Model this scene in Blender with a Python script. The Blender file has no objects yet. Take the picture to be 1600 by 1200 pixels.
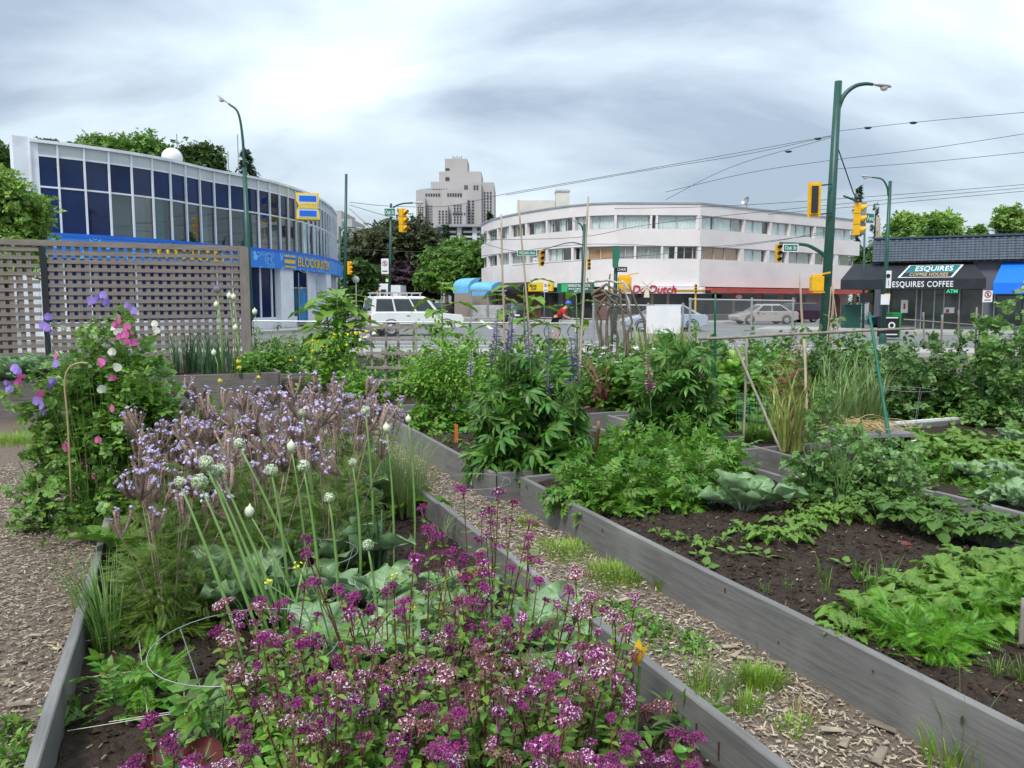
import bpy, bmesh, math, random
import numpy as np
from mathutils import Vector, Matrix
R = math.radians
rng = np.random.default_rng(11)
random.seed(11)
SC = bpy.context.scene
COL = SC.collection

# ------------------------------------------------------------ camera
F, EYE, HOR = 1256.0, 1.65, 470.0
PIT = math.atan((600 - HOR) / F); CP, SP = math.cos(PIT), math.sin(PIT)
cam = bpy.data.cameras.new('camera'); camo = bpy.data.objects.new('camera', cam); COL.objects.link(camo)
camo.location = (0, 0, EYE); camo.rotation_euler = (R(90) - PIT, 0, 0)
cam.sensor_width = 36; cam.lens = 36 * F / 1600; cam.clip_end = 6000; cam.clip_start = 0.05
SC.camera = camo
# ------------------------------------------------------------ sky, sun, exposure
SUN_EL, SUN_AZ = 52, 205
w = bpy.data.worlds.new('World'); SC.world = w; w.use_nodes = True
nt = w.node_tree; nt.nodes.clear(); N = nt.nodes.new; L = nt.links.new
out = N('ShaderNodeOutputWorld'); bg = N('ShaderNodeBackground'); L(bg.outputs[0], out.inputs[0])
sky = N('ShaderNodeTexSky'); sky.sky_type = 'NISHITA'; sky.sun_disc = False
sky.sun_elevation = R(SUN_EL); sky.sun_rotation = R(SUN_AZ)
tc = N('ShaderNodeTexCoord'); sep = N('ShaderNodeSeparateXYZ'); L(tc.outputs['Generated'], sep.inputs[0])
def wm(op, a, b=None):
    n = N('ShaderNodeMath'); n.operation = op
    for i, q in enumerate((a, b)):
        if q is None: continue
        if isinstance(q, (int, float)): n.inputs[i].default_value = q
        else: L(q, n.inputs[i])
    return n.outputs[0]
zc = wm('ADD', wm('MAXIMUM', sep.outputs[2], 0.0), 0.42)
px = wm('DIVIDE', sep.outputs[0], zc); py = wm('DIVIDE', sep.outputs[1], zc)
cmb = N('ShaderNodeCombineXYZ'); L(px, cmb.inputs[0]); L(py, cmb.inputs[1])
CLOUD_OFF = (30.606, 8.66, 0.0)
mp = N('ShaderNodeMapping'); mp.inputs['Location'].default_value = CLOUD_OFF; mp.inputs['Scale'].default_value = (0.8, 1.5, 1)
L(cmb.outputs[0], mp.inputs[0])
n1 = N('ShaderNodeTexNoise'); n1.inputs['Scale'].default_value = 1.5; n1.inputs['Detail'].default_value = 8; n1.inputs['Roughness'].default_value = 0.5; n1.inputs['Distortion'].default_value = 0.35
L(mp.outputs[0], n1.inputs['Vector'])
rp = N('ShaderNodeValToRGB'); L(n1.outputs[0], rp.inputs[0])
e = rp.color_ramp.elements; e[0].position = 0.41; e[0].color = (0.215, 0.26, 0.315, 1); e[1].position = 0.65; e[1].color = (0.515, 0.575, 0.605, 1)
m_ = e.new(0.52); m_.color = (0.36, 0.415, 0.46, 1)
hs = N('ShaderNodeMixRGB'); hs.blend_type = 'MIX'; hs.inputs[0].default_value = 0.86
mul = N('ShaderNodeMixRGB'); mul.blend_type = 'MULTIPLY'; mul.inputs[0].default_value = 1; zf = wm('MULTIPLY', wm('ADD', wm('MULTIPLY', wm('MAXIMUM', sep.outputs[2], 0.0), 1.15), 0.80), 10.0)   # overcast sky: brighter towards the zenith
cz = N('ShaderNodeCombineXYZ')
for k_ in range(3): L(zf, cz.inputs[k_])
L(cz.outputs[0], mul.inputs[2])
L(rp.outputs[0], mul.inputs[1]); L(sky.outputs[0], hs.inputs[1]); L(mul.outputs[0], hs.inputs[2])
L(hs.outputs[0], bg.inputs[0]); bg.inputs[1].default_value = 0.1
sl = bpy.data.lights.new('sun', 'SUN'); sl.energy = 1.5; sl.angle = R(14); sl.color = (1, 0.96, 0.9)
so = bpy.data.objects.new('sun', sl); COL.objects.link(so); so.location = (0, 0, 50)
az = R(SUN_AZ)
sdir = Vector((math.sin(az) * math.cos(R(SUN_EL)), math.cos(az) * math.cos(R(SUN_EL)), math.sin(R(SUN_EL))))
so.rotation_euler = sdir.to_track_quat('Z', 'Y').to_euler()
SC.view_settings.view_transform = 'Standard'; SC.view_settings.look = 'None'
SC.view_settings.exposure = 1.0; SC.view_settings.gamma = 1; SC.view_settings.use_curve_mapping = False

# ------------------------------------------------------------ helpers: pixel of the photo -> place in the world
def _d(u, v):
    t = (600 - v) / F
    return np.array([(u - 800) / F, CP + t * SP, -SP + t * CP])
def G(u, v, z=0.0):
    d = _d(u, v); k = (z - EYE) / d[2]; return np.array([d[0] * k, d[1] * k, z])
def D(u, v, y):
    d = _d(u, v); k = y / d[1]; return np.array([d[0] * k, y, EYE + d[2] * k])
# ------------------------------------------------------------ materials
MATS = {}
def mat(name, col, rough=0.8, var=0.18, scale=6.0, bump=0.0, metal=0.0, spec=0.4, trans=0.0, island=0.0, hue=0.0, stretch=None, detail=4, bscale=None, bdist=0.01, col2=None, coat=0.0, dirt=None):
    if name in MATS: return MATS[name]
    m = bpy.data.materials.new(name); m.use_nodes = True; MATS[name] = m
    t = m.node_tree; t.nodes.clear(); N = t.nodes.new; L = t.links.new
    o = N('ShaderNodeOutputMaterial'); b = N('ShaderNodeBsdfPrincipled')
    b.inputs['Roughness'].default_value = rough; b.inputs['Metallic'].default_value = metal
    b.inputs['Specular IOR Level'].default_value = spec; b.inputs['Coat Weight'].default_value = coat
    tc = N('ShaderNodeTexCoord'); mp = N('ShaderNodeMapping'); L(tc.outputs['Object'], mp.inputs[0])
    if stretch: mp.inputs['Scale'].default_value = stretch
    n = N('ShaderNodeTexNoise'); n.inputs['Scale'].default_value = scale; n.inputs['Detail'].default_value = detail; n.inputs['Roughness'].default_value = 0.65
    L(mp.outputs[0], n.inputs['Vector'])
    r = N('ShaderNodeValToRGB'); L(n.outputs[0], r.inputs[0])
    c1 = [max(0, c * (1 - var)) for c in col]; c2 = [min(1, c * (1 + var)) for c in col] if col2 is None else col2
    r.color_ramp.elements[0].position = 0.32; r.color_ramp.elements[0].color = (*c1, 1)
    r.color_ramp.elements[1].position = 0.68; r.color_ramp.elements[1].color = (*c2, 1)
    cs = r.outputs[0]
    if dirt:
        n3 = N('ShaderNodeTexNoise'); n3.inputs['Scale'].default_value = dirt[1]; n3.inputs['Detail'].default_value = 6
        L(tc.outputs['Object'], n3.inputs['Vector'])
        rr = N('ShaderNodeValToRGB'); L(n3.outputs[0], rr.inputs[0]); rr.color_ramp.elements[0].position = 0.5; rr.color_ramp.elements[1].position = 0.72
        rr.color_ramp.elements[1].color = (dirt[2],) * 3 + (1,)
        rr.color_ramp.elements[0].color = (0, 0, 0, 1)
        mx = N('ShaderNodeMixRGB'); L(rr.outputs[0], mx.inputs[0]); L(cs, mx.inputs[1]); mx.inputs[2].default_value = (*dirt[0], 1); cs = mx.outputs[0]
    if island or hue:
        g = N('ShaderNodeNewGeometry'); h = N('ShaderNodeHueSaturation')
        a = N('ShaderNodeMapRange'); L(g.outputs['Random Per Island'], a.inputs[0]); a.inputs[3].default_value = 1 - island; a.inputs[4].default_value = 1 + island
        oi = N('ShaderNodeObjectInfo'); ao = N('ShaderNodeMapRange'); L(oi.outputs['Random'], ao.inputs[0]); ao.inputs[3].default_value = 1 - island * .6; ao.inputs[4].default_value = 1 + island * .6
        mo = N('ShaderNodeMath'); mo.operation = 'MULTIPLY'; L(a.outputs[0], mo.inputs[0]); L(ao.outputs[0], mo.inputs[1]); L(mo.outputs[0], h.inputs['Value'])
        if hue:
            w1 = N('ShaderNodeMath'); w1.operation = 'MULTIPLY'; L(g.outputs['Random Per Island'], w1.inputs[0]); w1.inputs[1].default_value = 7.31
            w2 = N('ShaderNodeMath'); w2.operation = 'FRACT'; L(w1.outputs[0], w2.inputs[0])
            a2 = N('ShaderNodeMapRange'); L(w2.outputs[0], a2.inputs[0]); a2.inputs[3].default_value = 0.5 - hue; a2.inputs[4].default_value = 0.5 + hue
            L(a2.outputs[0], h.inputs['Hue'])
        L(cs, h.inputs['Color']); cs = h.outputs[0]
    L(cs, b.inputs['Base Color'])
    if bump:
        n2 = N('ShaderNodeTexNoise'); n2.inputs['Scale'].default_value = bscale or scale * 3; n2.inputs['Detail'].default_value = 5
        L(mp.outputs[0], n2.inputs['Vector'])
        bp = N('ShaderNodeBump'); bp.inputs['Strength'].default_value = bump; bp.inputs['Distance'].default_value = bdist
        L(n2.outputs[0], bp.inputs['Height']); L(bp.outputs[0], b.inputs['Normal'])
    if trans:
        tr = N('ShaderNodeBsdfTranslucent'); L(cs, tr.inputs[0]); mx = N('ShaderNodeMixShader'); mx.inputs[0].default_value = trans
        L(b.outputs[0], mx.inputs[1]); L(tr.outputs[0], mx.inputs[2]); L(mx.outputs[0], o.inputs[0])
    else: L(b.outputs[0], o.inputs[0])
    return m
def glassmat(name, tint=(0.8, 0.9, 0.95), refl=0.2, rough=0.02):
    if name in MATS: return MATS[name]
    m = bpy.data.materials.new(name); m.use_nodes = True; MATS[name] = m
    t = m.node_tree; t.nodes.clear(); N = t.nodes.new; L = t.links.new
    o = N('ShaderNodeOutputMaterial'); g = N('ShaderNodeBsdfGlossy'); g.inputs['Roughness'].default_value = rough
    tr = N('ShaderNodeBsdfTransparent'); tr.inputs[0].default_value = (*tint, 1); mx = N('ShaderNodeMixShader')
    lw = N('ShaderNodeLayerWeight'); lw.inputs[0].default_value = 0.3; mr = N('ShaderNodeMapRange'); L(lw.outputs[1], mr.inputs[0]); mr.inputs[3].default_value = refl; mr.inputs[4].default_value = min(1, refl + 0.15)
    L(mr.outputs[0], mx.inputs[0]); L(tr.outputs[0], mx.inputs[1]); L(g.outputs[0], mx.inputs[2]); L(mx.outputs[0], o.inputs[0])
    return m
def leafmat(name, col, island=0.3, hue=0.025, trans=0.3, rough=0.42, spec=0.5, var=0.25, scale=9):
    if col[1] > col[0] * 1.25: col = (col[0] * 1.3, col[1] * 1.12, col[2] * .85)
    return mat(name, col, rough=rough, var=var, scale=scale, trans=trans, island=island, hue=hue, spec=spec)
def emis(name, col, s):
    if name in MATS: return MATS[name]
    m = bpy.data.materials.new(name); m.use_nodes = True; MATS[name] = m
    b = m.node_tree.nodes['Principled BSDF']; b.inputs['Base Color'].default_value = (*col, 1); b.inputs['Emission Color'].default_value = (*col, 1); b.inputs['Emission Strength'].default_value = s
    return m
# ------------------------------------------------------------ mesh builder
def nrm(a):
    a = np.asarray(a, float); return a / np.maximum(np.linalg.norm(a, axis=-1, keepdims=True), 1e-9)
class MB:
    def __init__(s): s.V = []; s.Fc = []; s.n = 0; s.mi = []
    def add(s, V, Fl, mi=0):
        V = np.asarray(V, float).reshape(-1, 3)
        if isinstance(Fl, np.ndarray): groups = [Fl]
        else:
            d = {}
            for f in Fl: d.setdefault(len(f), []).append(f)
            groups = [np.array(x, int) for x in d.values()]
        for g in groups: s.Fc.append(g + s.n); s.mi.append(mi)
        s.V.append(V); s.n += len(V); return s
    def box(s, c, sz, X=(1, 0, 0), Z=(0, 0, 1), mi=0, taper=1.0):
        X = nrm(X); Z = nrm(Z); Y = np.cross(Z, X); h = np.array(sz, float) / 2; c = np.asarray(c, float)
        P = []
        for k in (-1, 1):
            q = taper if k > 0 else 1
            for (i, j) in ((-1, -1), (1, -1), (1, 1), (-1, 1)): P.append(c + X * i * h[0] * q + Y * j * h[1] * q + Z * k * h[2])
        return s.add(P, [(3, 2, 1, 0), (4, 5, 6, 7), (0, 1, 5, 4), (1, 2, 6, 5), (2, 3, 7, 6), (3, 0, 4, 7)], mi)
    def bb(s, x0, x1, y0, y1, z0, z1, mi=0):
        return s.box(((x0 + x1) / 2, (y0 + y1) / 2, (z0 + z1) / 2), (x1 - x0, y1 - y0, z1 - z0), mi=mi)
    def beam(s, a, b, w, h, up=(0, 0, 1), mi=0):
        a = np.asarray(a, float); b = np.asarray(b, float); X = nrm(b - a); U = np.asarray(up, float)
        Y = nrm(np.cross(U, X)); Z = np.cross(X, Y)
        return s.box((a + b) / 2, (np.linalg.norm(b - a), w, h), X, Z, mi)
    def tube(s, P, r, n=6, cap=True, mi=0):
        P = np.asarray(P, float); m = len(P); r = np.broadcast_to(np.asarray(r, float), (m,))
        T = np.gradient(P, axis=0); T = nrm(T)
        ref = np.array([0, 0, 1.0]) if abs(T[0][2]) < 0.9 else np.array([0, 1.0, 0])
        A = nrm(np.cross(T, ref)); B = np.cross(T, A)
        an = np.linspace(0, 2 * np.pi, n, endpoint=False)
        V = P[:, None, :] + r[:, None, None] * (np.cos(an)[None, :, None] * A[:, None, :] + np.sin(an)[None, :, None] * B[:, None, :])
        i = np.arange(m - 1)[:, None] * n; j = np.arange(n)[None, :]; j2 = (j + 1) % n
        Fq = np.stack([i + j, i + j2, i + n + j2, i + n + j], -1).reshape(-1, 4)
        s.add(V.reshape(-1, 3), Fq, mi)
        if cap and n > 2:
            s.Fc.append(np.array([list(range(n))[::-1]]) + s.n - m * n); s.mi.append(mi)
            s.Fc.append(np.array([list(range(n))]) + s.n - n); s.mi.append(mi)
        return s
    def lathe(s, prof, c=(0, 0, 0), axis=(0, 0, 1), n=16, mi=0):
        A = nrm(axis); ref = np.array([1.0, 0, 0]) if abs(A[0]) < 0.9 else np.array([0, 1.0, 0])
        U = nrm(np.cross(A, ref)); W = np.cross(A, U); an = np.linspace(0, 2 * np.pi, n, endpoint=False)
        V = [np.asarray(c, float) + A * h + r * (math.cos(t) * U + math.sin(t) * W) for r, h in prof for t in an]
        m = len(prof); i = np.arange(m - 1)[:, None] * n; j = np.arange(n)[None, :]; j2 = (j + 1) % n
        Fq = np.stack([i + j, i + j2, i + n + j2, i + n + j], -1).reshape(-1, 4)
        return s.add(V, Fq, mi)
    def disc(s, c, r, axis=(0, 0, 1), n=20, mi=0, r2=None):
        A = nrm(axis); ref = np.array([1.0, 0, 0]) if abs(A[0]) < 0.9 else np.array([0, 1.0, 0])
        U = nrm(np.cross(A, ref)); W = np.cross(A, U); an = np.linspace(0, 2 * np.pi, n, endpoint=False); r2 = r2 or r
        return s.add([np.asarray(c, float) + r * math.cos(t) * U + r2 * math.sin(t) * W for t in an], [tuple(range(n))], mi)
    def prism(s, pts, z0, z1, mi=0):
        n = len(pts); V = [(*p, z0) for p in pts] + [(*p, z1) for p in pts]
        return s.add(V, [tuple(range(n))[::-1], tuple(range(n, 2 * n))] + [(i, (i + 1) % n, n + (i + 1) % n, n + i) for i in range(n)], mi)
    def inst(s, T, P, Dr, U, S, mi=0):
        """copies of template T=(V,F): +Y along Dr, +Z towards U, scaled S, at P"""
        Vt, Ft = T; P = np.asarray(P, float); N_ = len(P)
        if N_ == 0: return s
        Dr = nrm(Dr); U = np.asarray(U, float); X = nrm(np.cross(Dr, U)); Z = np.cross(X, Dr)
        M = np.stack([X, Dr, Z], 1)
        S = np.broadcast_to(np.asarray(S, float), (N_,))
        V = np.einsum('vk,nkj->nvj', Vt, M) * S[:, None, None] + P[:, None, :]
        off = (np.arange(N_) * len(Vt))[:, None, None]
        for Fg in Ft: s.Fc.append((Fg[None] + off).reshape(-1, Fg.shape[1]) + s.n); s.mi.append(mi)
        s.V.append(V.reshape(-1, 3)); s.n += N_ * len(Vt); return s
    def mesh(s, name, mats, smooth=False):
        me = bpy.data.meshes.new(name)
        V = np.concatenate(s.V) if s.V else np.zeros((0, 3)); me.vertices.add(len(V)); me.vertices.foreach_set('co', V.ravel())
        lv = np.concatenate([f.ravel() for f in s.Fc]); tot = np.concatenate([np.full(len(f), f.shape[1]) for f in s.Fc])
        st = np.concatenate([[0], np.cumsum(tot)[:-1]]); mi = np.concatenate([np.full(len(f), m) for f, m in zip(s.Fc, s.mi)])
        me.loops.add(len(lv)); me.loops.foreach_set('vertex_index', lv.astype(np.int32))
        me.polygons.add(len(tot)); me.polygons.foreach_set('loop_start', st.astype(np.int32)); me.polygons.foreach_set('loop_total', tot.astype(np.int32))
        me.polygons.foreach_set('material_index', mi.astype(np.int32))
        me.polygons.foreach_set('use_smooth', np.full(len(tot), bool(smooth)))
        for m in (mats if isinstance(mats, (list, tuple)) else [mats]): me.materials.append(m)
        me.update(calc_edges=True); me.validate(); return me
    def build(s, name, mats, parent=None, smooth=False, kind=None, label=None, cat=None, group=None):
        return link(name, s.mesh(name, mats, smooth), parent, kind, label, cat, group)
def tag(o, label=None, cat=None, group=None, kind=None):
    if label: o['label'] = label
    if cat: o['category'] = cat
    if group: o['group'] = group
    if kind: o['kind'] = kind
    return o
def link(name, me, parent=None, kind=None, label=None, cat=None, group=None, M=None):
    """M: matrix in the parent's space; without it the mesh is in world space"""
    o = bpy.data.objects.new(name, me); COL.objects.link(o)
    if parent is not None:
        o.parent = parent
        if M is None: o.matrix_parent_inverse = wmat(parent).inverted()
    if M is not None: o.matrix_basis = M
    return tag(o, label, cat, group, kind)
def wmat(o):
    if o.parent is None: return o.matrix_basis.copy()
    return wmat(o.parent) @ o.matrix_parent_inverse @ o.matrix_basis
def thing(name, label, cat, loc=(0, 0, 0), rz=0.0, group=None):
    o = bpy.data.objects.new(name, None); COL.objects.link(o); o.empty_display_size = 0.1
    o.matrix_basis = Matrix.Translation(Vector([float(q) for q in loc])) @ Matrix.Rotation(rz, 4, 'Z')
    return tag(o, label, cat, group)
def loc_build(mb, name, mats, parent, smooth=False, kind=None, label=None):
    """mesh already in the parent's local space"""
    return link(name, mb.mesh(name, mats, smooth), parent, kind, label, M=Matrix.Identity(4))
def TRS(loc, rz=0, rx=0, ry=0, s=1.0):
    return Matrix.Translation(Vector([float(q) for q in loc])) @ Matrix.Rotation(rz, 4, 'Z') @ Matrix.Rotation(ry, 4, 'Y') @ Matrix.Rotation(rx, 4, 'X') @ Matrix.Scale(s, 4)
_tc = {}
def textVF(s, size=1.0, ext=0.01, off=0.0, shear=0.0, spacing=1.0, align='CENTER', xs=1.0):
    k = (s, size, ext, off, shear, spacing, align)
    if k not in _tc:
        c = bpy.data.curves.new('t', 'FONT'); c.body = s; c.size = size; c.extrude = ext; c.offset = off; c.shear = shear; c.space_character = spacing
        c.align_x = align; c.align_y = 'CENTER'; c.resolution_u = 3
        o = bpy.data.objects.new('t', c); COL.objects.link(o); bpy.context.view_layer.update()
        me = bpy.data.meshes.new_from_object(o.evaluated_get(bpy.context.evaluated_depsgraph_get()))
        V = np.array([v.co[:] for v in me.vertices]); Fl = [tuple(p.vertices) for p in me.polygons]
        bpy.data.objects.remove(o); bpy.data.curves.remove(c); bpy.data.meshes.remove(me); _tc[k] = (V, Fl)
    V, Fl = _tc[k]; V = V.copy(); V[:, 0] *= xs; return V, Fl
def put(V, o, X, Y=(0, 0, 1)):
    X = nrm(X); Y = nrm(Y); Z = np.cross(X, Y); return np.asarray(o, float) + V[:, :1] * X + V[:, 1:2] * Y + V[:, 2:3] * Z
# poly line walls -------------------------------------------------------
def offp(pts, o):
    P = np.asarray(pts, float); d = nrm(P[1:] - P[:-1]); n = np.stack([d[:, 1], -d[:, 0]], 1)
    m = np.vstack([n[:1], nrm(n[1:] + n[:-1]), n[-1:]])
    k = np.concatenate([[1], 1 / np.maximum(0.3, (nrm(n[1:] + n[:-1]) * n[1:]).sum(1)), [1]])
    return P + m * (o * k)[:, None]
def band(mb, pts, z0, z1, o0, o1, mi=0):
    a = offp(pts, o0); b = offp(pts, o1); n = len(pts)
    z0 = np.broadcast_to(z0, (n,)); z1 = np.broadcast_to(z1, (n,))
    V = [(*a[i], z0[i]) for i in range(n)] + [(*b[i], z0[i]) for i in range(n)] + [(*b[i], z1[i]) for i in range(n)] + [(*a[i], z1[i]) for i in range(n)]
    Fl = []
    for i in range(n - 1):
        for k in range(4):
            p, q = k * n, ((k + 1) % 4) * n; Fl.append((p + i, p + i + 1, q + i + 1, q + i))
    Fl += [(0, n, 2 * n, 3 * n), (n - 1, 4 * n - 1, 3 * n - 1, 2 * n - 1)]
    return mb.add(V, Fl, mi)
def arcs(pts):
    P = np.asarray(pts, float); s = np.concatenate([[0], np.cumsum(np.linalg.norm(P[1:] - P[:-1], axis=1))]); return P, s
def along(pts, s, o=0.0):
    P, S = arcs(pts); s = min(max(s, 0), S[-1] - 1e-6); i = int(np.searchsorted(S, s, 'right') - 1); d = nrm(P[i + 1] - P[i]); n = np.array([d[1], -d[0]])
    return P[i] + d * (s - S[i]) + n * o, d
def spline(pts, n):
    P = np.asarray(pts, float); Q = np.vstack([2 * P[0] - P[1], P, 2 * P[-1] - P[-2]]); out = []
    for t in np.linspace(0, len(P) - 1, n):
        i = min(int(t), len(P) - 2); f = t - i; a, b, c, d = Q[i:i + 4]
        out.append(0.5 * ((2 * b) + (-a + c) * f + (2 * a - 5 * b + 4 * c - d) * f * f + (-a + 3 * b - 3 * c + d) * f ** 3))
    return np.array(out)
def hitu(u, pts, v=380):
    """arc length on a plan line seen at photo column u"""
    d = _d(u, v); k = d[0] / d[1]; P, S = arcs(pts); best = None
    for i in range(len(P) - 1):
        a, b = P[i], P[i + 1]; den = (b[0] - a[0]) - k * (b[1] - a[1])
        if abs(den) < 1e-9: continue
        t = (k * a[1] - a[0]) / den
        if -1e-6 <= t <= 1 + 1e-6: best = S[i] + t * (S[i + 1] - S[i]) if best is None else best
    if best is None: best = 0.02 if abs(P[0][0] / P[0][1] - k) < abs(P[-1][0] / P[-1][1] - k) else S[-1] - 0.02
    return best
# ============================================================ SETTING
m_earth = mat('earth', (0.11, 0.08, 0.058), 0.95, 0.3, 38, bump=0.9, bscale=90, island=0, col2=(0.21, 0.165, 0.13), dirt=((0.10, 0.075, 0.05), 0.9, 0.7))
m_asph = mat('asphalt', (0.16, 0.165, 0.165), 0.85, 0.1, 0.7, bump=0.15, bscale=90, col2=(0.2, 0.205, 0.2), dirt=((0.13, 0.13, 0.13), 0.25, 0.5))
m_conc = mat('concrete', (0.36, 0.35, 0.33), 0.85, 0.12, 2.2, bump=0.15, dirt=((0.2, 0.2, 0.19), 0.6, 0.6))
m_white = mat('white_paint', (0.72, 0.73, 0.75), 0.6, 0.06, 1.5)
m_green = mat('pole_green', (0.012, 0.075, 0.055), 0.42, 0.2, 3, spec=0.5)
m_yel = mat('signal_yellow', (0.72, 0.40, 0.01), 0.45, 0.1, 6)
m_dark = mat('dark_metal', (0.02, 0.021, 0.023), 0.5, 0.2, 6)
m_grey = mat('grey_metal', (0.32, 0.33, 0.34), 0.4, 0.12, 5, metal=0.6)
m_wire = mat('wire', (0.05, 0.055, 0.06), 0.6, 0.1, 4)
m_black = mat('black', (0.012, 0.012, 0.013), 0.6, 0.2, 5)
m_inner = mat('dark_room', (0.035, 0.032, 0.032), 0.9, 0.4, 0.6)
g = MB(); g.add([(-1500, -20, 0), (1500, -20, 0), (1500, 3000, 0), (-1500, 3000, 0)], [(0, 1, 2, 3)])
g.build('ground', m_earth, kind='structure')
g = MB(); g.add([(-400, 25.6, 0.004), (400, 25.6, 0.004), (400, 900, 0.004), (-400, 900, 0.004)], [(0, 1, 2, 3)])
g.build('road', m_asph, kind='structure')
g = MB(); g.bb(-60, 60, 23.7, 25.5, 0.0, 0.13); g.build('pavement_garden_side', m_conc, kind='structure')
g = MB(); g.bb(-60, 60, 25.5, 25.68, 0.0, 0.15); g.build('kerb', mat('kerb', (0.42, 0.41, 0.39), 0.8, 0.12, 3), kind='structure')
g = MB()   # painted lines
m_line = mat('line_paint', (0.75, 0.75, 0.73), 0.7, 0.12, 3, dirt=((0.3, 0.3, 0.3), 4, 0.6))
for a, b in (((-9, 29.5), (14, 29.5)), ((-9, 32.2), (14, 32.2)), ((-6.4, 33), (-16, 150)), ((-1.2, 47), (-8.2, 150))):
    a = np.array([*a, 0.009]); b = np.array([*b, 0.009]); d = nrm(b - a); n = np.array([-d[1], d[0], 0]) * 0.12
    g.add([a + n, a - n, b - n, b + n], [(0, 1, 2, 3)])
g.build('road_markings', m_line, kind='structure')

# ------------------------------------------------------------ VIDEO STORE: curved glass front
rf = [G(*q, 8.1)[:2] for q in ((45, 218), (150, 231), (250, 247), (330, 265), (400, 278), (450, 291), (490, 306), (515, 322), (525, 335))]
VS = spline(rf, 60)
Pp, Ss = arcs(VS); LEN = Ss[-1]
# resample at even arc lengths
NB = 30
VS = np.array([along(VS, s)[0] for s in np.linspace(0, LEN, NB * 2 + 1)]); LEN = arcs(VS)[1][-1]
store = thing('video_store', 'two storey shop with a curved blue glass front, white mullions and blue banner', 'building', (*VS[0], 0))
m_sw = mat('store_white', (0.72, 0.76, 0.81), 0.6, 0.07, 0.7, dirt=((0.45, 0.47, 0.5), 1.2, 0.4))
m_panel = mat('store_panel', (0.50, 0.55, 0.56), 0.45, 0.08, 1.2)
m_navy = mat('navy_glass', (0.004, 0.020, 0.085), 0.04, 0.45, 0.35, spec=0.42)
m_navy2 = mat('navy_glass_deep', (0.006, 0.018, 0.08), 0.15, 0.4, 0.5, spec=0.18)
m_gg = mat('green_room', (0.12, 0.22, 0.19), 0.6, 0.3, 0.6)
m_gcol = mat('green_column', (0.18, 0.36, 0.29), 0.6, 0.1, 1)
m_dg = glassmat('store_glass', (0.6, 0.72, 0.74), 0.12)
m_blue = mat('store_blue', (0.012, 0.13, 0.62), 0.45, 0.1, 1)
b = MB(); band(b, VS, 8.02, 8.14, -0.5, 0.10); b.build('roof_edge', m_sw, store)
b = MB(); b.prism([*map(tuple, offp(VS, -0.4)), (-31, 64), (-23.6, 45)], 7.6, 8.04); b.build('roof', m_conc, store)
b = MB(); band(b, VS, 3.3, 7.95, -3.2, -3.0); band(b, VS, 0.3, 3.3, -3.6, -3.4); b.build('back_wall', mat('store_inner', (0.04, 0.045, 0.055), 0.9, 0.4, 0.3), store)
b = MB(); band(b, VS, 4.12, 4.24, -3.0, -0.35); b.build('floor_slab', m_conc, store)
for i in range(NB):
    p, q = along(VS, LEN * i / NB)[0], along(VS, LEN * (i + 1) / NB - 1e-4)[0]; seg = [p, q]
    b = MB(); band(b, seg, 7.55, 8.01, -0.10, -0.04); b.build('cladding_panel', m_panel, store)
    b = MB(); band(b, seg, 6.32, 7.51, -0.10, -0.06); b.build('window_pane', m_navy, store)
    lowmat = m_navy if i < 3 else (m_dg)
    b = MB(); band(b, seg, 4.46, 6.25, -0.10, -0.06); b.build('window_pane', lowmat, store)
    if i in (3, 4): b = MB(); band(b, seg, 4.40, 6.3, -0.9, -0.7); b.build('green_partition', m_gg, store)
    elif i > 4 and i % 3 == 2 and i < 28:
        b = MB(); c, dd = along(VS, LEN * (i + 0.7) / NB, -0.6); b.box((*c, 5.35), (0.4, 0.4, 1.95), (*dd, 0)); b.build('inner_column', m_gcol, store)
for i in range(NB + 1):
    c, dd = along(VS, LEN * i / NB, 0.0); b = MB(); b.box((*c, 6.22), (0.06, 0.10, 3.56), (*dd, 0)); b.build('mullion', m_sw, store)
for z in (6.285, 7.53):
    b = MB(); band(b, VS, z - 0.035, z + 0.035, -0.09, -0.02); b.build('transom', m_sw, store)
b = MB(); band(b, VS, 4.27, 4.42, -0.2, 0.42); b.build('blue_ledge', m_blue, store)
# blue banner with a pale bubble print
m_ban = bpy.data.materials.new('banner_print'); m_ban.use_nodes = True
t = m_ban.node_tree; bs = t.nodes['Principled BSDF']; bs.inputs['Roughness'].default_value = 0.5
tcn = t.nodes.new('ShaderNodeTexCoord'); vo = t.nodes.new('ShaderNodeTexVoronoi'); vo.inputs['Scale'].default_value = 1.7; t.links.new(tcn.outputs['Object'], vo.inputs['Vector'])
rpn = t.nodes.new('ShaderNodeValToRGB'); t.links.new(vo.outputs['Distance'], rpn.inputs[0]); cr = rpn.color_ramp; cr.interpolation = 'CONSTANT'
cr.elements[0].position = 0; cr.elements[0].color = (0.03, 0.22, 0.72, 1); cr.elements[1].position = 0.16; cr.elements[1].color = (0.12, 0.42, 0.85, 1)
for p_, c_ in ((0.24, (0.02, 0.16, 0.60, 1)), (0.36, (0.16, 0.48, 0.86, 1)), (0.44, (0.025, 0.20, 0.70, 1))):
    q = cr.elements.new(p_); q.color = c_
t.links.new(rpn.outputs[0], bs.inputs['Base Color'])
b = MB(); band(b, VS, 3.40, 4.27, -0.3, 0.40); ban = b.build('banner', m_ban, store)
m_ylet = mat('yellow_letters', (0.80, 0.55, 0.02), 0.5, 0.06, 2)
m_nvl = mat('navy_letters', (0.01, 0.03, 0.15), 0.5, 0.1, 2)
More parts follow.
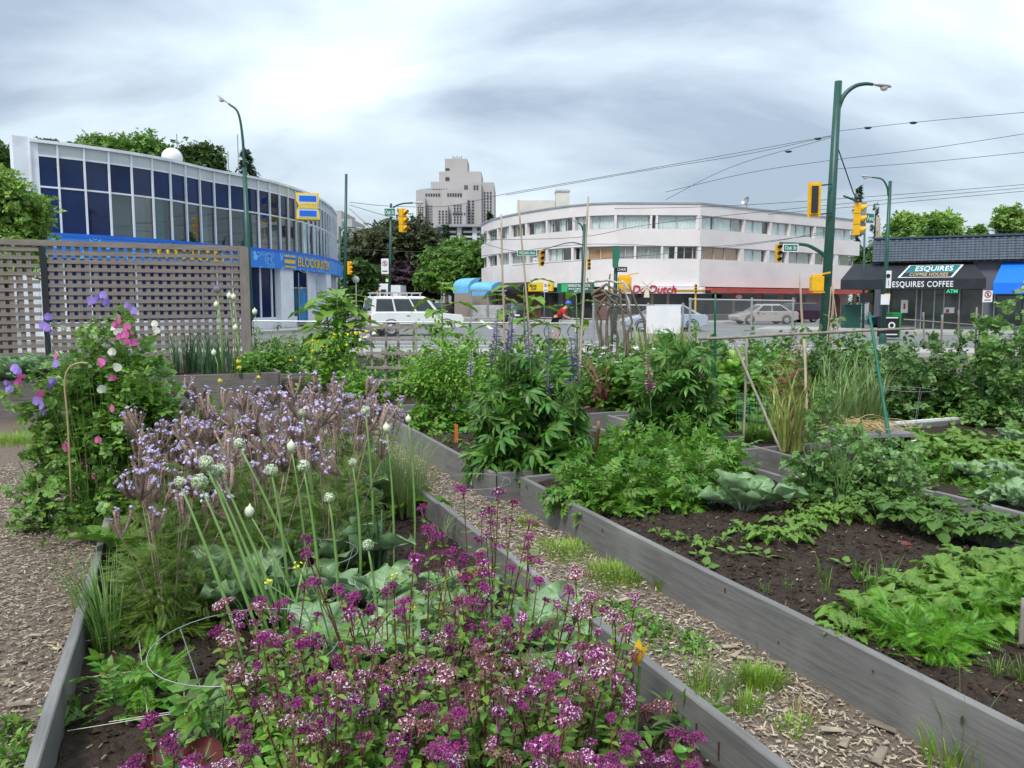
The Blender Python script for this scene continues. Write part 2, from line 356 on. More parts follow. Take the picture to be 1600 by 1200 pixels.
def curved_text(s, s0, z, size, o, mt, pts, ext=0.03, off=0.02, xs=1.0, parent=None, name='lettering', spacing=1.0):
    V, Fl = textVF(s, size, ext, off, spacing=spacing); V[:, 0] *= xs; W = []
    for x, y, zz in V:
        c, d_ = along(pts, s0 + x, o + zz); W.append((*c, z + y))
    b = MB(); b.add(W, Fl); return b.build(name, mt, parent)
s1, s2 = hitu(454, VS, 405), hitu(503, VS, 405)
tx = textVF('BLOCKBUSTER', 0.72, 0.01, 0.0); wd = np.ptp(tx[0][:, 0])
curved_text('BLOCKBUSTER', (s1 + s2) / 2, 3.84, 0.72, 0.44, m_ylet, VS, ext=.01, off=0.0, xs=(s2 - s1) / wd, parent=ban)
s3, s4 = hitu(434, VS, 405), hitu(450, VS, 405)
for z0, z1, mt, o in ((3.50, 4.17, m_ylet, 0.44), (3.60, 3.73, m_blue, 0.46), (3.95, 4.08, m_blue, 0.46)):
    b = MB(); band(b, [along(VS, s3)[0], along(VS, s4)[0]], z0, z1, o - 0.05, o); b.build('ticket_logo', mt, ban)
s1, s2 = hitu(217, VS, 405), hitu(346, VS, 405)
curved_text('BLOCKBUSTER', (s1 + s2) / 2, 3.80, 0.68, 0.46, m_ylet, VS, off=0.02, xs=0.9 * (s2 - s1) / wd, parent=ban)
# ground floor
for i in range(NB):
    p, q = along(VS, LEN * i / NB)[0], along(VS, LEN * (i + 1) / NB - 1e-4)[0]; seg = [p, q]
    sm = LEN * (i + 0.5) / NB
    if hitu(462, VS, 450) < sm < hitu(512, VS, 450): continue
    b = MB(); band(b, seg, 0.75, 3.4, -0.12, -0.08); b.build('shop_window', m_navy2 if i < 16 else m_dg, store)
    b = MB(); band(b, seg, 0.15, 0.75, -0.2, -0.02); b.build('plinth', m_sw, store)
    c, dd = along(VS, LEN * i / NB, -0.06); b = MB(); b.box((*c, 2.05), (0.07, 0.12, 2.68), (*dd, 0)); b.build('mullion', m_sw, store)
def vcol(u, w_, o, d_, mt=m_sw, z0=0.16, z1=3.4):
    s_ = hitu(u, VS, 460); c, dd = along(VS, s_, o); b = MB(); b.box((*c, (z0 + z1) / 2), (w_, d_, z1 - z0), (*dd, 0)); b.build('column', mt, store)
vcol(443, 1.5, -0.05, 0.6); vcol(507, 1.6, -0.1, 0.8)
m_postr = mat('blue_poster', (0.03, 0.22, 0.50), 0.5, 0.35, 3)
m_postl = mat('pale_blue_poster', (0.16, 0.45, 0.72), 0.5, 0.2, 3)
for u, v0, v1, wd_, mt in ((406, 432, 470, 1.3, m_postl), (420, 440, 488, 1.0, m_postr), (398, 440, 488, 0.9, m_postr), (412, 452, 490, 1.2, m_postr)):
    s_ = hitu(u, VS, 450); c, dd = along(VS, s_, -0.16 if mt is m_postr else -0.13); z0, z1 = D(u, v1, c[1])[2], D(u, v0, c[1])[2]
    b = MB(); b.box((*c, (z0 + z1) / 2), (wd_, 0.01, z1 - z0), (*dd, 0)); b.build('window_poster', mt, store)
# recessed entrance between the two columns: door screen, then a pale return wall
pA = along(VS, hitu(452, VS, 460), -0.5)[0]; pB = D(479, 470, pA[1] + 1.6)[:2]; pC = along(VS, hitu(503, VS, 460), -0.35)[0]
b = MB(); band(b, [pB, pC], 0.16, 3.4, -0.2, 0); b.build('entrance_wall', m_sw, store)
b = MB(); band(b, [pA, pC], 3.25, 3.4, -3, 0.2); b.build('entrance_ceiling', m_sw, store)
dx = nrm(pB - pA); eL = np.linalg.norm(pB - pA); n_ = np.array([dx[1], -dx[0]]); nD = 3
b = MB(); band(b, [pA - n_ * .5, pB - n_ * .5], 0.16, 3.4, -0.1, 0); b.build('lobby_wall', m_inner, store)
for k in range(nD):
    c = pA + dx * eL * (k + .5) / nD; wd_ = eL / nD - .06
    dr = MB(); dr.box((*c, 1.35), (wd_, 0.04, 2.0), (*dx, 0)); dr = dr.build('glass_door', m_postr if k != 1 else mat('door_teal', (.02, .12, .2), .2, .3, 2), store)
    b = MB(); b.box((*c, 2.85), (wd_, 0.04, .8), (*dx, 0)); b.build('transom_window', m_navy2, store)
    f = MB(); f.box((*(c + n_ * .03), 2.4), (wd_ + .04, 0.07, 0.08), (*dx, 0)); f.box((*(c + n_ * .03), .3), (wd_ + .04, 0.07, 0.1), (*dx, 0)); f.build('door_rail', m_grey, dr)
for k in range(nD + 1):
    f = MB(); f.box((*(pA + dx * eL * k / nD + n_ * .03), 1.75), (0.08, 0.09, 3.1), (*dx, 0)); f.build('door_frame', m_grey, store)
b = MB(); b.prism([*map(tuple, offp(VS, 2.6)), *map(tuple, offp(VS, -4)[::-1])], 0.0, 0.15); b.build('pavement_store', m_conc, kind='structure')
b = MB(); c, dd = along(VS, 0, 0); b.box((c[0] - 0.28, c[1] + 0.1, 4.1), (0.9, 0.5, 8.2), (*dd, 0)); b.build('end_pier', m_sw, store)
b = MB(); b.box((c[0] - 2.2, c[1] + 6.5, 3.9), (0.4, 13, 7.8), (0.95, 0.31, 0)); b.build('end_wall', m_sw, store)
# projecting ticket sign
tc_ = D(481, 322, 45.5); X = nrm((1, 0.30, 0)); sg = thing('ticket_sign', 'yellow and blue ticket shaped box sign projecting from the glass front', 'sign', tc_)
w2, h2 = 0.62, 0.72; prof = [(-w2, -h2), (w2, -h2), (w2, -0.28), (w2 - 0.12, 0), (w2, 0.28), (w2, h2), (-w2, h2), (-w2, 0.28), (-w2 + 0.12, 0), (-w2, -0.28)]
def signbox(pr, d0, d1, mt, name, par):
    n = len(pr); b = MB(); V = np.array([(x, y, d0) for x, y in pr] + [(x, y, d1) for x, y in pr]); b.add(put(V, tc_, X), [tuple(range(n))[::-1], tuple(range(n, 2 * n))] + [(i, (i + 1) % n, n + (i + 1) % n, n + i) for i in range(n)]); return b.build(name, mt, par)
signbox(prof, -0.9, 0, m_ylet, 'sign_box', sg)
pn = signbox([(x * 0.86, y * 0.88) for x, y in prof], 0.0, 0.02, m_panel, 'sign_panel', sg)
for s_ in (-1, 1): signbox([(-w2 * .74, s_ * 0.25), (w2 * .74, s_ * 0.25), (w2 * .74, s_ * 0.56), (-w2 * .74, s_ * 0.56)][::s_], 0.02, 0.035, m_blue, 'blue_stripe', sg)
V, Fl = textVF('BLOCKBUSTER', 0.26, 0.01, 0.012); V[:, 0] *= 1.02 / np.ptp(V[:, 0]); V[:, 1] *= 1.5; V[:, 2] += 0.035
b = MB(); b.add(put(V, tc_, X), Fl); b.build('lettering', m_ylet, sg)
b = MB(); c = D(269, 247, 46); b.tube([(c[0], 46, 8.0), (c[0], 46, c[2])], .06, 6)
prf = [(0.56 * math.cos(t), 0.56 * math.sin(t)) for t in np.linspace(-math.pi / 2 + .01, math.pi / 2 - 0.01, 14)]
b.lathe(prf, c, n=24); dm = b.build('roof_dome', m_white, smooth=True, label='white satellite dome on the roof of the glass fronted shop', cat='dome')
for k, (u, v0, v1) in enumerate(((276, 209, 232), (356, 236, 262), (371, 210, 262))):
    p = D(u, v0, 50); b = MB(); b.tube([(p[0], 50, 8.0), p], 0.03, 5); b.build('antenna', m_grey, label=['thin mast just behind the white roof dome', 'shorter thin mast left of the lamp post on the shop roof', 'tall thin mast nearest the curved lamp post'][k], cat='antenna', group='roof masts')

# ------------------------------------------------------------ CREAM BUILDING, corner block with strip windows
DP = [G(*q, 8.9)[:2] for q in ((752, 352), (760, 347.5), (770, 343), (784, 339.5), (800, 336), (828, 331), (860, 326), (890, 322), (925, 318.9), (962, 318))] + [G(1095, 318, 8.9)[:2], G(1345, 345, 8.9)[:2]]
DP = np.array(DP); DP[9] = G(962, 317.5, 8.9)[:2]
cb = thing('cream_building', 'three storey cream corner building with two rows of strip windows', 'building', (*DP[9], 0))
m_cream = mat('cream_wall', (0.69, 0.645, 0.635), 0.85, 0.06, 0.4, bump=0.2, bscale=4, stretch=(1, 1, 2), dirt=((0.58, 0.53, 0.51), 0.35, 0.45))
m_red = mat('red_awning', (0.42, 0.075, 0.06), 0.7, 0.12, 1)
Z = dict(base=0.15, band=2.72, w1=4.77, w2=5.75, w3=7.02, w4=8.04, top=8.9)
for z0, z1, nm in ((2.72, 4.77, 'wall'), (5.75, 7.02, 'wall'), (8.04, 8.86, 'parapet')):
    b = MB(); band(b, DP, z0, z1, -0.35, 0.0); b.build(nm, m_cream, cb)
b = MB(); band(b, DP, 8.86, 8.98, -0.4, 0.07); b.build('roof_cap', mat('cap_grey', (0.28, 0.30, 0.36), 0.5, 0.1, 1), cb)
b = MB(); b.prism([*map(tuple, offp(DP, -0.3)), (26, 96), (0, 96)], 8.4, 8.6); b.build('roof', m_conc, cb)
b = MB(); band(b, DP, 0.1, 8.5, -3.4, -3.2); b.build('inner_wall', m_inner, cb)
m_gl = glassmat('pane_glass', (0.93, 0.95, 0.95), 0.06)
m_cur = [mat('curtain_pale', (0.80, 0.86, 0.84), 0.9, 0.1, 2), mat('curtain_grey', (0.42, 0.42, 0.40), 0.9, 0.12, 2), mat('blind_orange', (0.55, 0.30, 0.13), 0.9, 0.12, 2), mat('curtain_green', (0.27, 0.28, 0.12), 0.9, 0.2, 2), mat('curtain_red', (0.16, 0.02, 0.025), 0.9, 0.2, 2)]
m_frame = mat('window_frame', (0.45, 0.44, 0.43), 0.6, 0.08, 2)
def dwin(u0, u1, z0, z1, v, cur, splits):
    sa, sb = hitu(u0, DP, v), hitu(u1, DP, v)
    if sa is None or sb is None: return
    a, b_ = along(DP, sa, -0.26)[0], along(DP, sb, -0.26)[0]; d = nrm(b_ - a); Ln = np.linalg.norm(b_ - a)
    f = MB(); band(f, [a, b_], z0, z0 + 0.06, -0.05, 0.02); band(f, [a, b_], z1 - 0.06, z1, -0.05, 0.02)
    xs = [0] + [s * Ln for s in splits] + [Ln]
    for x in xs: f.box((*(a + d * min(max(x, 0.04), Ln - 0.04)), (z0 + z1) / 2), (0.06, 0.08, z1 - z0 - 0.12), (*d, 0))
    wn = f.build('window', m_frame, cb)
    for x0, x1 in zip(xs[:-1], xs[1:]):
        p = MB(); n_ = np.array([d[1], -d[0]]); p.box((*(a + d * (x0 + x1) / 2 - n_ * 0.02), (z0 + z1) / 2), (x1 - x0 - 0.05, 0.012, z1 - z0 - 0.13), (*d, 0)); p.build('pane', m_gl, wn)
    for (f0, f1, ci) in cur:
        xsn = np.linspace(f0 * Ln, f1 * Ln, max(3, int((f1 - f0) * Ln / 0.11))); n_ = np.array([d[1], -d[0]])
        V = []; 
        for i, x in enumerate(xsn):
            o = -0.09 + (0.025 * (-1) ** i if ci != 2 else 0) + rng.normal(0, 0.01)
            q = a + d * x + n_ * o; V += [(*q, z0 + 0.05), (*q, z1 - 0.04)]
        c = MB(); c.add(V, [(2 * i, 2 * i + 2, 2 * i + 3, 2 * i + 1) for i in range(len(xsn) - 1)]); c.build('curtain', m_cur[ci], wn)
WU = [(753, 760, [(0, 1, 1)], []), (762, 776, [(0, 1, 1)], [.5]), (778, 795, [(.4, 1, 0)], [.5]), (798, 820, [(.1, .4, 3)], [.33, .66]), (823, 852, [(.3, .8, 0)], [.3, .7]), (855, 894, [(.45, .62, 0), (.02, .1, 0)], [.22, .45, .75]), (898, 919, [(0, 1, 0)], [.5]), (921, 960, [(0, 1, 0)], [.33]),
      (964, 1017, [(0, .97, 0)], [.25]), (1018, 1026, [], []), (1027, 1091, [(0, 1, 0)], [.5]), (1097, 1163, [(0, .28, 0), (.34, .75, 0), (.78, 1, 1)], [.3, .75]), (1165, 1204, [(0, .8, 0)], [.4]), (1207, 1234, [(.08, 1, 0)], [.5]), (1236, 1273, [(.05, .95, 0)], [.33, .7]), (1276, 1340, [(.05, .9, 0)], [.25, .5, .75])]
WL = [(753, 760, [(0, .6, 1)], []), (762, 776, [(0, .5, 1)], [.5]), (778, 795, [(.1, .9, 1)], [.5]), (797, 822, [(0, .9, 1)], [.5]), (824, 852, [(0, .9, 1)], [.5]), (855, 892, [(0, .25, 0), (.3, .5, 0)], [.3, .6]), (896, 914, [(.3, 1, 1)], [.5]), (916, 958, [(0, 1, 2)], [.5]), (964, 992, [(0, 1, 1)], [.5]),
      (993, 1034, [(0, 1, 1)], [.5]), (1035, 1056, [(.1, .5, 0)], [.5]), (1057, 1090, [(.75, 1, 4)], [.4, .8]), (1095, 1157, [(0, 1, 2)], [.1, .38, .65]), (1163, 1198, [(0, .9, 0)], [.5]), (1203, 1230, [(0, .9, 0)], [.5]), (1233, 1270, [(0, 1, 1)], [.45]), (1274, 1305, [(0, 1, 3)], [.5]), (1306, 1337, [(.35, .8, 3)], [.3])]
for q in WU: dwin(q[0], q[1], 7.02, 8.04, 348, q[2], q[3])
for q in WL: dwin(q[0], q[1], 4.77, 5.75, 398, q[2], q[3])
def pier(ua, ub, z0, z1, v):
    sa, sb = hitu(ua, DP, v), hitu(ub, DP, v)
    if sa is None or sb is None: return
    c, d = along(DP, (sa + sb) / 2, -0.17); b = MB(); b.box((*c, (z0 + z1) / 2), (max(0.16, abs(sb - sa) - 0.02), 0.3, z1 - z0 - 0.004), (*d, 0)); b.build('pier', m_cream, cb)
for W_, z0, z1, v in ((WU, 7.02, 8.04, 348), (WL, 4.77, 5.75, 398)):
    for a, b_ in zip(W_[:-1], W_[1:]): pier(a[1], b_[0], z0, z1, v)
# ground floor of the cream building
m_shop = mat('shop_wall', (0.30, 0.255, 0.225), 0.85, 0.12, 0.8)
m_brick = mat('brown_brick', (0.14, 0.055, 0.04), 0.85, 0.2, 2)
m_dgl = mat('dark_shop_glass', (0.03, 0.035, 0.035), 0.08, 0.5, 0.8, spec=0.5)
sx = lambda u, v=480: hitu(u, DP, v)
def seg_(u0, u1, o=0.0):
    a, b_ = sx(u0), sx(u1); P_, S_ = arcs(DP); mids = [s for s in S_ if a + 0.05 < s < b_ - 0.05]
    return np.array([along(DP, s)[0] for s in [a, *mids, b_]])
for u0, u1, mt in ((753, 830, m_brick), (830, 945, m_brick), (945, 1095, m_shop), (1095, 1344, m_shop)):
    b = MB(); band(b, seg_(u0, u1), 0.15, 2.72, -1.2, -0.9); b.build('ground_floor_wall', mt, cb)
for u0, u1, z0, z1 in ((832, 868, .3, 2.3), (875, 925, .3, 2.4), (950, 985, .6, 2.2), (990, 1020, .6, 2.2), (1025, 1045, .6, 2.2), (1050, 1088, .15, 2.2), (1097, 1130, .6, 2.2), (1133, 1158, .6, 2.2), (1163, 1195, .8, 2.2), (1205, 1228, 1.5, 2.2), (1240, 1252, 1.4, 2.2), (1260, 1272, 1.4, 2.2)):
    b = MB(); band(b, seg_(u0, u1), z0, z1, -0.93, -0.86); wn = b.build('shop_window', m_dgl, cb)
    f = MB(); band(f, seg_(u0, u1), z1, z1 + 0.07, -0.9, -0.82); band(f, seg_(u0, u1), z0 - 0.07, z0, -0.9, -0.82); f.build('frame', m_frame, wn)
# arched dark doorway at the right end
b = MB(); c0, d0 = along(DP, sx(1318), -0.85); V = [(-0.85, 0.15), (0.85, 0.15), (0.85, 1.5)] + [(0.85 * math.cos(t), 1.5 + 0.75 * math.sin(t)) for t in np.linspace(0.2, math.pi - 0.2, 8)] + [(-0.85, 1.5)]
b.add([(*(c0 + d0 * x), z) for x, z in V], [tuple(range(len(V)))]); b.build('arched_doorway', m_brick, cb)
b = MB(); band(b, seg_(1096, 1344), [2.45] * 2, 2.62, -0.9, 1.0); band(b, seg_(1096, 1344), 2.25, 2.47, 0.9, 1.0); b.build('red_canopy', m_red, cb)
b = MB(); band(b, seg_(946, 1093), 2.2, 2.68, -0.9, 0.5); b.build('shop_fascia', m_white, cb)
m_gold = mat('gold_band', (0.42, 0.22, 0.015), 0.5, 0.1, 1)
for u0, u1 in ((946, 985), (1047, 1092)):
    b = MB(); band(b, seg_(u0, u1), 2.32, 2.48, 0.5, 0.53); b.build('gold_stripe', m_gold, cb)
m_rlet = mat('red_letters', (0.45, 0.012, 0.03), 0.5, 0.08, 2)
for s, u in (('De', 995), ('Dutch', 1032)):
    c, d = along(DP, sx(u, 456), 0.56); V, Fl = textVF(s, 0.84, 0.03, 0.012, shear=0.25); b = MB(); b.add(put(V, (*c, 2.48), (*d, 0)), Fl); b.build('lettering', m_rlet, cb)
c, d = along(DP, sx(1008, 456), 0.62); b = MB(); b.box((*c, 2.3), (0.42, 0.06, 0.8), (*d, 0), taper=0.6)
for a in (R(45), R(135)): b.box((*(c + np.array([d[1], -d[0]]) * 0.05), 2.72), (1.1, 0.04, 0.12), (d[0] * math.cos(a), d[1] * math.cos(a), math.sin(a)), (-d[0] * math.sin(a), -d[1] * math.sin(a), math.cos(a)))
b.build('windmill_emblem', mat('emblem_cream', (0.62, 0.58, 0.45), 0.6, 0.1, 2), cb)
c, d = along(DP, sx(1150), 0.2); b = MB(); b.box((*c, 1.95), (1.1, 0.1, 0.5), (*d, 0)); o_ = b.build('hanging_sign', m_red, cb)
b = MB(); V = np.array([(0.4 * math.cos(t), 0.16 * math.sin(t), 0.06) for t in np.linspace(0, 2 * math.pi, 18, endpoint=False)]); b.add(put(V, (*c, 1.97), (*d, 0)), [tuple(range(18))]); b.build('oval_badge', m_white, o_)
# signs and awnings on the left curve
def dsign(u0, u1, z0, z1, mt, lines, mtl, name='shop_sign', o=0.25):
    a, b_ = along(DP, sx(u0), o)[0], along(DP, sx(u1), o)[0]; d = nrm(b_ - a); b = MB(); band(b, [a, b_], z0, z1, -0.15, 0); sg_ = b.build(name, mt, cb)
    n_ = np.array([d[1], -d[0]]); Ln = np.linalg.norm(b_ - a)
    for s, fx, fz, sz in lines:
        V, Fl = textVF(s, sz, 0.005, 0.004); c = a + d * Ln * fx + n_ * 0.012; q = MB(); q.add(put(V, (*c, z0 + (z1 - z0) * fz), (*d, 0)), Fl); q.build('lettering', mtl, sg_)
    return sg_, a, b_, d
dsign(829, 866, 2.42, 3.12, mat('sign_yellow', (0.72, 0.52, 0.02), 0.5, 0.08, 1), [('Money', .22, .66, .36), ('Gold', .24, .3, .36), ('Centre', .8, .66, .26)], m_green)
sg_, a, b_, d = dsign(874, 927, 2.25, 3.02, mat('sign_green', (0.01, 0.13, 0.08), 0.5, 0.1, 1), [('ORIENTAL FOOD', .62, .72, .30), ('Arts & Crafts Boutique', .6, .42, .2), ('GIFTS  TEA', .6, .16, .17)], m_white)
b = MB(); n_ = np.array([d[1], -d[0]]); b.box((*(a + d * 0.75 + n_ * 0.02), 2.64), (0.6, 0.03, 0.6), (*d, 0)); b.build('green_emblem', mat('bright_green', (0.05, 0.42, 0.14), 0.5, 0.1, 1), sg_)
def barrel_awning(u0, u1, z0, z1, proj, mt, nm):
    P_ = seg_(u0, u1); b = MB(); k = 7; n = len(P_); V = []
    for j in range(k + 1):
        t = j / k * math.pi / 2; o = -0.05 + proj * math.sin(t); z = z0 + 0.3 + (z1 - z0 - 0.3) * math.cos(t)
        V += [(*q, z) for q in offp(P_, o)]
    V += [(*q, z0) for q in offp(P_, proj - 0.05)]; k += 1
    Fl = [(j * n + i, j * n + i + 1, (j + 1) * n + i + 1, (j + 1) * n + i) for j in range(k) for i in range(n - 1)]
    Fl += [tuple(j * n for j in range(k + 1)), tuple(j * n + n - 1 for j in range(k + 1))[::-1]]
    b.add(V, Fl); return b.build(nm, mt, cb, smooth=False)
DPs = DP
barrel_awning(791, 828, 2.2, 3.2, 1.0, m_black, 'black_awning')
b = MB(); b.box((*D(760, 450, 80)[:2], 1.4), (6, 5, 2.6)); b.build('shop_annex', m_shop, cb)
m_lb = mat('pale_blue_awning', (0.14, 0.42, 0.70), 0.6, 0.12, 1)
for (u0, u1, y) in ((728, 752, 76), (753, 786, 71.5)):
    a, q = D(u0, 450, y), D(u1, 450, y - 1.5); P_ = np.array([a[:2], q[:2]]); b = MB(); V = []; z0, z1 = (2.35, 3.75) if u0 < 740 else (2.1, 3.3)
    for j in range(8):
        t = j / 7 * math.pi / 2; V += [(*p, z0 + 0.6 + (z1 - z0 - 0.6) * math.cos(t)) for p in offp(P_, 1.6 * math.sin(t))]
    V += [(*p, z0) for p in offp(P_, 1.6)]
    b.add(V, [(2 * j, 2 * j + 1, 2 * j + 3, 2 * j + 2) for j in range(8)] + [tuple(2 * j for j in range(9)), tuple(2 * j + 1 for j in range(9))[::-1]]); b.build('barrel_awning', m_lb, cb, smooth=False)
b = MB(); b.prism([*map(tuple, offp(DP, 3.2)), *map(tuple, offp(DP, -1.5)[::-1])], 0.0, 0.15); b.build('pavement_corner', m_conc, kind='structure')
# plant room and chimney on its roof
m_stuc = mat('stucco', (0.55, 0.53, 0.49), 0.85, 0.08, 0.6, dirt=((0.40, 0.37, 0.33), 0.7, 0.5))
def ubox(mb, u0, u1, v0, z1, y, dep, z0=0):
    a, b_ = D(u0, v0, y), D(u1, v0, y); mb.bb(a[0], b_[0], y, y + dep, z0, a[2] if z1 is None else z1); return mb
b = MB(); ubox(b, 808, 868, 313, None, 72, 5, 8.5); b.build('plant_room', m_stuc, cb)
b = MB(); ubox(b, 869, 890, 297, None, 71.5, 1.6, 8.5); b.build('chimney', m_stuc, cb)
b = MB(); ubox(b, 868, 891, 296, None, 71.4, 1.9, D(868, 299, 71.4)[2]); b.build('chimney_cap', m_frame, cb)
b = MB(); p = D(1167, 316, 72); b.tube([(p[0], 72, 8.5), p], 0.04, 5); b.lathe([(0.02, 0), (0.3, 0.08), (0.45, 0.22)], p, (-0.8, -0.3, 0.5), 12); b.build('satellite_dish', m_grey, label='small satellite dish on the flat roof of the cream building', cat='dish')

# ------------------------------------------------------------ COFFEE SHOP
ch = thing('coffee_shop', 'single storey shop with dark tiled mansard roof, black awning and glass door', 'building', (20.3, 44.5, 0))
CS = np.array([[20.3, 44.5], [36.5, 36.8]]); cd = nrm(CS[1] - CS[0]); cn = np.array([cd[1], -cd[0]])
cx = lambda u, v=430: hitu(u, CS, v)
m_tile = mat('roof_tile', (0.035, 0.06, 0.095), 0.55, 0.25, 3, spec=0.5)
b = MB(); b.prism([tuple(CS[0]), tuple(CS[1]), (42, 52), (26, 58)], 0.1, 4.5); b.build('wall', mat('shop_grey_wall', (0.13, 0.14, 0.16), 0.8, 0.12, 1), ch)
# mansard: ribbed rows of pantiles, one strip of geometry
rows, Ln = 9, np.linalg.norm(CS[1] - CS[0]) + 1.0; b = MB()
for r_ in range(rows):
    z0 = 3.78 + r_ * 0.135; o0 = 0.42 - r_ * 0.04; xs = np.arange(-0.5, Ln, 0.09); V = []
    for i, x in enumerate(xs):
        h = 0.03 * math.sin(i * 2 * math.pi / 4)
        q0 = CS[0] + cd * x + cn * (o0 + 0.04 + h); q1 = CS[0] + cd * x + cn * (o0 - 0.04 + h); V += [(*q0, z0), (*q1, z0 + 0.145)]
    n = len(xs); b.add(V, [(2 * i, 2 * i + 2, 2 * i + 3, 2 * i + 1) for i in range(n - 1)])
b.build('roof_tiles', m_tile, ch, smooth=True, kind='stuff')
b = MB(); c = CS[0] + cd * Ln / 2; b.box((*(c + cn * 0.05 - cd * 0.5), 5.04), (Ln, 0.25, 0.1), (*cd, 0)); b.box((*(c - cn * 0.1 - cd * 0.5), 4.3), (Ln - .02, 0.16, 1.2), (*cd, 0)); b.build('roof_ridge', m_tile, ch)
b = MB(); b.box((*(c + cn * 0.2), 3.74), (Ln, 0.4, 0.09), (*cd, 0)); b.build('soffit', m_black, ch)
m_awn = mat('black_awning', (0.018, 0.021, 0.03), 0.75, 0.25, 1.5, bump=0.1)
def slope_awning(sa, sb, ztop, zmid, zbot, proj, mt, nm, sk=0.55):
    P0 = CS[0] + cd * sa; P1 = CS[0] + cd * sb; b = MB()
    V = [(*(P0 + cn * 0.02 + cd * sk), ztop), (*(P1 + cn * 0.02 - cd * sk), ztop), (*(P0 + cn * proj), zmid), (*(P1 + cn * proj), zmid), (*(P0 + cn * proj), zbot), (*(P1 + cn * proj), zbot), (*(P0 + cn * 0.02), zbot), (*(P1 + cn * 0.02), zbot)]
    b.add(V, [(0, 1, 3, 2), (2, 3, 5, 4), (0, 2, 4, 6), (1, 7, 5, 3)]); return b.build(nm, mt, ch), P0, P1
sL = -2.0; sR = cx(1537)
aw, P0, P1 = slope_awning(sL, sR, 3.69, 2.78, 2.25, 1.5, m_awn, 'black_awning')
V, Fl = textVF('ESQUIRES COFFEE', 0.42, 0.008, 0.006, spacing=1.1); wt = np.ptp(V[:, 0])
fa, fb = np.array([hitu(1394, [P0 + cn * 1.5, P1 + cn * 1.5], 447), hitu(1489, [P0 + cn * 1.5, P1 + cn * 1.5], 447)])
V[:, 0] *= (fb - fa) / wt; c = P0 + cn * 1.515 + cd * (fa + fb) / 2; b = MB(); b.add(put(V, (*c, 2.5), (*cd, 0)), Fl); b.build('lettering', m_white, aw)
# slanted logo on the awning slope
up = nrm(np.array([*(-cn * 1.48), 0.91])); cA = P0 + cn * 1.5
la, lb = hitu(1401, [P0 + cn * 1.5, P1 + cn * 1.5], 434), hitu(1487, [P0 + cn * 1.5, P1 + cn * 1.5], 434)
def lg(x0, x1, y0, y1, sh, mt, lift, nm='logo'):
    o = np.array([*(cA + cd * la), 2.80]); nz = nrm(np.cross(np.array([*cd, 0]), up)); b = MB()
    b.add([o + np.array([*cd, 0]) * (x + y * sh) + up * y + nz * lift for x, y in ((x0, y0), (x1, y0), (x1, y1), (x0, y1))], [(0, 1, 2, 3)]); b.build(nm, mt, aw)
Lw = lb - la
lg(0, Lw, 0.10, 1.40, 0.42, m_white, 0.012); lg(0.1, Lw - 0.1, 0.15, 1.35, 0.42, m_awn, 0.018)
m_teal = mat('teal_sign', (0.02, 0.16, 0.18), 0.5, 0.1, 1); lg(0.15, Lw - 0.1, 0.58, 1.35, 0.42, m_teal, 0.024)
for s, y, sz, mt in (('ESQUIRES', 0.96, 0.62, m_white), ('COFFEE HOUSES', 0.36, 0.36, mat('tan_letters', (0.5, 0.33, 0.15), 0.6, 0.1, 2))):
    V, Fl = textVF(s, sz, 0.004, 0.008, shear=0.25, spacing=1.05); V[:, 0] *= (Lw - 0.75) / np.ptp(V[:, 0]); V[:, 1] *= 1.15
    o = np.array([*(cA + cd * (la + Lw / 2 + y * 0.42 + 0.05)), 2.80]) + up * y; nz = nrm(np.cross(np.array([*cd, 0]), up))
    b = MB(); b.add(put(V, o + nz * 0.035, (*cd, 0), up), Fl); b.build('lettering', mt, aw)
sb0 = cx(1548); bw, Q0, Q1 = slope_awning(sb0, sb0 + 8, 3.66, 2.55, 2.0, 1.5, mat('blue_awning', (0.005, 0.16, 0.72), 0.6, 0.08, 1), 'blue_awning', 0.5)
V, Fl = textVF('SHOE', 0.42, 0.008, 0.01); c = Q0 + cn * 1.515 + cd * 1.75; b = MB(); b.add(put(V, (*c, 2.22), (*cd, 0)), Fl); b.build('lettering', m_ylet, bw)
V, Fl = textVF('FOOT', 0.24, 0.008, 0.008); c = Q0 + cn * 1.515 + cd * 1.6; b = MB(); b.add(put(V, (*c, 2.55), (*cd, 0)), Fl); b.build('lettering', m_lb, bw)
# shop front
def csbox(u0, u1, z0, z1, o0, o1, mt, nm, par=None):
    a, b_ = cx(u0), cx(u1); m = CS[0] + cd * (a + b_) / 2 + cn * (o0 + o1) / 2; b = MB(); b.box((*m, (z0 + z1) / 2), (b_ - a, o1 - o0, z1 - z0), (*cd, 0)); return b.build(nm, mt, par or ch)
m_in = mat('cafe_interior', (0.06, 0.065, 0.06), 0.9, 0.5, 0.9)
m_cg = mat('cafe_glass', (0.05, 0.065, 0.06), 0.04, 0.6, 0.7, spec=0.5)
for u0, u1, z0, z1 in ((1393, 1433, 0.35, 2.3), (1444, 1461, 0.2, 2.3), (1463, 1476, 0.2, 1.95), (1478, 1500, 0.2, 1.95), (1463, 1476, 2.0, 2.35), (1478, 1500, 2.0, 2.35), (1505, 1536, 0.35, 2.3), (1560, 1600, 0.4, 1.9), (1606, 1640, 0.3, 1.9)):
    csbox(u0, u1, z0, z1, 0.0, 0.05, m_cg, 'shop_window')
for u in (1391, 1434, 1442, 1462, 1477, 1501, 1538, 1556, 1603): csbox(u - 1, u + 1, 0.15, 2.4, 0.03, 0.12, m_grey, 'frame')
csbox(1410, 1421, 1.0, 1.7, 0.05, 0.065, m_white, 'poster'); csbox(1414, 1417, 1.2, 1.5, 0.066, 0.07, m_rlet, 'poster_print')
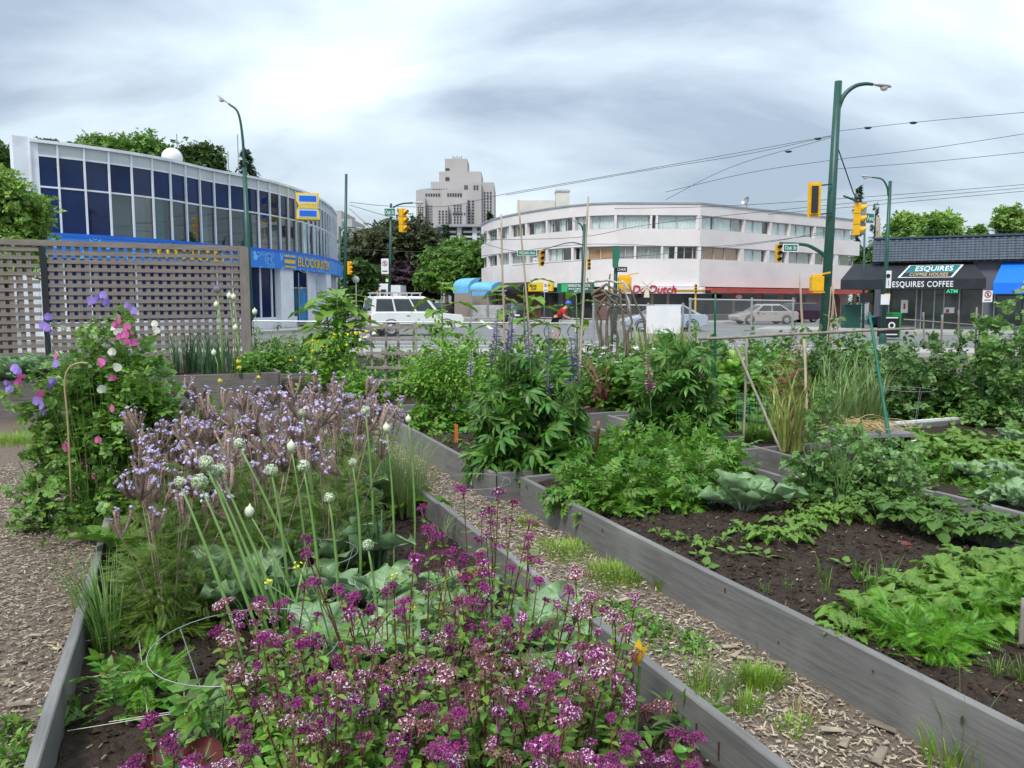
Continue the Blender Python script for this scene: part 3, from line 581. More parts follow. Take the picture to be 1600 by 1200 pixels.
V, Fl = textVF('ATM', 0.26, 0.004, 0.008); b = MB(); b.add(put(V, (*(CS[0] + cd * cx(1489) + cn * 0.06), 2.15), (*cd, 0)), Fl); b.build('lettering', emis('green_neon', (0.05, 0.55, 0.25), 0.6), ch)
csbox(1478, 1494, 1.0, 1.3, 0.05, 0.065, m_white, 'notice'); csbox(1481, 1486, 1.02, 1.2, 0.066, 0.07, m_rlet, 'notice_print')
b = MB(); b.prism([tuple(CS[0] + cn * 4.2 - cd * 6), tuple(CS[1] + cn * 4.2), tuple(CS[1] - cn), tuple(CS[0] - cn - cd * 6)], 0, 0.15); b.build('pavement_shop', m_conc, kind='structure')
b = MB(); b.box((28.4, 49, 5.05), (3.2, 1.2, 0.5)); b.build('roof_unit', m_grey, ch)
b = MB(); b.box((32.8, 48, 5.1), (4, 1.4, 0.6)); b.build('roof_unit', m_grey, ch)

# ------------------------------------------------------------ HOSPITAL TOWER and other far blocks
hp = thing('tower_block', 'tall pale stepped concrete tower in the distance beyond the crossing', 'building', (*D(710, 470, 350)[:2], 0))
m_hc = mat('tower_concrete', (0.40, 0.38, 0.375), 0.9, 0.05, 0.03, stretch=(4, 4, 0.6), dirt=((0.36, 0.34, 0.33), 0.05, 0.5))
m_hw = mat('tower_window', (0.05, 0.055, 0.06), 0.2, 0.3, 0.4)
HB = [(695, 730, 248, 372, 18, 40), (686, 752, 268, 366, 24, 30), (673, 751, 284, 360, 30, 30), (752, 772, 285, 352, 36, 30), (650, 694, 297, 356, 34, 25), (690, 722, 296, 352, 30, 20), (722, 752, 286, 350, 30, 24), (662, 690, 310, 349, 20, 20), (690, 730, 310, 345, 20, 20), (676, 700, 321, 342, 20, 14), (706, 728, 318, 338, 20, 14), (650, 664, 308, 346, 20, 14)]
for (u0, u1, v, y, dep, _) in HB:
    b = MB(); ubox(b, u0, u1, v, None, y, dep); b.build('block', m_hc, hp)
b = MB()
def wgrid(u0, u1, v0, v1, nx, ny, y, fx=0.5, fz=0.5):
    for i in range(nx):
        for j in range(ny):
            u = u0 + (u1 - u0) * (i + .5) / nx; v = v0 + (v1 - v0) * (j + .5) / ny; p = D(u, v, y - 0.12); ww = (u1 - u0) / nx * fx / F * y; hh = (v1 - v0) / ny * fz / F * y
            b.box(p, (ww, 0.3, hh))
wgrid(755, 769, 299, 350, 3, 11, 352, .5, .55); wgrid(708, 722, 319, 350, 3, 7, 338, .55, .55); wgrid(730, 742, 312, 350, 2, 8, 350, .5, .5); wgrid(684, 700, 328, 350, 3, 5, 342, .5, .5)
wgrid(652, 662, 322, 368, 3, 12, 346, .5, .5); wgrid(665, 676, 320, 368, 4, 11, 349, .4, .5); wgrid(664, 688, 302, 307, 6, 1, 356, .6, .8); wgrid(698, 722, 301, 308, 6, 1, 352, .6, .7); wgrid(725, 731, 289, 296, 2, 2, 350, .7, .7); wgrid(739, 748, 289, 297, 2, 2, 350, .6, .6)
wgrid(696, 702, 263, 266, 1, 1, 372, 1, 1); wgrid(696, 702, 277, 282, 1, 1, 366, 1, 1); wgrid(676, 700, 295, 297, 6, 1, 360, .5, 1); wgrid(706, 728, 332, 336, 5, 1, 338, .4, .8)
b.build('windows', m_hw, hp, kind='stuff')
b = MB(); p = D(666, 296, 360); b.lathe([(3.2, -1.5), (3.2, 0), (2.2, .6), (.4, .9)], p, n=16); b.build('roof_drum', mat('drum_blue', (0.35, 0.4, 0.45), 0.5, 0.1, .2), hp)
b = MB()
for k in range(5): p = D(708 + k * 3.2, 244 + (k % 2) * 1.5, 374); b.tube([p - np.array([0, 0, 2.5]), p], 0.35, 5)
b.build('roof_plant', m_hc, hp)
ap = thing('grey_apartment_block', 'grey flat roofed apartment block with balconies in front of the tower', 'building', (*D(715, 470, 200)[:2], 0))
m_apt = mat('apartment_grey', (0.30, 0.31, 0.32), 0.85, 0.08, 0.1); m_apw = mat('apartment_pale', (0.50, 0.51, 0.51), 0.8, 0.08, 0.1)
b = MB(); ubox(b, 684, 753, 352, None, 204, 20); b.build('wall', m_apt, ap)
b = MB(); ubox(b, 681, 755, 350.5, None, 200, 26, D(681, 354, 200)[2]); b.build('roof', m_apt, ap)
for j in range(6):
    v = 361 + j * 7.5; b = MB()
    for u0, u1 in ((690, 713), (724, 750)): a = D(u0, v, 202); q = D(u1, v, 202); b.bb(a[0], q[0], 201.5, 204, a[2] - 0.45, a[2])
    b.build('balcony', m_apw, ap)
    b = MB()
    for u0, u1 in ((692, 711), (727, 748)): a = D(u0, v - 1.6, 203.9); q = D(u1, v - 4.6, 203.9); b.bb(a[0], q[0], 203.8, 204.1, a[2], q[2])
    b.build('window', m_hw, ap)
for u in (714, 738): b = MB(); ubox(b, u, u + 7, 354, None, 201.2, 2.5); b.build('pier', m_apw, ap)
lb_ = thing('far_office_block', 'pale stepped office block half hidden behind the curved glass shop', 'building', (*D(540, 470, 130)[:2], 0))
for u0, u1, v, y in ((522, 533, 329, 136), (530, 550, 342, 133), (540, 563, 366, 129), (528, 541, 356, 128)):
    b = MB(); ubox(b, u0, u1, v, None, y, 12); b.build('block', m_hc, lb_)
b = MB()
for v in (372, 379, 386, 393): a = D(542, v, 128.9); q = D(561, v + 3.2, 128.9); b.bb(a[0], q[0], 128.8, 129.1, q[2], a[2])
for v in (346, 353): a = D(534, v, 132.9); q = D(540, v + 5, 132.9); b.bb(a[0], q[0], 132.8, 133.1, q[2], a[2])
b.build('windows', mat('greenish_window', (0.10, 0.18, 0.17), 0.2, 0.3, .4), lb_, kind='stuff')
def house(u0, u1, ve, vr, y, wallm, roofm, lab, chim=False):
    a, q = D(u0, ve, y), D(u1, ve, y); r_ = D(u0, vr, y)[2]; h = thing('house', lab, 'house', ((a[0] + q[0]) / 2, y, 0), group='houses along the far street')
    b = MB(); b.bb(a[0], q[0], y, y + 9, 0, a[2]); b.build('wall', wallm, h)
    b = MB(); x0, x1 = a[0] - .5, q[0] + .5; b.add([(x0, y - .6, a[2]), (x1, y - .6, a[2]), (x1, y + 9.6, a[2]), (x0, y + 9.6, a[2]), (x0 + 1.2, y + 4.5, r_), (x1 - 1.2, y + 4.5, r_)], [(0, 1, 5, 4), (1, 2, 5), (2, 3, 4, 5), (3, 0, 4), (3, 2, 1, 0)]); rr = b.build('roof', roofm, h)
    if chim: b = MB(); b.bb(x0 + 1.6, x0 + 2.5, y + 3, y + 4, a[2], r_ + 1.2); b.build('chimney', m_brick, rr)
    for f in (.25, .7):
        for zf in (.25, .7): b = MB(); xx = a[0] + (q[0] - a[0]) * f; b.box((xx, y - .03, a[2] * zf), (0.9, .1, 1.1)); b.build('window', m_hw, h)
m_slate = mat('slate_roof', (0.25, 0.28, 0.31), 0.7, 0.15, 1)
house(555, 578, 422, 411, 118, m_stuc, m_slate, 'pale house with a slate roof and red brick chimney at the far left', True)
house(578, 604, 424, 412, 112, m_stuc, m_slate, 'pale house with grey roof left of the green signal post')
house(735, 760, 426, 408, 120, m_white, mat('dark_roof', (0.05, 0.05, 0.06), 0.8, .2, 1), 'white house with dark roof beside the cream building')
# ============================================================ foliage templates
def leafT(W=0.5, ns=4, droop=0.25, fold=0.12, prof=None, wav=0.0, pet=0.0, seed=0):
    """leaf of length 1 along +Y, normal +Z; returns (V,[quads])"""
    r = np.random.default_rng(seed); V = []
    prof = prof or (lambda t: math.sin(math.pi * min(1, t * 0.97 + 0.03) ** 0.8))
    for i in range(ns + 1):
        t = i / ns; w_ = W / 2 * max(prof(t), 0.02); y = pet + t * (1 - pet); z = -droop * t * t
        V += [(-w_, y, z + fold * w_ * 2 + wav * r.normal()), (0, y, z), (w_, y, z + fold * w_ * 2 + wav * r.normal())]
    Fq = []
    for i in range(ns):
        for j in (0, 1): a = 3 * i + j; Fq.append((a, a + 1, a + 4, a + 3))
    return np.array(V), [np.array(Fq)]
def rhomb(W=0.6, droop=0.15):
    return np.array([(0, 0, 0), (W / 2, .45, .08), (0, 1, -droop), (-W / 2, .45, .08)]), [np.array([(0, 1, 2, 3)])]
def merge(Ts):
    V = []; Q = {}; n = 0
    for v, fs in Ts:
        V.append(v)
        for f in fs: Q.setdefault(f.shape[1], []).append(f + n)
        n += len(v)
    return np.concatenate(V), [np.concatenate(q) for q in Q.values()]
def xf(T, s=1, rz=0, rx=0, ry=0, off=(0, 0, 0)):
    M = np.array((Matrix.Rotation(rz, 3, 'Z') @ Matrix.Rotation(rx, 3, 'X') @ Matrix.Rotation(ry, 3, 'Y')))
    return (T[0] * s) @ M.T + np.array(off), T[1]
def rdir(n, zmin=-1.0, zmax=1.0, r=rng):
    z = r.uniform(zmin, zmax, n); a = r.uniform(0, 2 * np.pi, n); q = np.sqrt(1 - z * z); return np.stack([q * np.cos(a), q * np.sin(a), z], 1)
RH = rhomb()
CL = merge([xf(rhomb(0.7), s, a, R(20), 0, o) for s, a, o in ((1, 0, (0, 0, 0)), (.9, 1.9, (.1, .1, .1)), (.95, 4.0, (-.1, 0, -.05)), (.8, 5.2, (.2, -.2, .1)))])
# ============================================================ trees
m_bark = mat('bark', (0.09, 0.07, 0.055), 0.95, 0.3, 3, bump=0.5)
def tree(name, label, base, lobes, n, leaf, lm, trunk_r=0.3, T=CL, conifer=False, group=None):
    """lobes: (x,y,z,rx,ry,rz) about the base"""
    t = thing(name, label, 'tree', base, 0, group); r = np.random.default_rng(int(abs(base[0] * 131 + base[1] * 17)) + n)
    tb = MB(); H = max(l[2] for l in lobes)
    tb.tube([(0, 0, -0.2), (0.05, 0, H * .35), (0, 0.1, H * .7), (0, 0, H)], [trunk_r, trunk_r * .8, trunk_r * .5, trunk_r * .15], 8)
    for l in lobes[:9]:
        z0 = H * .3; tb.tube([(0, 0, z0), (l[0] * .5, l[1] * .5, (z0 + l[2]) / 2), (l[0] * .9, l[1] * .9, l[2])], [trunk_r * .4, trunk_r * .25, trunk_r * .08], 5)
    loc_build(tb, 'trunk', m_bark, t, True)
    vol = np.array([l[3] * l[4] + l[3] * l[5] for l in lobes]); cnt = r.multinomial(n, vol / vol.sum()); mb = MB()
    for l, c in zip(lobes, cnt):
        # twig clumps inside the lobe, leaves in each clump
        k = max(6, c // 22); cd_ = rdir(k, -0.75, 1, r); cr = r.uniform(.55, 1.05, k) ** .6; C = cd_ * cr[:, None] * np.array(l[3:6]) + np.array(l[:3])
        idx = r.integers(0, k, c); sp = np.array(l[3:6]).min() * .30
        P = C[idx] + r.normal(0, 1, (c, 3)) * sp * np.array([1, 1, .7])
        out_ = nrm(P - np.array(l[:3]) + r.normal(0, .3, (c, 3)) * sp)
        Dr = nrm(out_ * .6 + rdir(c, r=r) + np.array([0, 0, -.25])); U = nrm(out_ * .5 + np.array([0, 0, 1.]) + r.normal(0, .45, (c, 3)))
        mb.inst(T, P, Dr, U, leaf * r.uniform(.65, 1.35, c))
    loc_build(mb, 'crown', lm, t)
    return t
def lobes(n, R_, zc, zr, seed, sz=(.35, .55), flat=1.0):
    r = np.random.default_rng(seed); out = []
    for i in range(n):
        a = i * 2.4 + r.uniform(-.4, .4); q = R_ * math.sqrt((i + .4) / n) * .62; z = zc + zr * r.uniform(-.75, 1) * math.sqrt(max(0.05, 1 - (q / R_) ** 2)) * .75; s = R_ * r.uniform(*sz)
        out.append((q * math.cos(a), q * math.sin(a), z, s, s, s * flat * .85))
    return out
lm_dk = leafmat('leaf_dark_green', (0.054, 0.132, 0.034)); lm_md = leafmat('leaf_mid_green', (0.101, 0.232, 0.046)); lm_lt = leafmat('leaf_light_green', (0.155, 0.310, 0.070))
lm_mp = leafmat('leaf_maple_dark', (0.062, 0.090, 0.043), hue=0.03); lm_pp = leafmat('leaf_purple', (0.043, 0.019, 0.034)); lm_cn = leafmat('leaf_conifer', (0.034, 0.078, 0.046)); lm_br = leafmat('leaf_bright', (0.075, 0.185, 0.03))
def tr(name, label, u, vtop, vbot, wpx, y, n, leaf, lm, seed, nl=12, group='trees behind the buildings', sz=(.35, .55), zlow=None):
    x = D(u, 470, y)[0]; zt = D(u, vtop, y)[2]; zb = D(u, vbot, y)[2]; R_ = wpx / 2 / F * y
    zc = (zt + zb) / 2; zr = (zt - zb) / 2
    tree(name, label, (x, y, 0), lobes(nl, R_, zc, zr * 1.05, seed, sz, min(1.2, zr / R_ + .25)), n, leaf, lm, 0.35 * R_ / 4 + .12, group=group)
tr('broadleaf_tree', 'big round green tree rising behind the curved glass shop roof', 208, 218, 340, 130, 75, 20000, .32, lm_md, 3, 22)
tr('broadleaf_tree', 'green tree just right of the big one behind the shop roof dome', 312, 242, 330, 92, 78, 9000, .34, lm_dk, 4, 10)
tr('broadleaf_tree', 'tall dark tree at the left edge beside the white end pier', 4, 214, 420, 105, 48, 12000, .32, lm_dk, 5, 14)
tr('broadleaf_tree', 'small tree top peeping over the left end of the shop roof', 90, 224, 300, 50, 60, 1800, .4, lm_dk, 6, 6)
tr('shrub_tree', 'leafy shrub with narrow leaves in front of the shop, above the lattice', 2, 285, 470, 170, 21, 11000, .13, lm_lt, 7, 20, None, (.28, .42))
tr('maple_tree', 'large dark bronze maple beyond the crossing', 618, 358, 455, 142, 92, 15000, .42, lm_mp, 8, 18)
tr('broadleaf_tree', 'dark purple leaved tree under the bronze maple', 648, 425, 474, 90, 88, 4500, .45, lm_pp, 9, 10)
tr('broadleaf_tree', 'bright green tree between the bronze maple and the cream building', 710, 395, 462, 115, 84, 13000, .38, lm_br, 10, 14)
tr('broadleaf_tree', 'rounded green tree in front of the grey apartment block', 735, 372, 440, 80, 100, 5000, .5, lm_md, 11, 10)
tr('broadleaf_tree', 'distant green tree left of the bronze maple', 575, 385, 430, 60, 125, 3000, .6, lm_md, 12, 8)
tr('broadleaf_tree', 'small dark street tree by the crossing at the green post', 565, 415, 475, 56, 70, 3500, .4, lm_dk, 13, 9)
tr('broadleaf_tree', 'tall loose green tree behind the coffee shop corner', 1425, 320, 470, 125, 85, 13000, .40, lm_lt, 14, 14, sz=(.25, .4))
tr('broadleaf_tree', 'green tree behind the coffee shop roof right of the wooden pole', 1470, 335, 450, 70, 80, 6000, .38, lm_md, 15, 9, sz=(.25, .42))
tr('broadleaf_tree', 'slim small tree showing above the middle of the tiled roof', 1519, 342, 430, 30, 80, 1600, .45, lm_md, 16, 7)
tr('broadleaf_tree', 'green tree above the tiled roof at the right edge', 1588, 330, 440, 90, 82, 8000, .40, lm_lt, 17, 11, sz=(.25, .42))
tr('broadleaf_tree', 'dark leafy tree filling the gap beside the wooden utility pole', 1368, 395, 490, 70, 78, 4500, .5, lm_dk, 18, 10)
def conifer(label, u, vtop, y, wpx, n, seed, vb=470):
    x = D(u, 470, y)[0]; H = D(u, vtop, y)[2]; z0 = max(0, D(u, vb, y)[2]); R_ = wpx / 2 / F * y; r = np.random.default_rng(seed)
    t = thing('conifer_tree', label, 'tree', (x, y, 0), 0, 'conifers'); tb = MB(); tb.tube([(0, 0, 0), (0, 0, H * .98)], [.3, .04], 6); loc_build(tb, 'trunk', m_bark, t)
    mb = MB(); nb = n // 14; zz = r.uniform(0, 1, nb) ** 1.2; z = z0 + (H - z0) * zz; a = r.uniform(0, 6.28, nb); ln = R_ * (1 - zz) ** .8 * r.uniform(.6, 1.1, nb) + .15
    for f in np.linspace(.25, 1, 14):
        P = np.stack([np.cos(a) * ln * f, np.sin(a) * ln * f, z - ln * f * .25 + r.normal(0, .08, nb)], 1); Dr = np.stack([np.cos(a), np.sin(a), np.full(nb, -.35)], 1) + r.normal(0, .5, (nb, 3))
        mb.inst(RH, P, Dr, np.array([0, 0, 1.]) + r.normal(0, .3, (nb, 3)), R_ * .28 * r.uniform(.6, 1.2, nb))
    loc_build(mb, 'crown', lm_cn, t)
conifer('dark narrow conifer behind the right end of the cream building', 1335, 290, 95, 34, 2600, 1)
conifer('ragged conifer top behind the curved shop roof by the lamp post', 392, 232, 80, 44, 1500, 2, 300)
conifer('dark conifer in front of the grey apartment block', 698, 350, 110, 26, 2200, 3, 410)
conifer('pair of conifer tops above the left end of the cream building roof', 766, 330, 130, 32, 1500, 4, 400)
conifer('small conifer top left of the coffee shop, behind the yellow signal', 1362, 318, 90, 22, 1200, 5, 420)

# ============================================================ POLES, LAMPS, SIGNALS, WIRES
def tubeobj(pts, r, mt, nm, par, n=8): b = MB(); b.tube(pts, r, n); return b.build(nm, mt, par, True)
m_lens = mat('lamp_lens', (0.6, 0.6, 0.58), 0.2, 0.1, 3); m_lamp = mat('lamp_grey', (0.42, 0.41, 0.42), 0.45, 0.1, 5)
def lamphead(p, d, par, s=1.0):
    d = nrm(d); b = MB(); p = np.asarray(p); up = np.array([0, 0, 1.0])
    n = 10; V = []; sec = [(0, .05), (.12, .10), (.35, .17), (.6, .16), (.72, .06)]
    for t, h in sec:
        for k in range(n):
            a = 2 * math.pi * k / n; V.append(p + d * t * s + np.cross(d, up) * math.cos(a) * h * .95 * s + up * math.sin(a) * h * (.5 if math.sin(a) > 0 else .35) * s)
    b.add(V, [(i * n + k, i * n + (k + 1) % n, (i + 1) * n + (k + 1) % n, (i + 1) * n + k) for i in range(4) for k in range(n)] + [tuple(range(n))[::-1], tuple(range(4 * n, 5 * n))])
    o = b.build('lamp_head', m_lamp, par, True)
    c = p + d * .45 * s - up * .05 * s; b = MB(); b.lathe([(.15 * s, 0), (.14 * s, -.06 * s), (.09 * s, -.12 * s), (.01, -.14 * s)], c, n=12); b.build('lens', m_lens, o, True)
def lamp(label, u, vb, vt, y, arm, r=.1, s=1.0, head=True, straight=False):
    """arm: list of (u,v) for the curved arm, last = lamp head"""
    b0 = D(u[0], vb, y); t0 = D(u[1], vt, y); base = np.array([b0[0], y, 0.0])
    o = thing('street_lamp', label, 'street lamp', base, 0, 'green street lamps')
    q = MB(); q.tube([base, (base + t0) / 2, t0], [r * 1.25, r * 1.05, r * .85], 10); q.lathe([(r * 2, 0), (r * 2, .25), (r * 1.3, .4)], base, n=10); q.build('pole', m_green, o, True)
    A = spline([D(a, b_, y) for a, b_ in arm], 14); q = MB(); q.tube(A, np.linspace(r * .6, r * .35, 14), 8); q.build('arm', m_green, o, True)
    lamphead(A[-1], A[-1] - A[-2], o, s)
    return o, base, t0
lamp('tall green lamp post with curved arm in front of the curved glass shop', (393, 382), 525, 262, 28, ((382, 266), (379, 215), (372, 176), (357, 162)), .088, .62)
RP, base9, top9 = lamp('thick green pole with lamp arm and traffic signals at the near right corner', (1286, 1310), 545, 127, 26, ((1307, 178), (1318, 150), (1335, 135), (1352, 131), (1364, 132)), .135, .8)
q = MB(); q.tube(spline([D(1306, 190, 26), D(1312, 165, 26), D(1322, 147, 26)], 6), .04, 6); q.build('arm_brace', m_green, RP, True)
lamp('green lamp post in front of the coffee shop corner', (1379, 1391), 535, 283, 31, ((1388, 305), (1386, 292), (1378, 280), (1362, 277)), .072, .55)
lamp('slim green lamp post left of the cream building curve', (775, 775), 500, 366, 74, ((775, 376), (772, 369), (764, 364)), .12, .9)
lamp('green lamp post in front of the cream building with walk signal', (909, 913), 505, 350, 47, ((912, 362), (908, 352), (903, 348)), .1, .55)
lamp('distant green lamp post at the right edge of the glass shop', (529, 531), 500, 354, 76, ((531, 362), (536, 357), (546, 355), (556, 356)), .13, .9)
for k, (u, vt) in enumerate(((578, 408), (589, 402), (650, 412), (717, 388))):
    lamp(['far lamp post beside the pale houses, left one', 'far lamp post beside the pale houses, right one', 'far lamp post against the dark purple tree', 'far green post with lamp right of the wooden pole'][k], (u, u), 476, vt, 105 + 6 * k, ((u, vt + 6), (u + 4, vt), (u + (12 if k < 2 else -12), vt - 1)), .12, 1.1)
def pole(name, label, u, vb, vt, y, r, mt, cat='pole'):
    b0 = D(u[0], vb, y); t0 = D(u[1], vt, y); base = np.array([b0[0], y, 0.]); b = MB(); b.tube([base, (base + t0) / 2, t0], [r * 1.2, r, r * .85], 10); return b.build(name, mt, None, True, label=label, cat=cat), base, t0
pole('trolley_pole', 'tall straight green trolley wire pole at the end of the glass shop', (538, 541), 505, 272, 45, .085, m_green)
p4, b4, t4 = pole('signal_pole', 'green signal pole with green street name sign by the crossing', (607, 611), 500, 318, 47, .08, m_green)
pole('dark_curved_mast', 'thin dark mast standing behind the thick green pole', (1349, 1351), 500, 355, 44, .06, m_green)
pole('utility_pole', 'weathered wooden utility pole behind the lamp post by the coffee shop', (1374, 1372), 500, 340, 58, .16, mat('pole_wood', (0.30, 0.25, 0.20), 0.9, 0.2, 1, stretch=(6, 6, .4)))
pole('utility_pole', 'distant wooden utility pole in front of the bright green tree', (711, 713), 472, 396, 98, .14, mat('pole_wood_red', (0.32, 0.2, 0.14), 0.9, 0.2, 1))
p8, b8, t8 = pole('signal_pole', 'green signal post behind the stick arbour with street sign and walk signal', (960, 963), 505, 388, 40, .10, m_green)
q = MB(); q.tube(spline([D(1351, 362, 44), D(1349, 335, 44), D(1340, 316, 44), D(1318, 306, 44)], 10), .06, 6); q.build('curved_arm', m_green, bpy.data.objects['dark_curved_mast'], True)
m_lr = mat('lens_red', (0.12, 0.01, 0.01), 0.3, .1, 2); m_la = mat('lens_amber', (0.12, 0.05, 0.005), 0.3, .1, 2); m_lgn = mat('lens_green', (0.01, 0.06, 0.03), 0.3, .1, 2); m_lit = emis('lens_green_lit', (0.05, 0.8, 0.25), 2.0)
def signal(label, u, v0, v1, y, face=0, dark=False, lit=False, hw=.17, backplate=False):
    """face: direction the lenses look, 0 = to the camera, in degrees turning left"""
    t0, t1 = D(u, v0, y), D(u, v1, y); h = t0[2] - t1[2]; c = (t0 + t1) / 2
    o = thing('traffic_signal', label, 'traffic light', (c[0], c[1], c[2] - h / 2), R(face), 'traffic signals'); s = h / 3
    b = MB()
    for k in range(3): b.box((0, 0, s * (k + .5)), (s * .82, s * .62, s * .93))
    b.box((0, .02, h / 2), (s * .7, s * .5, h * .98)); loc_build(b, 'housing', m_yel, o)
    if backplate: b = MB(); b.box((0, s * .1, h / 2), (s * 1.25, .03, h * 1.12)); loc_build(b, 'backplate', m_yel, o); b = MB(); b.box((0, s * .3, h * .5), (s * .62, s * .4, h * .86)); loc_build(b, 'signal_back', m_dark, o)
    for k, ml in enumerate((m_lit if lit else m_lgn, m_la, m_lr)):
        z = s * (k + .5); n = 10; b = MB(); V = []
        for yy in (-s * .31, -s * .85):
            for i in range(n):
                a = R(-40) + i / (n - 1) * R(260); V.append((s * .33 * math.cos(a), yy if yy > -s * .5 else yy + (.25 * s if math.sin(a) < 0 else 0), z + s * .33 * math.sin(a)))
        b.add(V, [(i, i + 1, n + i + 1, n + i) for i in range(n - 1)]); loc_build(b, 'visor', m_yel if not dark else m_dark, o)
        b = MB(); b.disc((0, -s * .33, z), s * .31, (0, -1, 0), 14); loc_build(b, 'lens', ml, o)
    return o
signal('yellow signal hanging beside the green street name sign at the far corner', 629, 326, 363, 46, 60)
signal('small signal with green light lit on the pole above the white van', 605, 424, 441, 47, 0, lit=True, dark=True)
signal('yellow signal on the trolley pole beside the shop banner', 546, 408, 429, 45, 70)
signal('yellow signal with dark lenses in front of the cream building windows, left', 846, 391, 416, 46, 20, dark=True)
signal('narrow signal on the lamp post in front of the orange blinds', 920, 404, 422, 46.5, 10, dark=True)
signal('yellow signal on the long mast arm beside the green street sign', 1216, 381, 410, 25.5, 10, dark=True)
signal('big yellow signal seen from behind on the thick green pole', 1272, 288, 336, 25.6, 170, backplate=True)
signal('big yellow signal right of the thick green pole, turned sideways', 1339, 317, 368, 26.4, 65)
signal('small dark signal on a post in front of the cream building shopfront', 1087, 444, 458, 52, 0, dark=True)
pole('signal_pole', 'thin post carrying the small dark signal by the shopfront', (1086, 1087), 512, 450, 52.2, .06, m_yel)
m_grs = mat('street_sign_green', (0.005, 0.17, 0.11), 0.45, .08, 2)
def plate(name, label, u0, u1, v0, v1, y, mt, text=None, tm=None, yaw=0, fs=.6, cat='sign', rim=None, size=None):
    a, b_ = D(u0, v1, y), D(u1, v0, y); c = (a + b_) / 2; X = np.array([math.cos(yaw), math.sin(yaw), 0]); wdt = (b_[0] - a[0]) / math.cos(yaw); h = b_[2] - a[2]
    o = thing(name, label, cat, c); q = MB(); q.box(c, (wdt, .03, h), X); q.build('plate', mt, o)
    if rim: q = MB(); q.box(c + np.array([0, .004, 0]), (wdt + .06, .025, h + .06), X); q.build('rim', rim, o)
    if text:
        V, Fl = textVF(text, 1.0, .004, .008); V[:, 1] *= h * fs / np.ptp(V[:, 1]); V[:, 0] *= wdt * .86 / np.ptp(V[:, 0]); V[:, 2] *= .5; q = MB(); q.add(put(V - np.array([V[:, 0].min() + np.ptp(V[:, 0]) / 2, V[:, 1].min() + np.ptp(V[:, 1]) / 2, 0]), c + np.array([X[1], -X[0], 0]) * .02, X), Fl); q.build('lettering', tm or m_white, o)
    return o, c, wdt, h
plate('street_sign', 'green street name sign on the signal pole by the crossing', 601, 617, 326, 337, 46.8, m_grs, 'Oak St', rim=m_white)
plate('street_sign', 'green street name sign on the long mast arm', 1224.5, 1246, 382.5, 392, 25.4, m_grs, 'Oak St', rim=m_white)
plate('street_sign', 'green avenue name sign in front of the strip windows, left', 809, 838, 391, 399, 45.8, m_grs, 'W 16th Ave', rim=m_white)
plate('street_sign', 'green avenue sign right of the big sideways signal', 1351, 1367, 334, 348, 26.6, m_grs, 'Ave', rim=m_white, yaw=.5)
plate('street_sign', 'small black street sign on the post behind the stick arbour', 963, 980, 417, 425, 39.8, m_black, 'OAK', fs=.5)
def nosign(label, u0, u1, v0, v1, y):
    o, c, w_, h = plate('traffic_sign', label, u0, u1, v0, v1, y, m_white); q = MB(); r_ = w_ * .36; cc = c + np.array([0, -.02, h * .18])
    q.lathe([(r_, 0), (r_, .008), (r_ * .75, .008), (r_ * .75, 0)], cc, (0, -1, 0), 18); q.beam(cc + np.array([-r_ * .6, -.006, r_ * .6]), cc + np.array([r_ * .6, -.006, -r_ * .6]), .008, r_ * .2, (0, -1, 0)); q.build('red_ring', m_rlet, o)
    q = MB(); q.box(cc + np.array([0, -.002, 0]), (r_ * .35, .006, r_ * 1.0)); q.box(c + np.array([0, -.02, -h * .32]), (w_ * .7, .006, h * .07)); q.build('black_symbol', m_black, o)
nosign('white no turn sign on the signal pole beside the white van', 596, 607, 404, 428, 46.7); nosign('white no turn sign left of the yellow signal at the strip windows', 833, 840, 395, 410, 45.9); nosign('white parking sign at the right beside the pea vines', 1535, 1551, 454, 472, 33)
nosign('white no stopping sign low on a thin post by the dark shopfront', 849, 856, 441, 456, 55)
pole('sign_post', 'thin post of the low sign by the dark shopfront', (850, 851), 503, 441, 55.2, .03, m_grey)
plate('traffic_sign', 'white sign with black arrow on the lamp post by the coffee shop', 1384, 1393, 423, 450, 30.7, m_white); 
q = MB(); c = D(1388, 431, 30.66); q.disc(c, .08, (0, -1, 0), 12); q.beam(D(1388.5, 447, 30.66), D(1388.5, 438, 30.66), .006, .03, (0, -1, 0)); q.build('arrow', m_black, bpy.data.objects['traffic_sign.004'] if 'traffic_sign.004' in bpy.data.objects else None)
plate('notice', 'yellow notice taped to the lamp post by the coffee shop', 1382, 1391, 458.5, 470, 30.75, m_yel); plate('notice', 'white paper notice on the lamp post by the coffee shop', 1376, 1390, 460, 476, 30.6, m_white)
plate('traffic_sign', 'yellow diamond warning sign far down the street', 729, 736, 447, 455, 96, m_yel)
def pedbox(label, u0, u1, v0, v1, y, lab2=None):
    a, b_ = D(u0, v1, y), D(u1, v0, y); c = (a + b_) / 2; o = thing('walk_signal', label, 'walk signal', c, 0, 'walk signal boxes'); w_, h = b_[0] - a[0], b_[2] - a[2]
    q = MB(); q.box(c, (w_, w_ * .7, h * .8)); q.box(c + np.array([0, .02, h * .45]), (w_ * .8, w_ * .5, h * .12)); q.box(c + np.array([w_ * .1, -.02, -h * .46]), (w_ * 1.0, w_ * .6, h * .07)); bev = q.build('housing', m_yel, o)
    m_ = bev.modifiers.new('b', 'BEVEL'); m_.width = .03; m_.segments = 2
    q = MB(); q.beam(c + np.array([w_ * .2, 0, h * .5]), c + np.array([w_ * 1.1, 0, h * .62]), .05, .05); q.build('bracket', m_yel, o)
pedbox('yellow walk signal box on the thick green pole', 1266, 1286, 429, 458, 25.7); pedbox('yellow walk signal box above the stick arbour', 966, 986, 430, 456, 39.8)
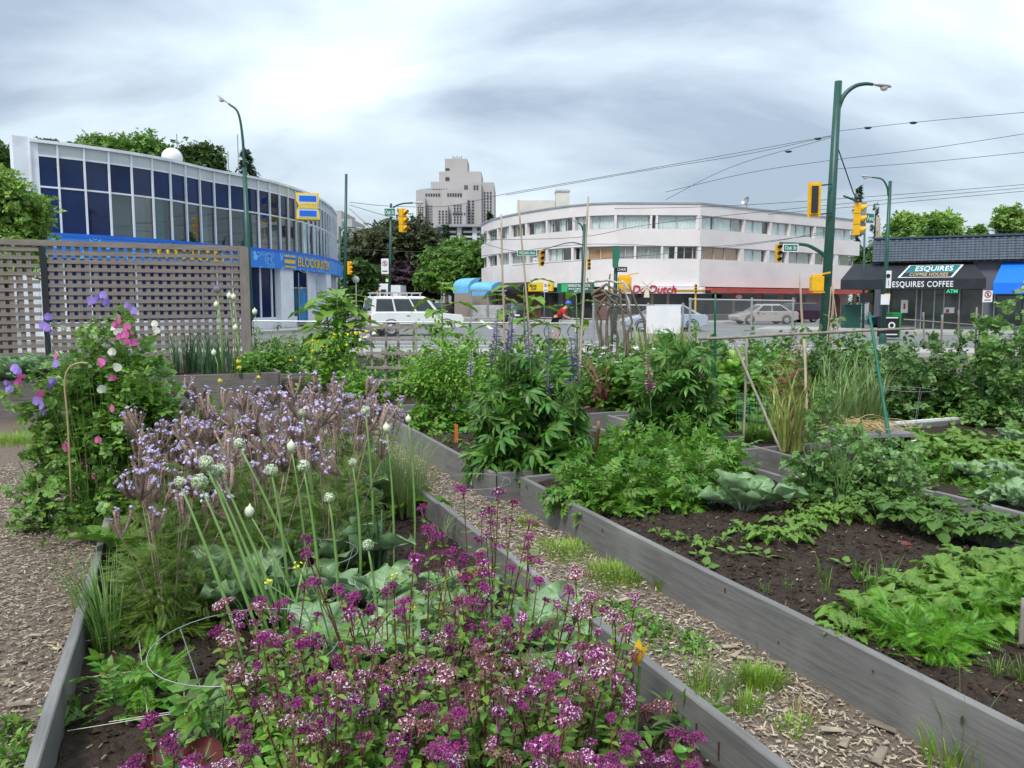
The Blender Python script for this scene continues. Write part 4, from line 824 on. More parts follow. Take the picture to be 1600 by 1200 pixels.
def lookup(pts, y): return [D(a, b_, y) for a, b_ in pts]
b = MB(); b.tube(spline(lookup(((1296, 410), (1287, 398), (1270, 387), (1255, 382), (1218, 380)), 26), 14), np.linspace(.07, .045, 14), 8); b.build('mast_arm', m_green, RP, True)
for v, u1 in ((288, 1277), (333, 1278)): b = MB(); b.beam(D(1300, v, 25.8), D(u1, v + 2, 25.6), .04, .04); b.build('signal_bracket', m_dark, RP)
b = MB(); b.tube(lookup(((1308, 228), (1333, 300), (1341, 317)), 26.2), .02, 5); b.build('signal_hanger', m_dark, RP)
b = MB(); b.box(D(1346, 341, 26.8), (.22, .22, 1.0)); b.build('signal_backbox', m_grey, RP)
b = MB(); b.tube(spline(lookup(((612, 328), (618, 322), (630, 318), (645, 317)), 47), 8), .05, 6); b.build('arm', m_green, p4, True); lamphead(D(645, 317, 47), np.array([1, 0, 0]), p4, .9)
b = MB(); b.tube(spline(lookup(((912, 383), (890, 379), (848, 390)), 46.2), 8), .035, 6); b.build('signal_arm', m_green, bpy.data.objects['street_lamp.004'])
# jagged green panel on the post
pl = [(957, 384), (968, 384), (968.5, 400), (966, 412), (967, 419), (957.5, 418)]; b = MB(); A_ = [D(a, c, 39.7) for a, c in pl]; n = len(A_); B_ = [p + np.array([0, .1, 0]) for p in A_]
b.add(A_ + B_, [tuple(range(n))[::-1], tuple(range(n, 2 * n))] + [(i, (i + 1) % n, n + (i + 1) % n, n + i) for i in range(n)]); b.build('green_panel', mat('panel_green', (0.02, 0.15, 0.085), .6, .1, 2), p8)
WR = [('wire rising from the trolley pole across to the thick green pole', [(546, 316, 45), (608, 322, 45), (700, 322, 42), (790, 303, 38), (960, 273, 32), (1130, 243, 28), (1298, 212, 26)]),
      ('wire just under the top span from the crossing to the thick pole', [(790, 305, 38), (1000, 268, 33), (1160, 242, 29), (1298, 213, 26)]),
      ('wire from the thick pole to the right edge, the highest', [(1308, 205, 26), (1430, 191, 24), (1640, 172, 21)]),
      ('second wire to the right of the thick pole', [(1040, 300, 34), (1170, 270, 30), (1302, 250, 26), (1450, 232, 24), (1640, 203, 21)]),
      ('third wire to the right of the thick pole', [(1306, 264, 26), (1450, 253, 24), (1640, 234, 21)]),
      ('wire crossing above the cream building roof into the right sky', [(960, 326, 55), (1130, 322, 50), (1390, 305, 42), (1640, 285, 34)]),
      ('wire just below it above the tiled roof', [(1200, 335, 46), (1400, 317, 42), (1640, 295, 34)]),
      ('sloping wire from the trolley pole down to the crossing', [(546, 320, 45), (606, 338, 46), (700, 362, 52), (790, 390, 60), (850, 394, 56)]),
      ('sagging wire between trolley pole and signal pole', [(546, 326, 45), (575, 350, 45), (608, 358, 47)]),
      ('level wire across the maple tree', [(520, 388, 70), (640, 393, 75), (760, 394, 80)]),
      ('lower wire across the maple tree', [(560, 408, 80), (640, 424, 80), (735, 414, 80)]),
      ('lowest wire across the dark trees', [(600, 430, 82), (660, 436, 82), (735, 418, 84)]),
      ('wire across the strip windows towards the thick pole', [(752, 400, 60), (910, 382, 46), (1095, 386, 40), (1290, 366, 27)]),
      ('wire over the lower strip windows of the cream building', [(800, 415, 58), (1000, 400, 45), (1180, 381, 32), (1300, 360, 26.5)]),
      ('wire in front of the upper windows of the cream building', [(745, 375, 70), (900, 371, 60), (1020, 350, 50), (1300, 320, 40), (1640, 290, 36)]),
      ('diagonal wire coming down over the cream building roof', [(1298, 215, 26), (1140, 262, 32), (1040, 312, 40)]),
      ('short wire above the coffee shop roof', [(1385, 358, 58), (1500, 359, 58), (1640, 360, 58)]),
      ('slack stay wire beside the wooden utility pole', [(1372, 360, 58), (1345, 420, 50), (1310, 500, 44)])]
for lab, pts in WR:
    P = spline([D(a, b_, c) for a, b_, c in pts], 5 * len(pts)); yy = P[:, 1]; b = MB(); b.tube(P, np.clip(yy * .0003, .007, .022), 4); b.build('overhead_wire', m_wire, label=lab, cat='wire', group='overhead wires')
m_fit = m_dark
for k, (u, v, y) in enumerate(((1356, 200, 25), (1427, 192, 24), (1278, 217, 26.2), (1232, 237, 27))):
    b = MB(); p = D(u, v, y); b.tube([p - np.array([.12, 0, -.01]), p - np.array([.05, 0, 0]), p + np.array([.05, 0, 0]), p + np.array([.12, 0, .01])], [.01, .04, .04, .01], 6); b.build('wire_insulator', m_fit, None, True, label=['first insulator on the highest wire right of the thick pole', 'second insulator on the highest wire right of the thick pole', 'insulator on the wire just left of the thick pole', 'insulator on the diagonal wire left of the thick pole'][k], cat='insulator', group='wire insulators')
# ============================================================ VEHICLES
m_tyre = mat('tyre', (0.02, 0.02, 0.02), 0.85, .2, 10); m_rim = mat('rim', (0.35, 0.36, 0.37), 0.35, .1, 5, metal=.7); m_cglass = mat('car_glass', (0.035, 0.045, 0.05), 0.05, .3, 1, spec=.6)
m_tail = mat('tail_red', (0.35, 0.012, 0.015), 0.3, .1, 3); m_head = mat('head_lamp', (0.6, 0.62, 0.65), 0.15, .1, 3); m_clad = mat('cladding', (0.16, 0.165, 0.17), 0.6, .1, 3)
def wheel(par, x, y, r, wd):
    b = MB(); s = 1 if y > 0 else -1
    b.lathe([(r * .6, -wd / 2), (r * .93, -wd / 2), (r, -wd * .3), (r, wd * .3), (r * .93, wd / 2), (r * .6, wd / 2)], (x, y, r), (0, 1, 0), 20); w_ = loc_build(b, 'wheel', m_tyre, par, True)
    b = MB(); b.lathe([(r * .62, wd * .38 * s), (r * .55, wd * .3 * s), (r * .2, wd * .34 * s), (.005, wd * .4 * s)], (x, y, r), (0, 1, 0), 14); link('rim', b.mesh('rim', m_rim, True), w_, M=Matrix.Identity(4))
def car(label, loc, rz, L_, W_, prof, roof, paint, r=.31, suv=False, group='vehicles on the road', name='car'):
    """prof: lower body side outline (x,z) front to back; roof: greenhouse (x0b,x0t,x1t,x1b,zb,zt)"""
    o = thing(name, label, 'car', loc, rz, group); mp_ = mat('paint_' + name + label[:14], paint, .3, .04, 2, coat=.6)
    n = len(prof); P = np.array(prof); c = P.mean(0); b = MB(); V = []
    secs = [(-.5, .93), (-.485, .985), (-.42, 1.0), (.42, 1.0), (.485, .985), (.5, .93)]
    for f, s in secs: V += [((p[0] - c[0]) * (1 if abs(f) < .45 else .5 + s / 2) + c[0], W_ * f, (p[1] - c[1]) * s + c[1]) for p in P]
    Fl = [(i * n + k, i * n + (k + 1) % n, (i + 1) * n + (k + 1) % n, (i + 1) * n + k) for i in range(5) for k in range(n)] + [tuple(range(n)), tuple(range(5 * n, 6 * n))[::-1]]
    b.add(V, Fl); loc_build(b, 'body', mp_, o)
    xb0, xt0, xt1, xb1, zb, zt = roof; wb, wt = W_ * .47, W_ * .40 if not suv else W_ * .44; b = MB(); zt2 = zt - .06
    V = [(xb0, -wb, zb), (xb0, wb, zb), (xb1, wb, zb), (xb1, -wb, zb), (xt0, -wt, zt2), (xt0, wt, zt2), (xt1, wt, zt2), (xt1, -wt, zt2), (xt0 - .15 * np.sign(xt0 - xt1), -wt * .85, zt), (xt0 - .15 * np.sign(xt0 - xt1), wt * .85, zt), (xt1 + .15, wt * .85, zt), (xt1 + .15, -wt * .85, zt)]
    b.add(V, [(0, 1, 5, 4), (2, 3, 7, 6), (0, 4, 7, 3), (1, 2, 6, 5), (4, 5, 9, 8), (6, 7, 11, 10), (4, 8, 11, 7), (5, 6, 10, 9), (8, 9, 10, 11)]); loc_build(b, 'cabin', mp_, o)
    # windows set 8 mm proud of the cabin faces
    V = np.array(V)
    def pane(i0, i1, i2, i3, u0, u1, v0, v1, nm, push):
        A = lambda u, v: (V[i0] * (1 - u) + V[i1] * u) * (1 - v) + (V[i3] * (1 - u) + V[i2] * u) * v
        q = np.array([A(u0, v0), A(u1, v0), A(u1, v1), A(u0, v1)]); nn = nrm(np.cross(q[1] - q[0], q[3] - q[0])); cc = V.mean(0); nn = nn if np.dot(nn, q.mean(0) - cc) > 0 else -nn
        b = MB(); b.add(np.vstack([q + nn * push, q - nn * .02]), [(0, 1, 2, 3), (0, 1, 5, 4), (1, 2, 6, 5), (2, 3, 7, 6), (3, 0, 4, 7)]); loc_build(b, nm, m_cglass, o)
    pane(0, 1, 5, 4, .08, .92, .12, .92, 'windscreen', .01); pane(2, 3, 7, 6, .1, .9, .14, .9, 'rear_window', .01)
    cuts = [(.05, .33), (.36, .64), (.67, .94)] if suv else [(.08, .46), (.49, .92)]
    for a0, a1 in cuts:
        pane(0, 3, 7, 4, a0, a1, .10, .9, 'side_window', .01); pane(1, 2, 6, 5, a0, a1, .10, .9, 'side_window', .01)
    xf_, xr = L_ * .30, -L_ * .29
    for x in (xf_, xr):
        for s in (-1, 1):
            wheel(o, x, s * (W_ / 2 - .1), r, .21)
            b = MB(); n2 = 14; V2 = [(x + q * math.cos(t), s * (W_ / 2 + dd), r + q * math.sin(t)) for q, dd in ((r * 1.05, .005), (r * 1.22, .005), (r * 1.22, -.06), ) for t in np.linspace(-.15, math.pi + .15, n2)]
            b.add(V2, [(k * n2 + i, k * n2 + i + 1, (k + 1) * n2 + i + 1, (k + 1) * n2 + i) for k in range(2) for i in range(n2 - 1)]); loc_build(b, 'wheel_arch', m_clad if suv else m_black, o)
    xmax, xmin = P[:, 0].max(), P[:, 0].min(); zl = zb - .18
    for s in (-1, 1):
        b = MB(); b.box((xmin + .02, s * W_ * .42, zl if not suv else zl - .12), (.10, W_ * .13, .16 if not suv else .36)); loc_build(b, 'tail_light', m_tail, o)
        b = MB(); b.box((xmax - .06, s * W_ * .36, zl - .12), (.12, W_ * .18, .12)); loc_build(b, 'headlight', m_head, o)
        b = MB(); b.box((xf_ - .55, s * (W_ / 2 + .07), zb + .05), (.12, .14, .12)); loc_build(b, 'mirror', mp_, o)
        for a in (.35, -.5): b = MB(); b.box((a, s * W_ / 2, zb - .14), (.16, .03, .03)); loc_build(b, 'door_handle', m_black, o)
    b = MB(); b.box((xmin + .03, 0, .42), (.1, W_ * .9, .18)); loc_build(b, 'bumper', m_clad if suv else mp_, o)
    b = MB(); b.box((xmin - .02, 0, .62 if not suv else .5), (.02, .35, .12)); loc_build(b, 'number_plate', m_white, o)
    return o
sedan = [(2.2, .35), (2.25, .55), (2.15, .68), (1.2, .88), (.9, .90), (-1.5, .93), (-2.1, .92), (-2.25, .8), (-2.22, .35), (-1.8, .22), (1.9, .22)]
hatch = [(1.95, .35), (2.0, .55), (1.9, .72), (1.1, .92), (.8, .95), (-1.7, .98), (-1.98, .9), (-2.02, .4), (-1.7, .22), (1.7, .22)]
suvp = [(2.25, .45), (2.3, .75), (2.2, .98), (1.0, 1.10), (.8, 1.12), (-2.2, 1.12), (-2.28, 1.05), (-2.28, .45), (-2.1, .36), (2.0, .36)]
sv = car('white four wheel drive with roof rack and spare wheel stopped behind the low fence', (*D(645, 470, 38.5)[:2], 0.0), R(25), 4.6, 1.72, suvp, (1.05, .45, -2.12, -2.24, 1.10, 1.86), (0.74, 0.75, 0.74), .37, True)
b = MB()
for y in (-.62, .62): b.beam((-2.0, y, 2.02), (.25, y, 2.02), .05, .05)
for x in (-1.9, -1.2, -.5, .15): b.beam((x, -.66, 1.99), (x, .66, 1.99), .07, .03)
for x in (-1.9, -1.2, -.5, .15):
    for y in (-.64, .64): b.beam((x, y, 1.78), (x, y, 2.0), .1, .05, (1, 0, 0))
loc_build(b, 'roof_rack', m_lamp, sv)
b = MB(); b.lathe([(.05, -.1), (.2, -.1), (.34, -.1), (.37, -.06), (.37, .06), (.34, .1)], (-2.40, .12, .98), (-1, 0, 0), 20); sp_ = loc_build(b, 'spare_wheel', m_tyre, sv, True)
b = MB(); b.lathe([(.22, .09), (.2, .06), (.08, .08), (.01, .11)], (-2.42, .12, .98), (-1, 0, 0), 14); link('rim', b.mesh('rim', m_rim, True), sp_, M=Matrix.Identity(4))
for s in (-1, 1): b = MB(); b.box((-.2, s * .865, .50), (2.2, .03, .16)); loc_build(b, 'side_cladding', m_clad, sv)
b = MB(); b.box((2.26, 0, .52), (.14, 1.7, .3)); loc_build(b, 'front_bumper', m_clad, sv)
car('dark red hatchback far down the street', (*D(734, 490, 88)[:2], 0), R(100), 4.0, 1.7, hatch, (1.0, .3, -1.6, -1.95, .94, 1.45), (0.20, 0.012, 0.03))
car('silver beige sedan parked before the cream building, behind chain link', (*D(1192, 510, 57)[:2], 0), R(188), 4.6, 1.75, sedan, (1.1, .4, -1.0, -1.75, .90, 1.42), (0.40, 0.37, 0.34))
car('pale blue sedan behind the white board', (*D(1036, 505, 44)[:2], 0), R(184), 4.7, 1.8, sedan, (1.2, .45, -1.0, -1.9, .90, 1.45), (0.36, 0.42, 0.50))
car('dark car seen from behind beside the sunflower', (*D(804, 500, 60)[:2], 0), R(95), 4.2, 1.7, hatch, (1.0, .3, -1.6, -1.95, .94, 1.45), (0.015, 0.018, 0.02))
car('dark purple car parked behind the silver sedan', (*D(1238, 508, 62)[:2], 0), R(200), 4.4, 1.75, hatch, (1.0, .3, -1.7, -2.0, .94, 1.5), (0.05, 0.015, 0.04))
car('teal blue car by the arched doorway at the right', (*D(1412, 512, 47)[:2], 0), R(170), 4.4, 1.75, sedan, (1.1, .4, -1.0, -1.75, .90, 1.42), (0.03, 0.13, 0.18))
car('silver car further down the street behind the red hatchback', (*D(733, 478, 118)[:2], 0), R(95), 4.4, 1.75, sedan, (1.1, .4, -1.0, -1.75, .90, 1.42), (0.5, 0.52, 0.53))
car('black car beside the white van sunflower', (*D(692, 488, 78)[:2], 0), R(80), 4.3, 1.75, hatch, (1.0, .3, -1.6, -1.95, .94, 1.45), (0.012, 0.012, 0.015))
car('tiny silver car far left behind the white four wheel drive', (*D(564, 482, 85)[:2], 0), R(60), 4.3, 1.75, sedan, (1.1, .4, -1.0, -1.75, .90, 1.42), (0.45, 0.46, 0.47))
tk = thing('delivery_truck', 'white box truck with yellow body showing above the white four wheel drive', 'truck', (*D(605, 470, 75)[:2], 0)); tx_ = lambda u: D(u, 470, 75)[0]
b = MB(); b.bb(tx_(607), tx_(626), 75, 79, .7, 3.1); b.build('box', m_white, tk)
b = MB(); b.bb(tx_(591), tx_(605), 75.5, 77.2, .7, 3.25); cbn = b.build('cab', m_white, tk); b = MB(); b.bb(tx_(594), tx_(602), 75.42, 75.52, 2.0, 2.7); b.build('window', m_cglass, cbn)
b = MB(); b.bb(tx_(570), tx_(588), 76, 78, .6, 2.6); b.build('yellow_body', m_yel, tk)
for u_ in (576, 598, 620): b = MB(); b.lathe([(.1, -.15), (.45, -.15), (.45, .15), (.1, .15)], (tx_(u_), 75.1, .45), (0, 1, 0), 12); b.build('wheel', m_tyre, tk)
# street furniture -------------------------------------------------------
ns = thing('bus_shelter', 'glass and metal kiosk under the pale blue awning', 'kiosk', (*D(766, 470, 68)[:2], 0)); x = ns.location[0]
for dx in (-1.6, -.2, 1.2): b = MB(); b.box((x + dx, 68, 1.3), (.09, .09, 2.4)); b.build('post', m_grey, ns)
b = MB(); b.box((x - .2, 68.3, 2.5), (3.2, 1.2, .12)); b.build('roof', m_grey, ns)
for dx in (-.9, .5): b = MB(); b.box((x + dx, 68, .75), (1.2, .04, 1.1)); b.build('panel', mat('kiosk_pale', (.35, .36, .36), .5, .3, 1), ns)
bi = thing('litter_bin', 'black recycling bin with white round emblem by the coffee shop', 'bin', (*D(1389, 520, 34)[:2], 0)); x = bi.location[0]
b = MB(); b.bb(x - .32, x + .32, 33.8, 34.4, .13, 1.0); b.build('body', m_black, bi)
b = MB(); b.lathe([(.15, 0), (.15, .01), (.09, .01), (.09, 0)], (x, 33.79, .62), (0, -1, 0), 14); b.build('emblem', m_white, bi)
for dz in (.22, .92): b = MB(); b.bb(x - .25, x + .25, 33.78, 33.8, dz, dz + .05); b.build('white_stripe', m_white, bi)
gb = thing('litter_bin', 'bright green bin beside the black recycling bin', 'bin', (*D(1403, 520, 33.8)[:2], 0)); x = gb.location[0]
b = MB(); b.box((x, 34.2, .6), (.34, .5, 1.0), taper=1.06); b.build('body', mat('bin_green', (.01, .25, .05), .5, .1, 2), gb); b = MB(); b.box((x, 34.2, 1.12), (.4, .56, .06)); b.build('lid', mat('bin_green', (.01, .25, .05)), gb)
b = MB(); b.box((*D(1330, 485, 45)[:2], .75), (.9, .5, 1.4)); b.build('utility_box', m_green, label='dark green utility cabinet beside the arched doorway', cat='cabinet')
b = MB(); p = D(1354, 465, 43); b.box(p, (.5, .4, .5)); b.build('speaker_box', m_black, label='black box on the mast below the canopy', cat='box')
b = MB(); b.tube([(*D(556, 470, 60)[:2], 0), D(556, 438, 60)], .05, 6); b.lathe([(.02, -.28), (.22, -.15), (.28, 0), (.2, .2), (.02, .28)], D(556, 437, 60), n=12); b.build('globe_lamp', mat('globe', (.6, .58, .5), .4, .1, 2), None, True, label='slim post with a round globe lamp by the far street tree', cat='street lamp')
# cyclist -----------------------------------------------------------------
cy = D(872, 512, 34.0); bk = thing('bicycle', 'bicycle held by the red shirted person at the crossing', 'bicycle', (cy[0] + .25, 34, 0.0))
def bw(x): 
    b = MB(); t = np.linspace(0, 2 * math.pi, 25); b.tube(np.stack([x + .34 * np.cos(t), 34 + 0 * t, .345 + .34 * np.sin(t)], 1), .018, 6); w_ = b.build('wheel', m_tyre, bk, True)
    b = MB()
    for a in np.linspace(0, math.pi, 7)[:-1]: b.tube([(x + .33 * math.cos(a), 34, .345 + .33 * math.sin(a)), (x - .33 * math.cos(a), 34, .345 - .33 * math.sin(a))], .003, 4)
    b.build('spokes', m_grey, w_)
x = cy[0] + .25; bw(x - .5); bw(x + .5); b = MB()
for a, c in (((-.5, .345), (-.05, .3)), ((-.5, .345), (-.15, .8)), ((-.05, .3), (-.18, .9)), ((-.05, .3), (.38, .8)), ((-.16, .8), (.36, .85)), ((.5, .345), (.36, .95))): b.tube([(x + a[0], 34, a[1]), (x + c[0], 34, c[1])], .02, 6)
b.build('frame', m_white, bk); b = MB(); b.box((x - .2, 34, .92), (.26, .14, .06)); b.build('saddle', m_black, bk); b = MB(); b.tube([(x + .34, 33.75, 1.0), (x + .36, 34, .98), (x + .34, 34.25, 1.0)], .015, 6); b.build('handlebar', m_black, bk)
pr_ = thing('person', 'person in red shirt and blue helmet bending forward with a black backpack', 'person', (cy[0], 33.6, 0)); ox = cy[0]
def skin(name, verts, edges, rad, mt, par, root=0, lvl=1):
    me = bpy.data.meshes.new(name); me.from_pydata([tuple(v) for v in verts], edges, []); o = bpy.data.objects.new(name, me); COL.objects.link(o); o.parent = par; o.matrix_parent_inverse = wmat(par).inverted()
    me.materials.append(mt); m = o.modifiers.new('s', 'SKIN'); sv_ = me.skin_vertices[0].data
    for i, r_ in enumerate(rad): sv_[i].radius = (r_, r_)
    sv_[root].use_root = True; m.use_smooth_shade = True; s = o.modifiers.new('ss', 'SUBSURF'); s.levels = lvl; s.render_levels = lvl; return o
m_skin = mat('skin', (.5, .3, .22), .6, .06, 5); m_rshirt = mat('red_shirt', (.55, .012, .02), .8, .1, 4); m_short = mat('dark_shorts', (.02, .02, .025), .8, .2, 4)
J = dict(pel=(-.18, 0, .95), che=(.12, 0, 1.22), nec=(.26, 0, 1.34), hd=(.36, 0, 1.42), hd2=(.40, 0, 1.50))
vs = [J['pel'], J['che'], J['nec'], J['hd'], J['hd2']]; es = [(0, 1), (1, 2), (2, 3), (3, 4)]; rd = [.14, .15, .06, .085, .09]
for s in (-1, 1):
    k = len(vs); vs += [(.14, s * .18, 1.26), (.22, s * .22, 1.02), (.38, s * .2, .95), (.46, s * .18, .96)]; es += [(1, k), (k, k + 1), (k + 1, k + 2), (k + 2, k + 3)]; rd += [.07, .048, .036, .035]
    k = len(vs); vs += [(-.16, s * .09, .9), (-.05 + s * .05, s * .1, .52), (-.12 - s * .08, s * .1, .12), (.02 - s * .08, s * .1, .06)]; es += [(0, k), (k, k + 1), (k + 1, k + 2), (k + 2, k + 3)]; rd += [.1, .065, .045, .04]
body = skin('body', [(ox + a, 33.6 + c, z) for a, c, z in vs], es, rd, m_skin, pr_)
skin('shirt', [(ox + a, 33.6 + c, z) for a, c, z in ((-.15, 0, .98), (0, 0, 1.12), (.13, 0, 1.23), (.2, 0, 1.29), (.14, -.18, 1.26), (.21, -.22, 1.08), (.14, .18, 1.26), (.21, .22, 1.08))], [(0, 1), (1, 2), (2, 3), (2, 4), (4, 5), (2, 6), (6, 7)], [.165, .17, .175, .1, .09, .07, .09, .07], m_rshirt, pr_)
skin('shorts', [(ox + a, 33.6 + c, z) for a, c, z in ((-.18, 0, .94), (-.15, -.09, .86), (-.09, -.1, .6), (-.15, .09, .86), (-.06, .1, .6))], [(0, 1), (1, 2), (0, 3), (3, 4)], [.16, .12, .085, .12, .085], m_short, pr_)
b = MB(); hc = np.array([ox + .40, 33.6, 1.52]); b.lathe([(.135, -.02), (.14, .03), (.11, .1), (.05, .135), (.005, .14)], hc, (.25, 0, 1), 14); b.build('helmet', mat('helmet_blue', (.03, .10, .5), .3, .1, 3), pr_, True)
b = MB()
for s in (-1, 1): b.lathe([(.012, 0), (.008, .006), (.001, .01)], hc + np.array([.085, s * .035, -.07]), (1, 0, 0), 8)
b.build('eyes', m_black, pr_)
b = MB(); b.box((ox - .10, 33.6, 1.28), (.42, .32, .26), (.72, 0, .66), (-.66, 0, .72)); bp_ = b.build('backpack', m_black, pr_); md = bp_.modifiers.new('b', 'BEVEL'); md.width = .06; md.segments = 3
# ============================================================ FENCES
cl = thing('low_chain_link_fence', 'low grey chain link fence along the pavement behind the garden', 'fence', (-4, 23.2, 0)); m_galv = mat('galvanised', (0.36, 0.37, 0.38), .45, .1, 5, metal=.4)
xa, xb = D(395, 500, 23.2)[0], D(905, 505, 23.2)[0]; zt = 1.02
b = MB(); b.tube([(xa, 23.2, zt + .05), (xb, 23.2, zt - .02)], .024, 6); b.build('top_rail', m_galv, cl)
for x in np.linspace(xa, xb, 7): b = MB(); b.tube([(x, 23.2, 0), (x, 23.2, zt + .04)], .03, 6); b.build('post', m_galv, cl)
def chain(par, x0, x1, y, z0, z1, p=.075, r=.0017):
    b = MB(); h = z1 - z0
    for s in (1, -1):
        for x in np.arange(x0 - h, x1 + h, p):
            a = np.array([x, z0]); e_ = np.array([x + s * h, z1])
            t0 = 0; t1 = 1
            lo, hi = (x0 - x) / (s * h), (x1 - x) / (s * h); lo, hi = min(lo, hi), max(lo, hi); t0, t1 = max(0, lo), min(1, hi)
            if t1 - t0 < .02: continue
            q0, q1 = a + (e_ - a) * t0, a + (e_ - a) * t1; b.tube([(q0[0], y, q0[1]), (q1[0], y, q1[1])], r, 3, cap=False)
    b.build('mesh', m_galv, par, kind='stuff')
chain(cl, xa, xb, 23.2, .05, 1.0)
for nm, (u0, u1), vt, y in (('tall grey chain link panel left of the white board, nearest the arbour', (925, 1070), 482, 24.3), ('tall grey chain link panel behind the silver sedan view', (1076, 1242), 474, 24.0)):
    f = thing('chain_link_panel', nm, 'fence', (D(u0, 470, y)[0], y, 0), group='tall chain link panels'); x0, x1 = D(u0, 470, y)[0], D(u1, 470, y)[0]; z1 = D(u0, vt, y)[2] + .12; b = MB()
    b.tube([(x0, y, z1), (x1, y, z1 - .05)], .028, 6); b.build('top_rail', m_galv, f)
    for x in (x0 + .05, x1 - .05, (x0 + x1) / 2 + .3): b = MB(); b.tube([(x, y, 0), (x, y, z1 + .05)], .035, 6); b.build('post', m_galv, f)
    chain(f, x0, x1, y, .1, z1, .09, .003)
b = MB(); a, q = D(1010, 505, 23.9), D(1064, 478, 23.9); b.bb(a[0], q[0], 23.9, 23.93, a[2] - .3, q[2]); b.build('white_board', m_white, label='blank white board hung on the chain link fence', cat='board')
# lattice fence at the left ------------------------------------------------
m_lat = mat('lattice_wood', (0.235, 0.20, 0.18), .9, .2, 5, stretch=(.6, 6, 6), dirt=((.16, .14, .13), 1.5, .5))
lf = thing('lattice_fence', 'weathered grey brown wooden lattice fence at the left', 'fence', (-9, 14.2, 0))
LA = np.array([-13.2, 12.2]); LB = np.array([D(383, 470, 15.8)[0], 15.8]); ld = nrm(LB - LA); LL = np.linalg.norm(LB - LA); ln_ = np.array([ld[1], -ld[0]])
def lat(s, o=0): return LA + ld * s + ln_ * o
zT = D(383, 389, 15.8)[2]
def plank_obj(a, b_, w_, h, mt, nm, par, up=(0, 0, 1), warp=0.0):
    """board with its own X along its length so the grain follows it"""
    a = np.asarray(a, float); b_ = np.asarray(b_, float); X = nrm(b_ - a); Y = nrm(np.cross(np.asarray(up, float), X)); Z_ = np.cross(X, Y); Ln = np.linalg.norm(b_ - a)
    M = Matrix(((X[0], Y[0], Z_[0], (a[0] + b_[0]) / 2), (X[1], Y[1], Z_[1], (a[1] + b_[1]) / 2), (X[2], Y[2], Z_[2], (a[2] + b_[2]) / 2), (0, 0, 0, 1)))
    q = MB()
    if warp:
        n = 10; V = []; ph = rng.uniform(0, 6.28, 3)
        for i in range(n + 1):
            x = -Ln / 2 + Ln * i / n; dy = warp * math.sin(x * 1.7 + ph[0]) + rng.normal(0, warp * .15); dz = warp * .8 * math.sin(x * 1.1 + ph[1]) + rng.normal(0, warp * .12); c = .005
            V += [(x, dy - w_ / 2, -h / 2), (x, dy - w_ / 2, h / 2 - c + dz), (x, dy - w_ / 2 + c, h / 2 + dz), (x, dy + w_ / 2 - c, h / 2 + dz), (x, dy + w_ / 2, h / 2 - c + dz), (x, dy + w_ / 2, -h / 2)]
        q.add(V, [(6 * i + k, 6 * i + (k + 1) % 6, 6 * i + 6 + (k + 1) % 6, 6 * i + 6 + k) for i in range(n) for k in range(6)] + [tuple(range(6))[::-1], tuple(range(6 * n, 6 * n + 6))])
    else: q.box((0, 0, 0), (Ln, w_, h))
    o = bpy.data.objects.new(nm, q.mesh(nm, mt)); COL.objects.link(o)
    if par is not None: o.parent = par; o.matrix_parent_inverse = wmat(par).inverted()
    o.matrix_basis = M; return o
s_mid = hitu(68, [LA, LB], 420)
pz = .142
for z in np.arange(zT - .16, .25, -pz): plank_obj((*lat(s_mid + .06, .018), z + rng.normal(0, .003)), (*lat(LL - .05, .018), z + rng.normal(0, .003)), .012, .068, m_lat, 'slat', lf)
for s in np.arange(s_mid + .12, LL - .08, pz): plank_obj((*lat(s + rng.normal(0, .003), 0), .2), (*lat(s, 0), zT - .03), .078, .012, m_lat, 'slat', lf, up=(*ln_, 0))
for z in np.arange(zT - .10, .25, -pz): plank_obj((*lat(max(0, s_mid - 4.2), .018), z), (*lat(s_mid - .06, .018), z), .012, .062, m_lat, 'slat', lf)
for s in np.arange(max(0, s_mid - 4.2), s_mid - .1, pz): plank_obj((*lat(s, 0), .2), (*lat(s, 0), zT + .03), .078, .012, m_lat, 'slat', lf, up=(*ln_, 0))
plank_obj((*lat(max(0, s_mid - 4.2), .0), zT + .04), (*lat(LL + .05, .0), zT + .0), .09, .10, m_lat, 'top_rail', lf)
plank_obj((*lat(LL, .02), 0), (*lat(LL, .02), zT + .03), .16, .16, m_lat, 'post', lf, up=(*ln_, 0))
plank_obj((*lat(s_mid, .0), 0), (*lat(s_mid, .0), zT - .05), .09, .09, m_dark, 'dark_post', lf, up=(*ln_, 0))
# ============================================================ GARDEN: beds
PC = np.array([0.08, 6.34]); E1 = nrm(np.array([-.387, .922])); E2 = np.array([E1[1], -E1[0]])
def Q(a, b_, z=0.0): p = PC + E1 * a + E2 * b_; return np.array([p[0], p[1], z])
def ab(p): d = np.asarray(p[:2]) - PC; return float(d @ E1), float(d @ E2)
m_plank = mat('weathered_plank', (0.158, 0.155, 0.150), .8, .26, 6, stretch=(.55, 9, 9), bump=.4, bscale=16, bdist=.003, detail=9, dirt=((.27, .268, .255), 1.9, .65))
m_plank2 = mat('weathered_plank_brown', (0.15, 0.135, 0.125), .85, .3, 7, stretch=(.5, 11, 11), bump=.35, bscale=30, bdist=.004, detail=7, dirt=((.10, .095, .09), 1.1, .5))
m_soil = mat('soil', (0.032, 0.0185, 0.0115), .95, .4, 30, bump=1.0, bscale=70, bdist=.03, col2=(.055, .036, .025), dirt=((.085, .060, .042), 5, .35))
m_nail = mat('nail_rust', (.07, .04, .03), .7, .2, 9)
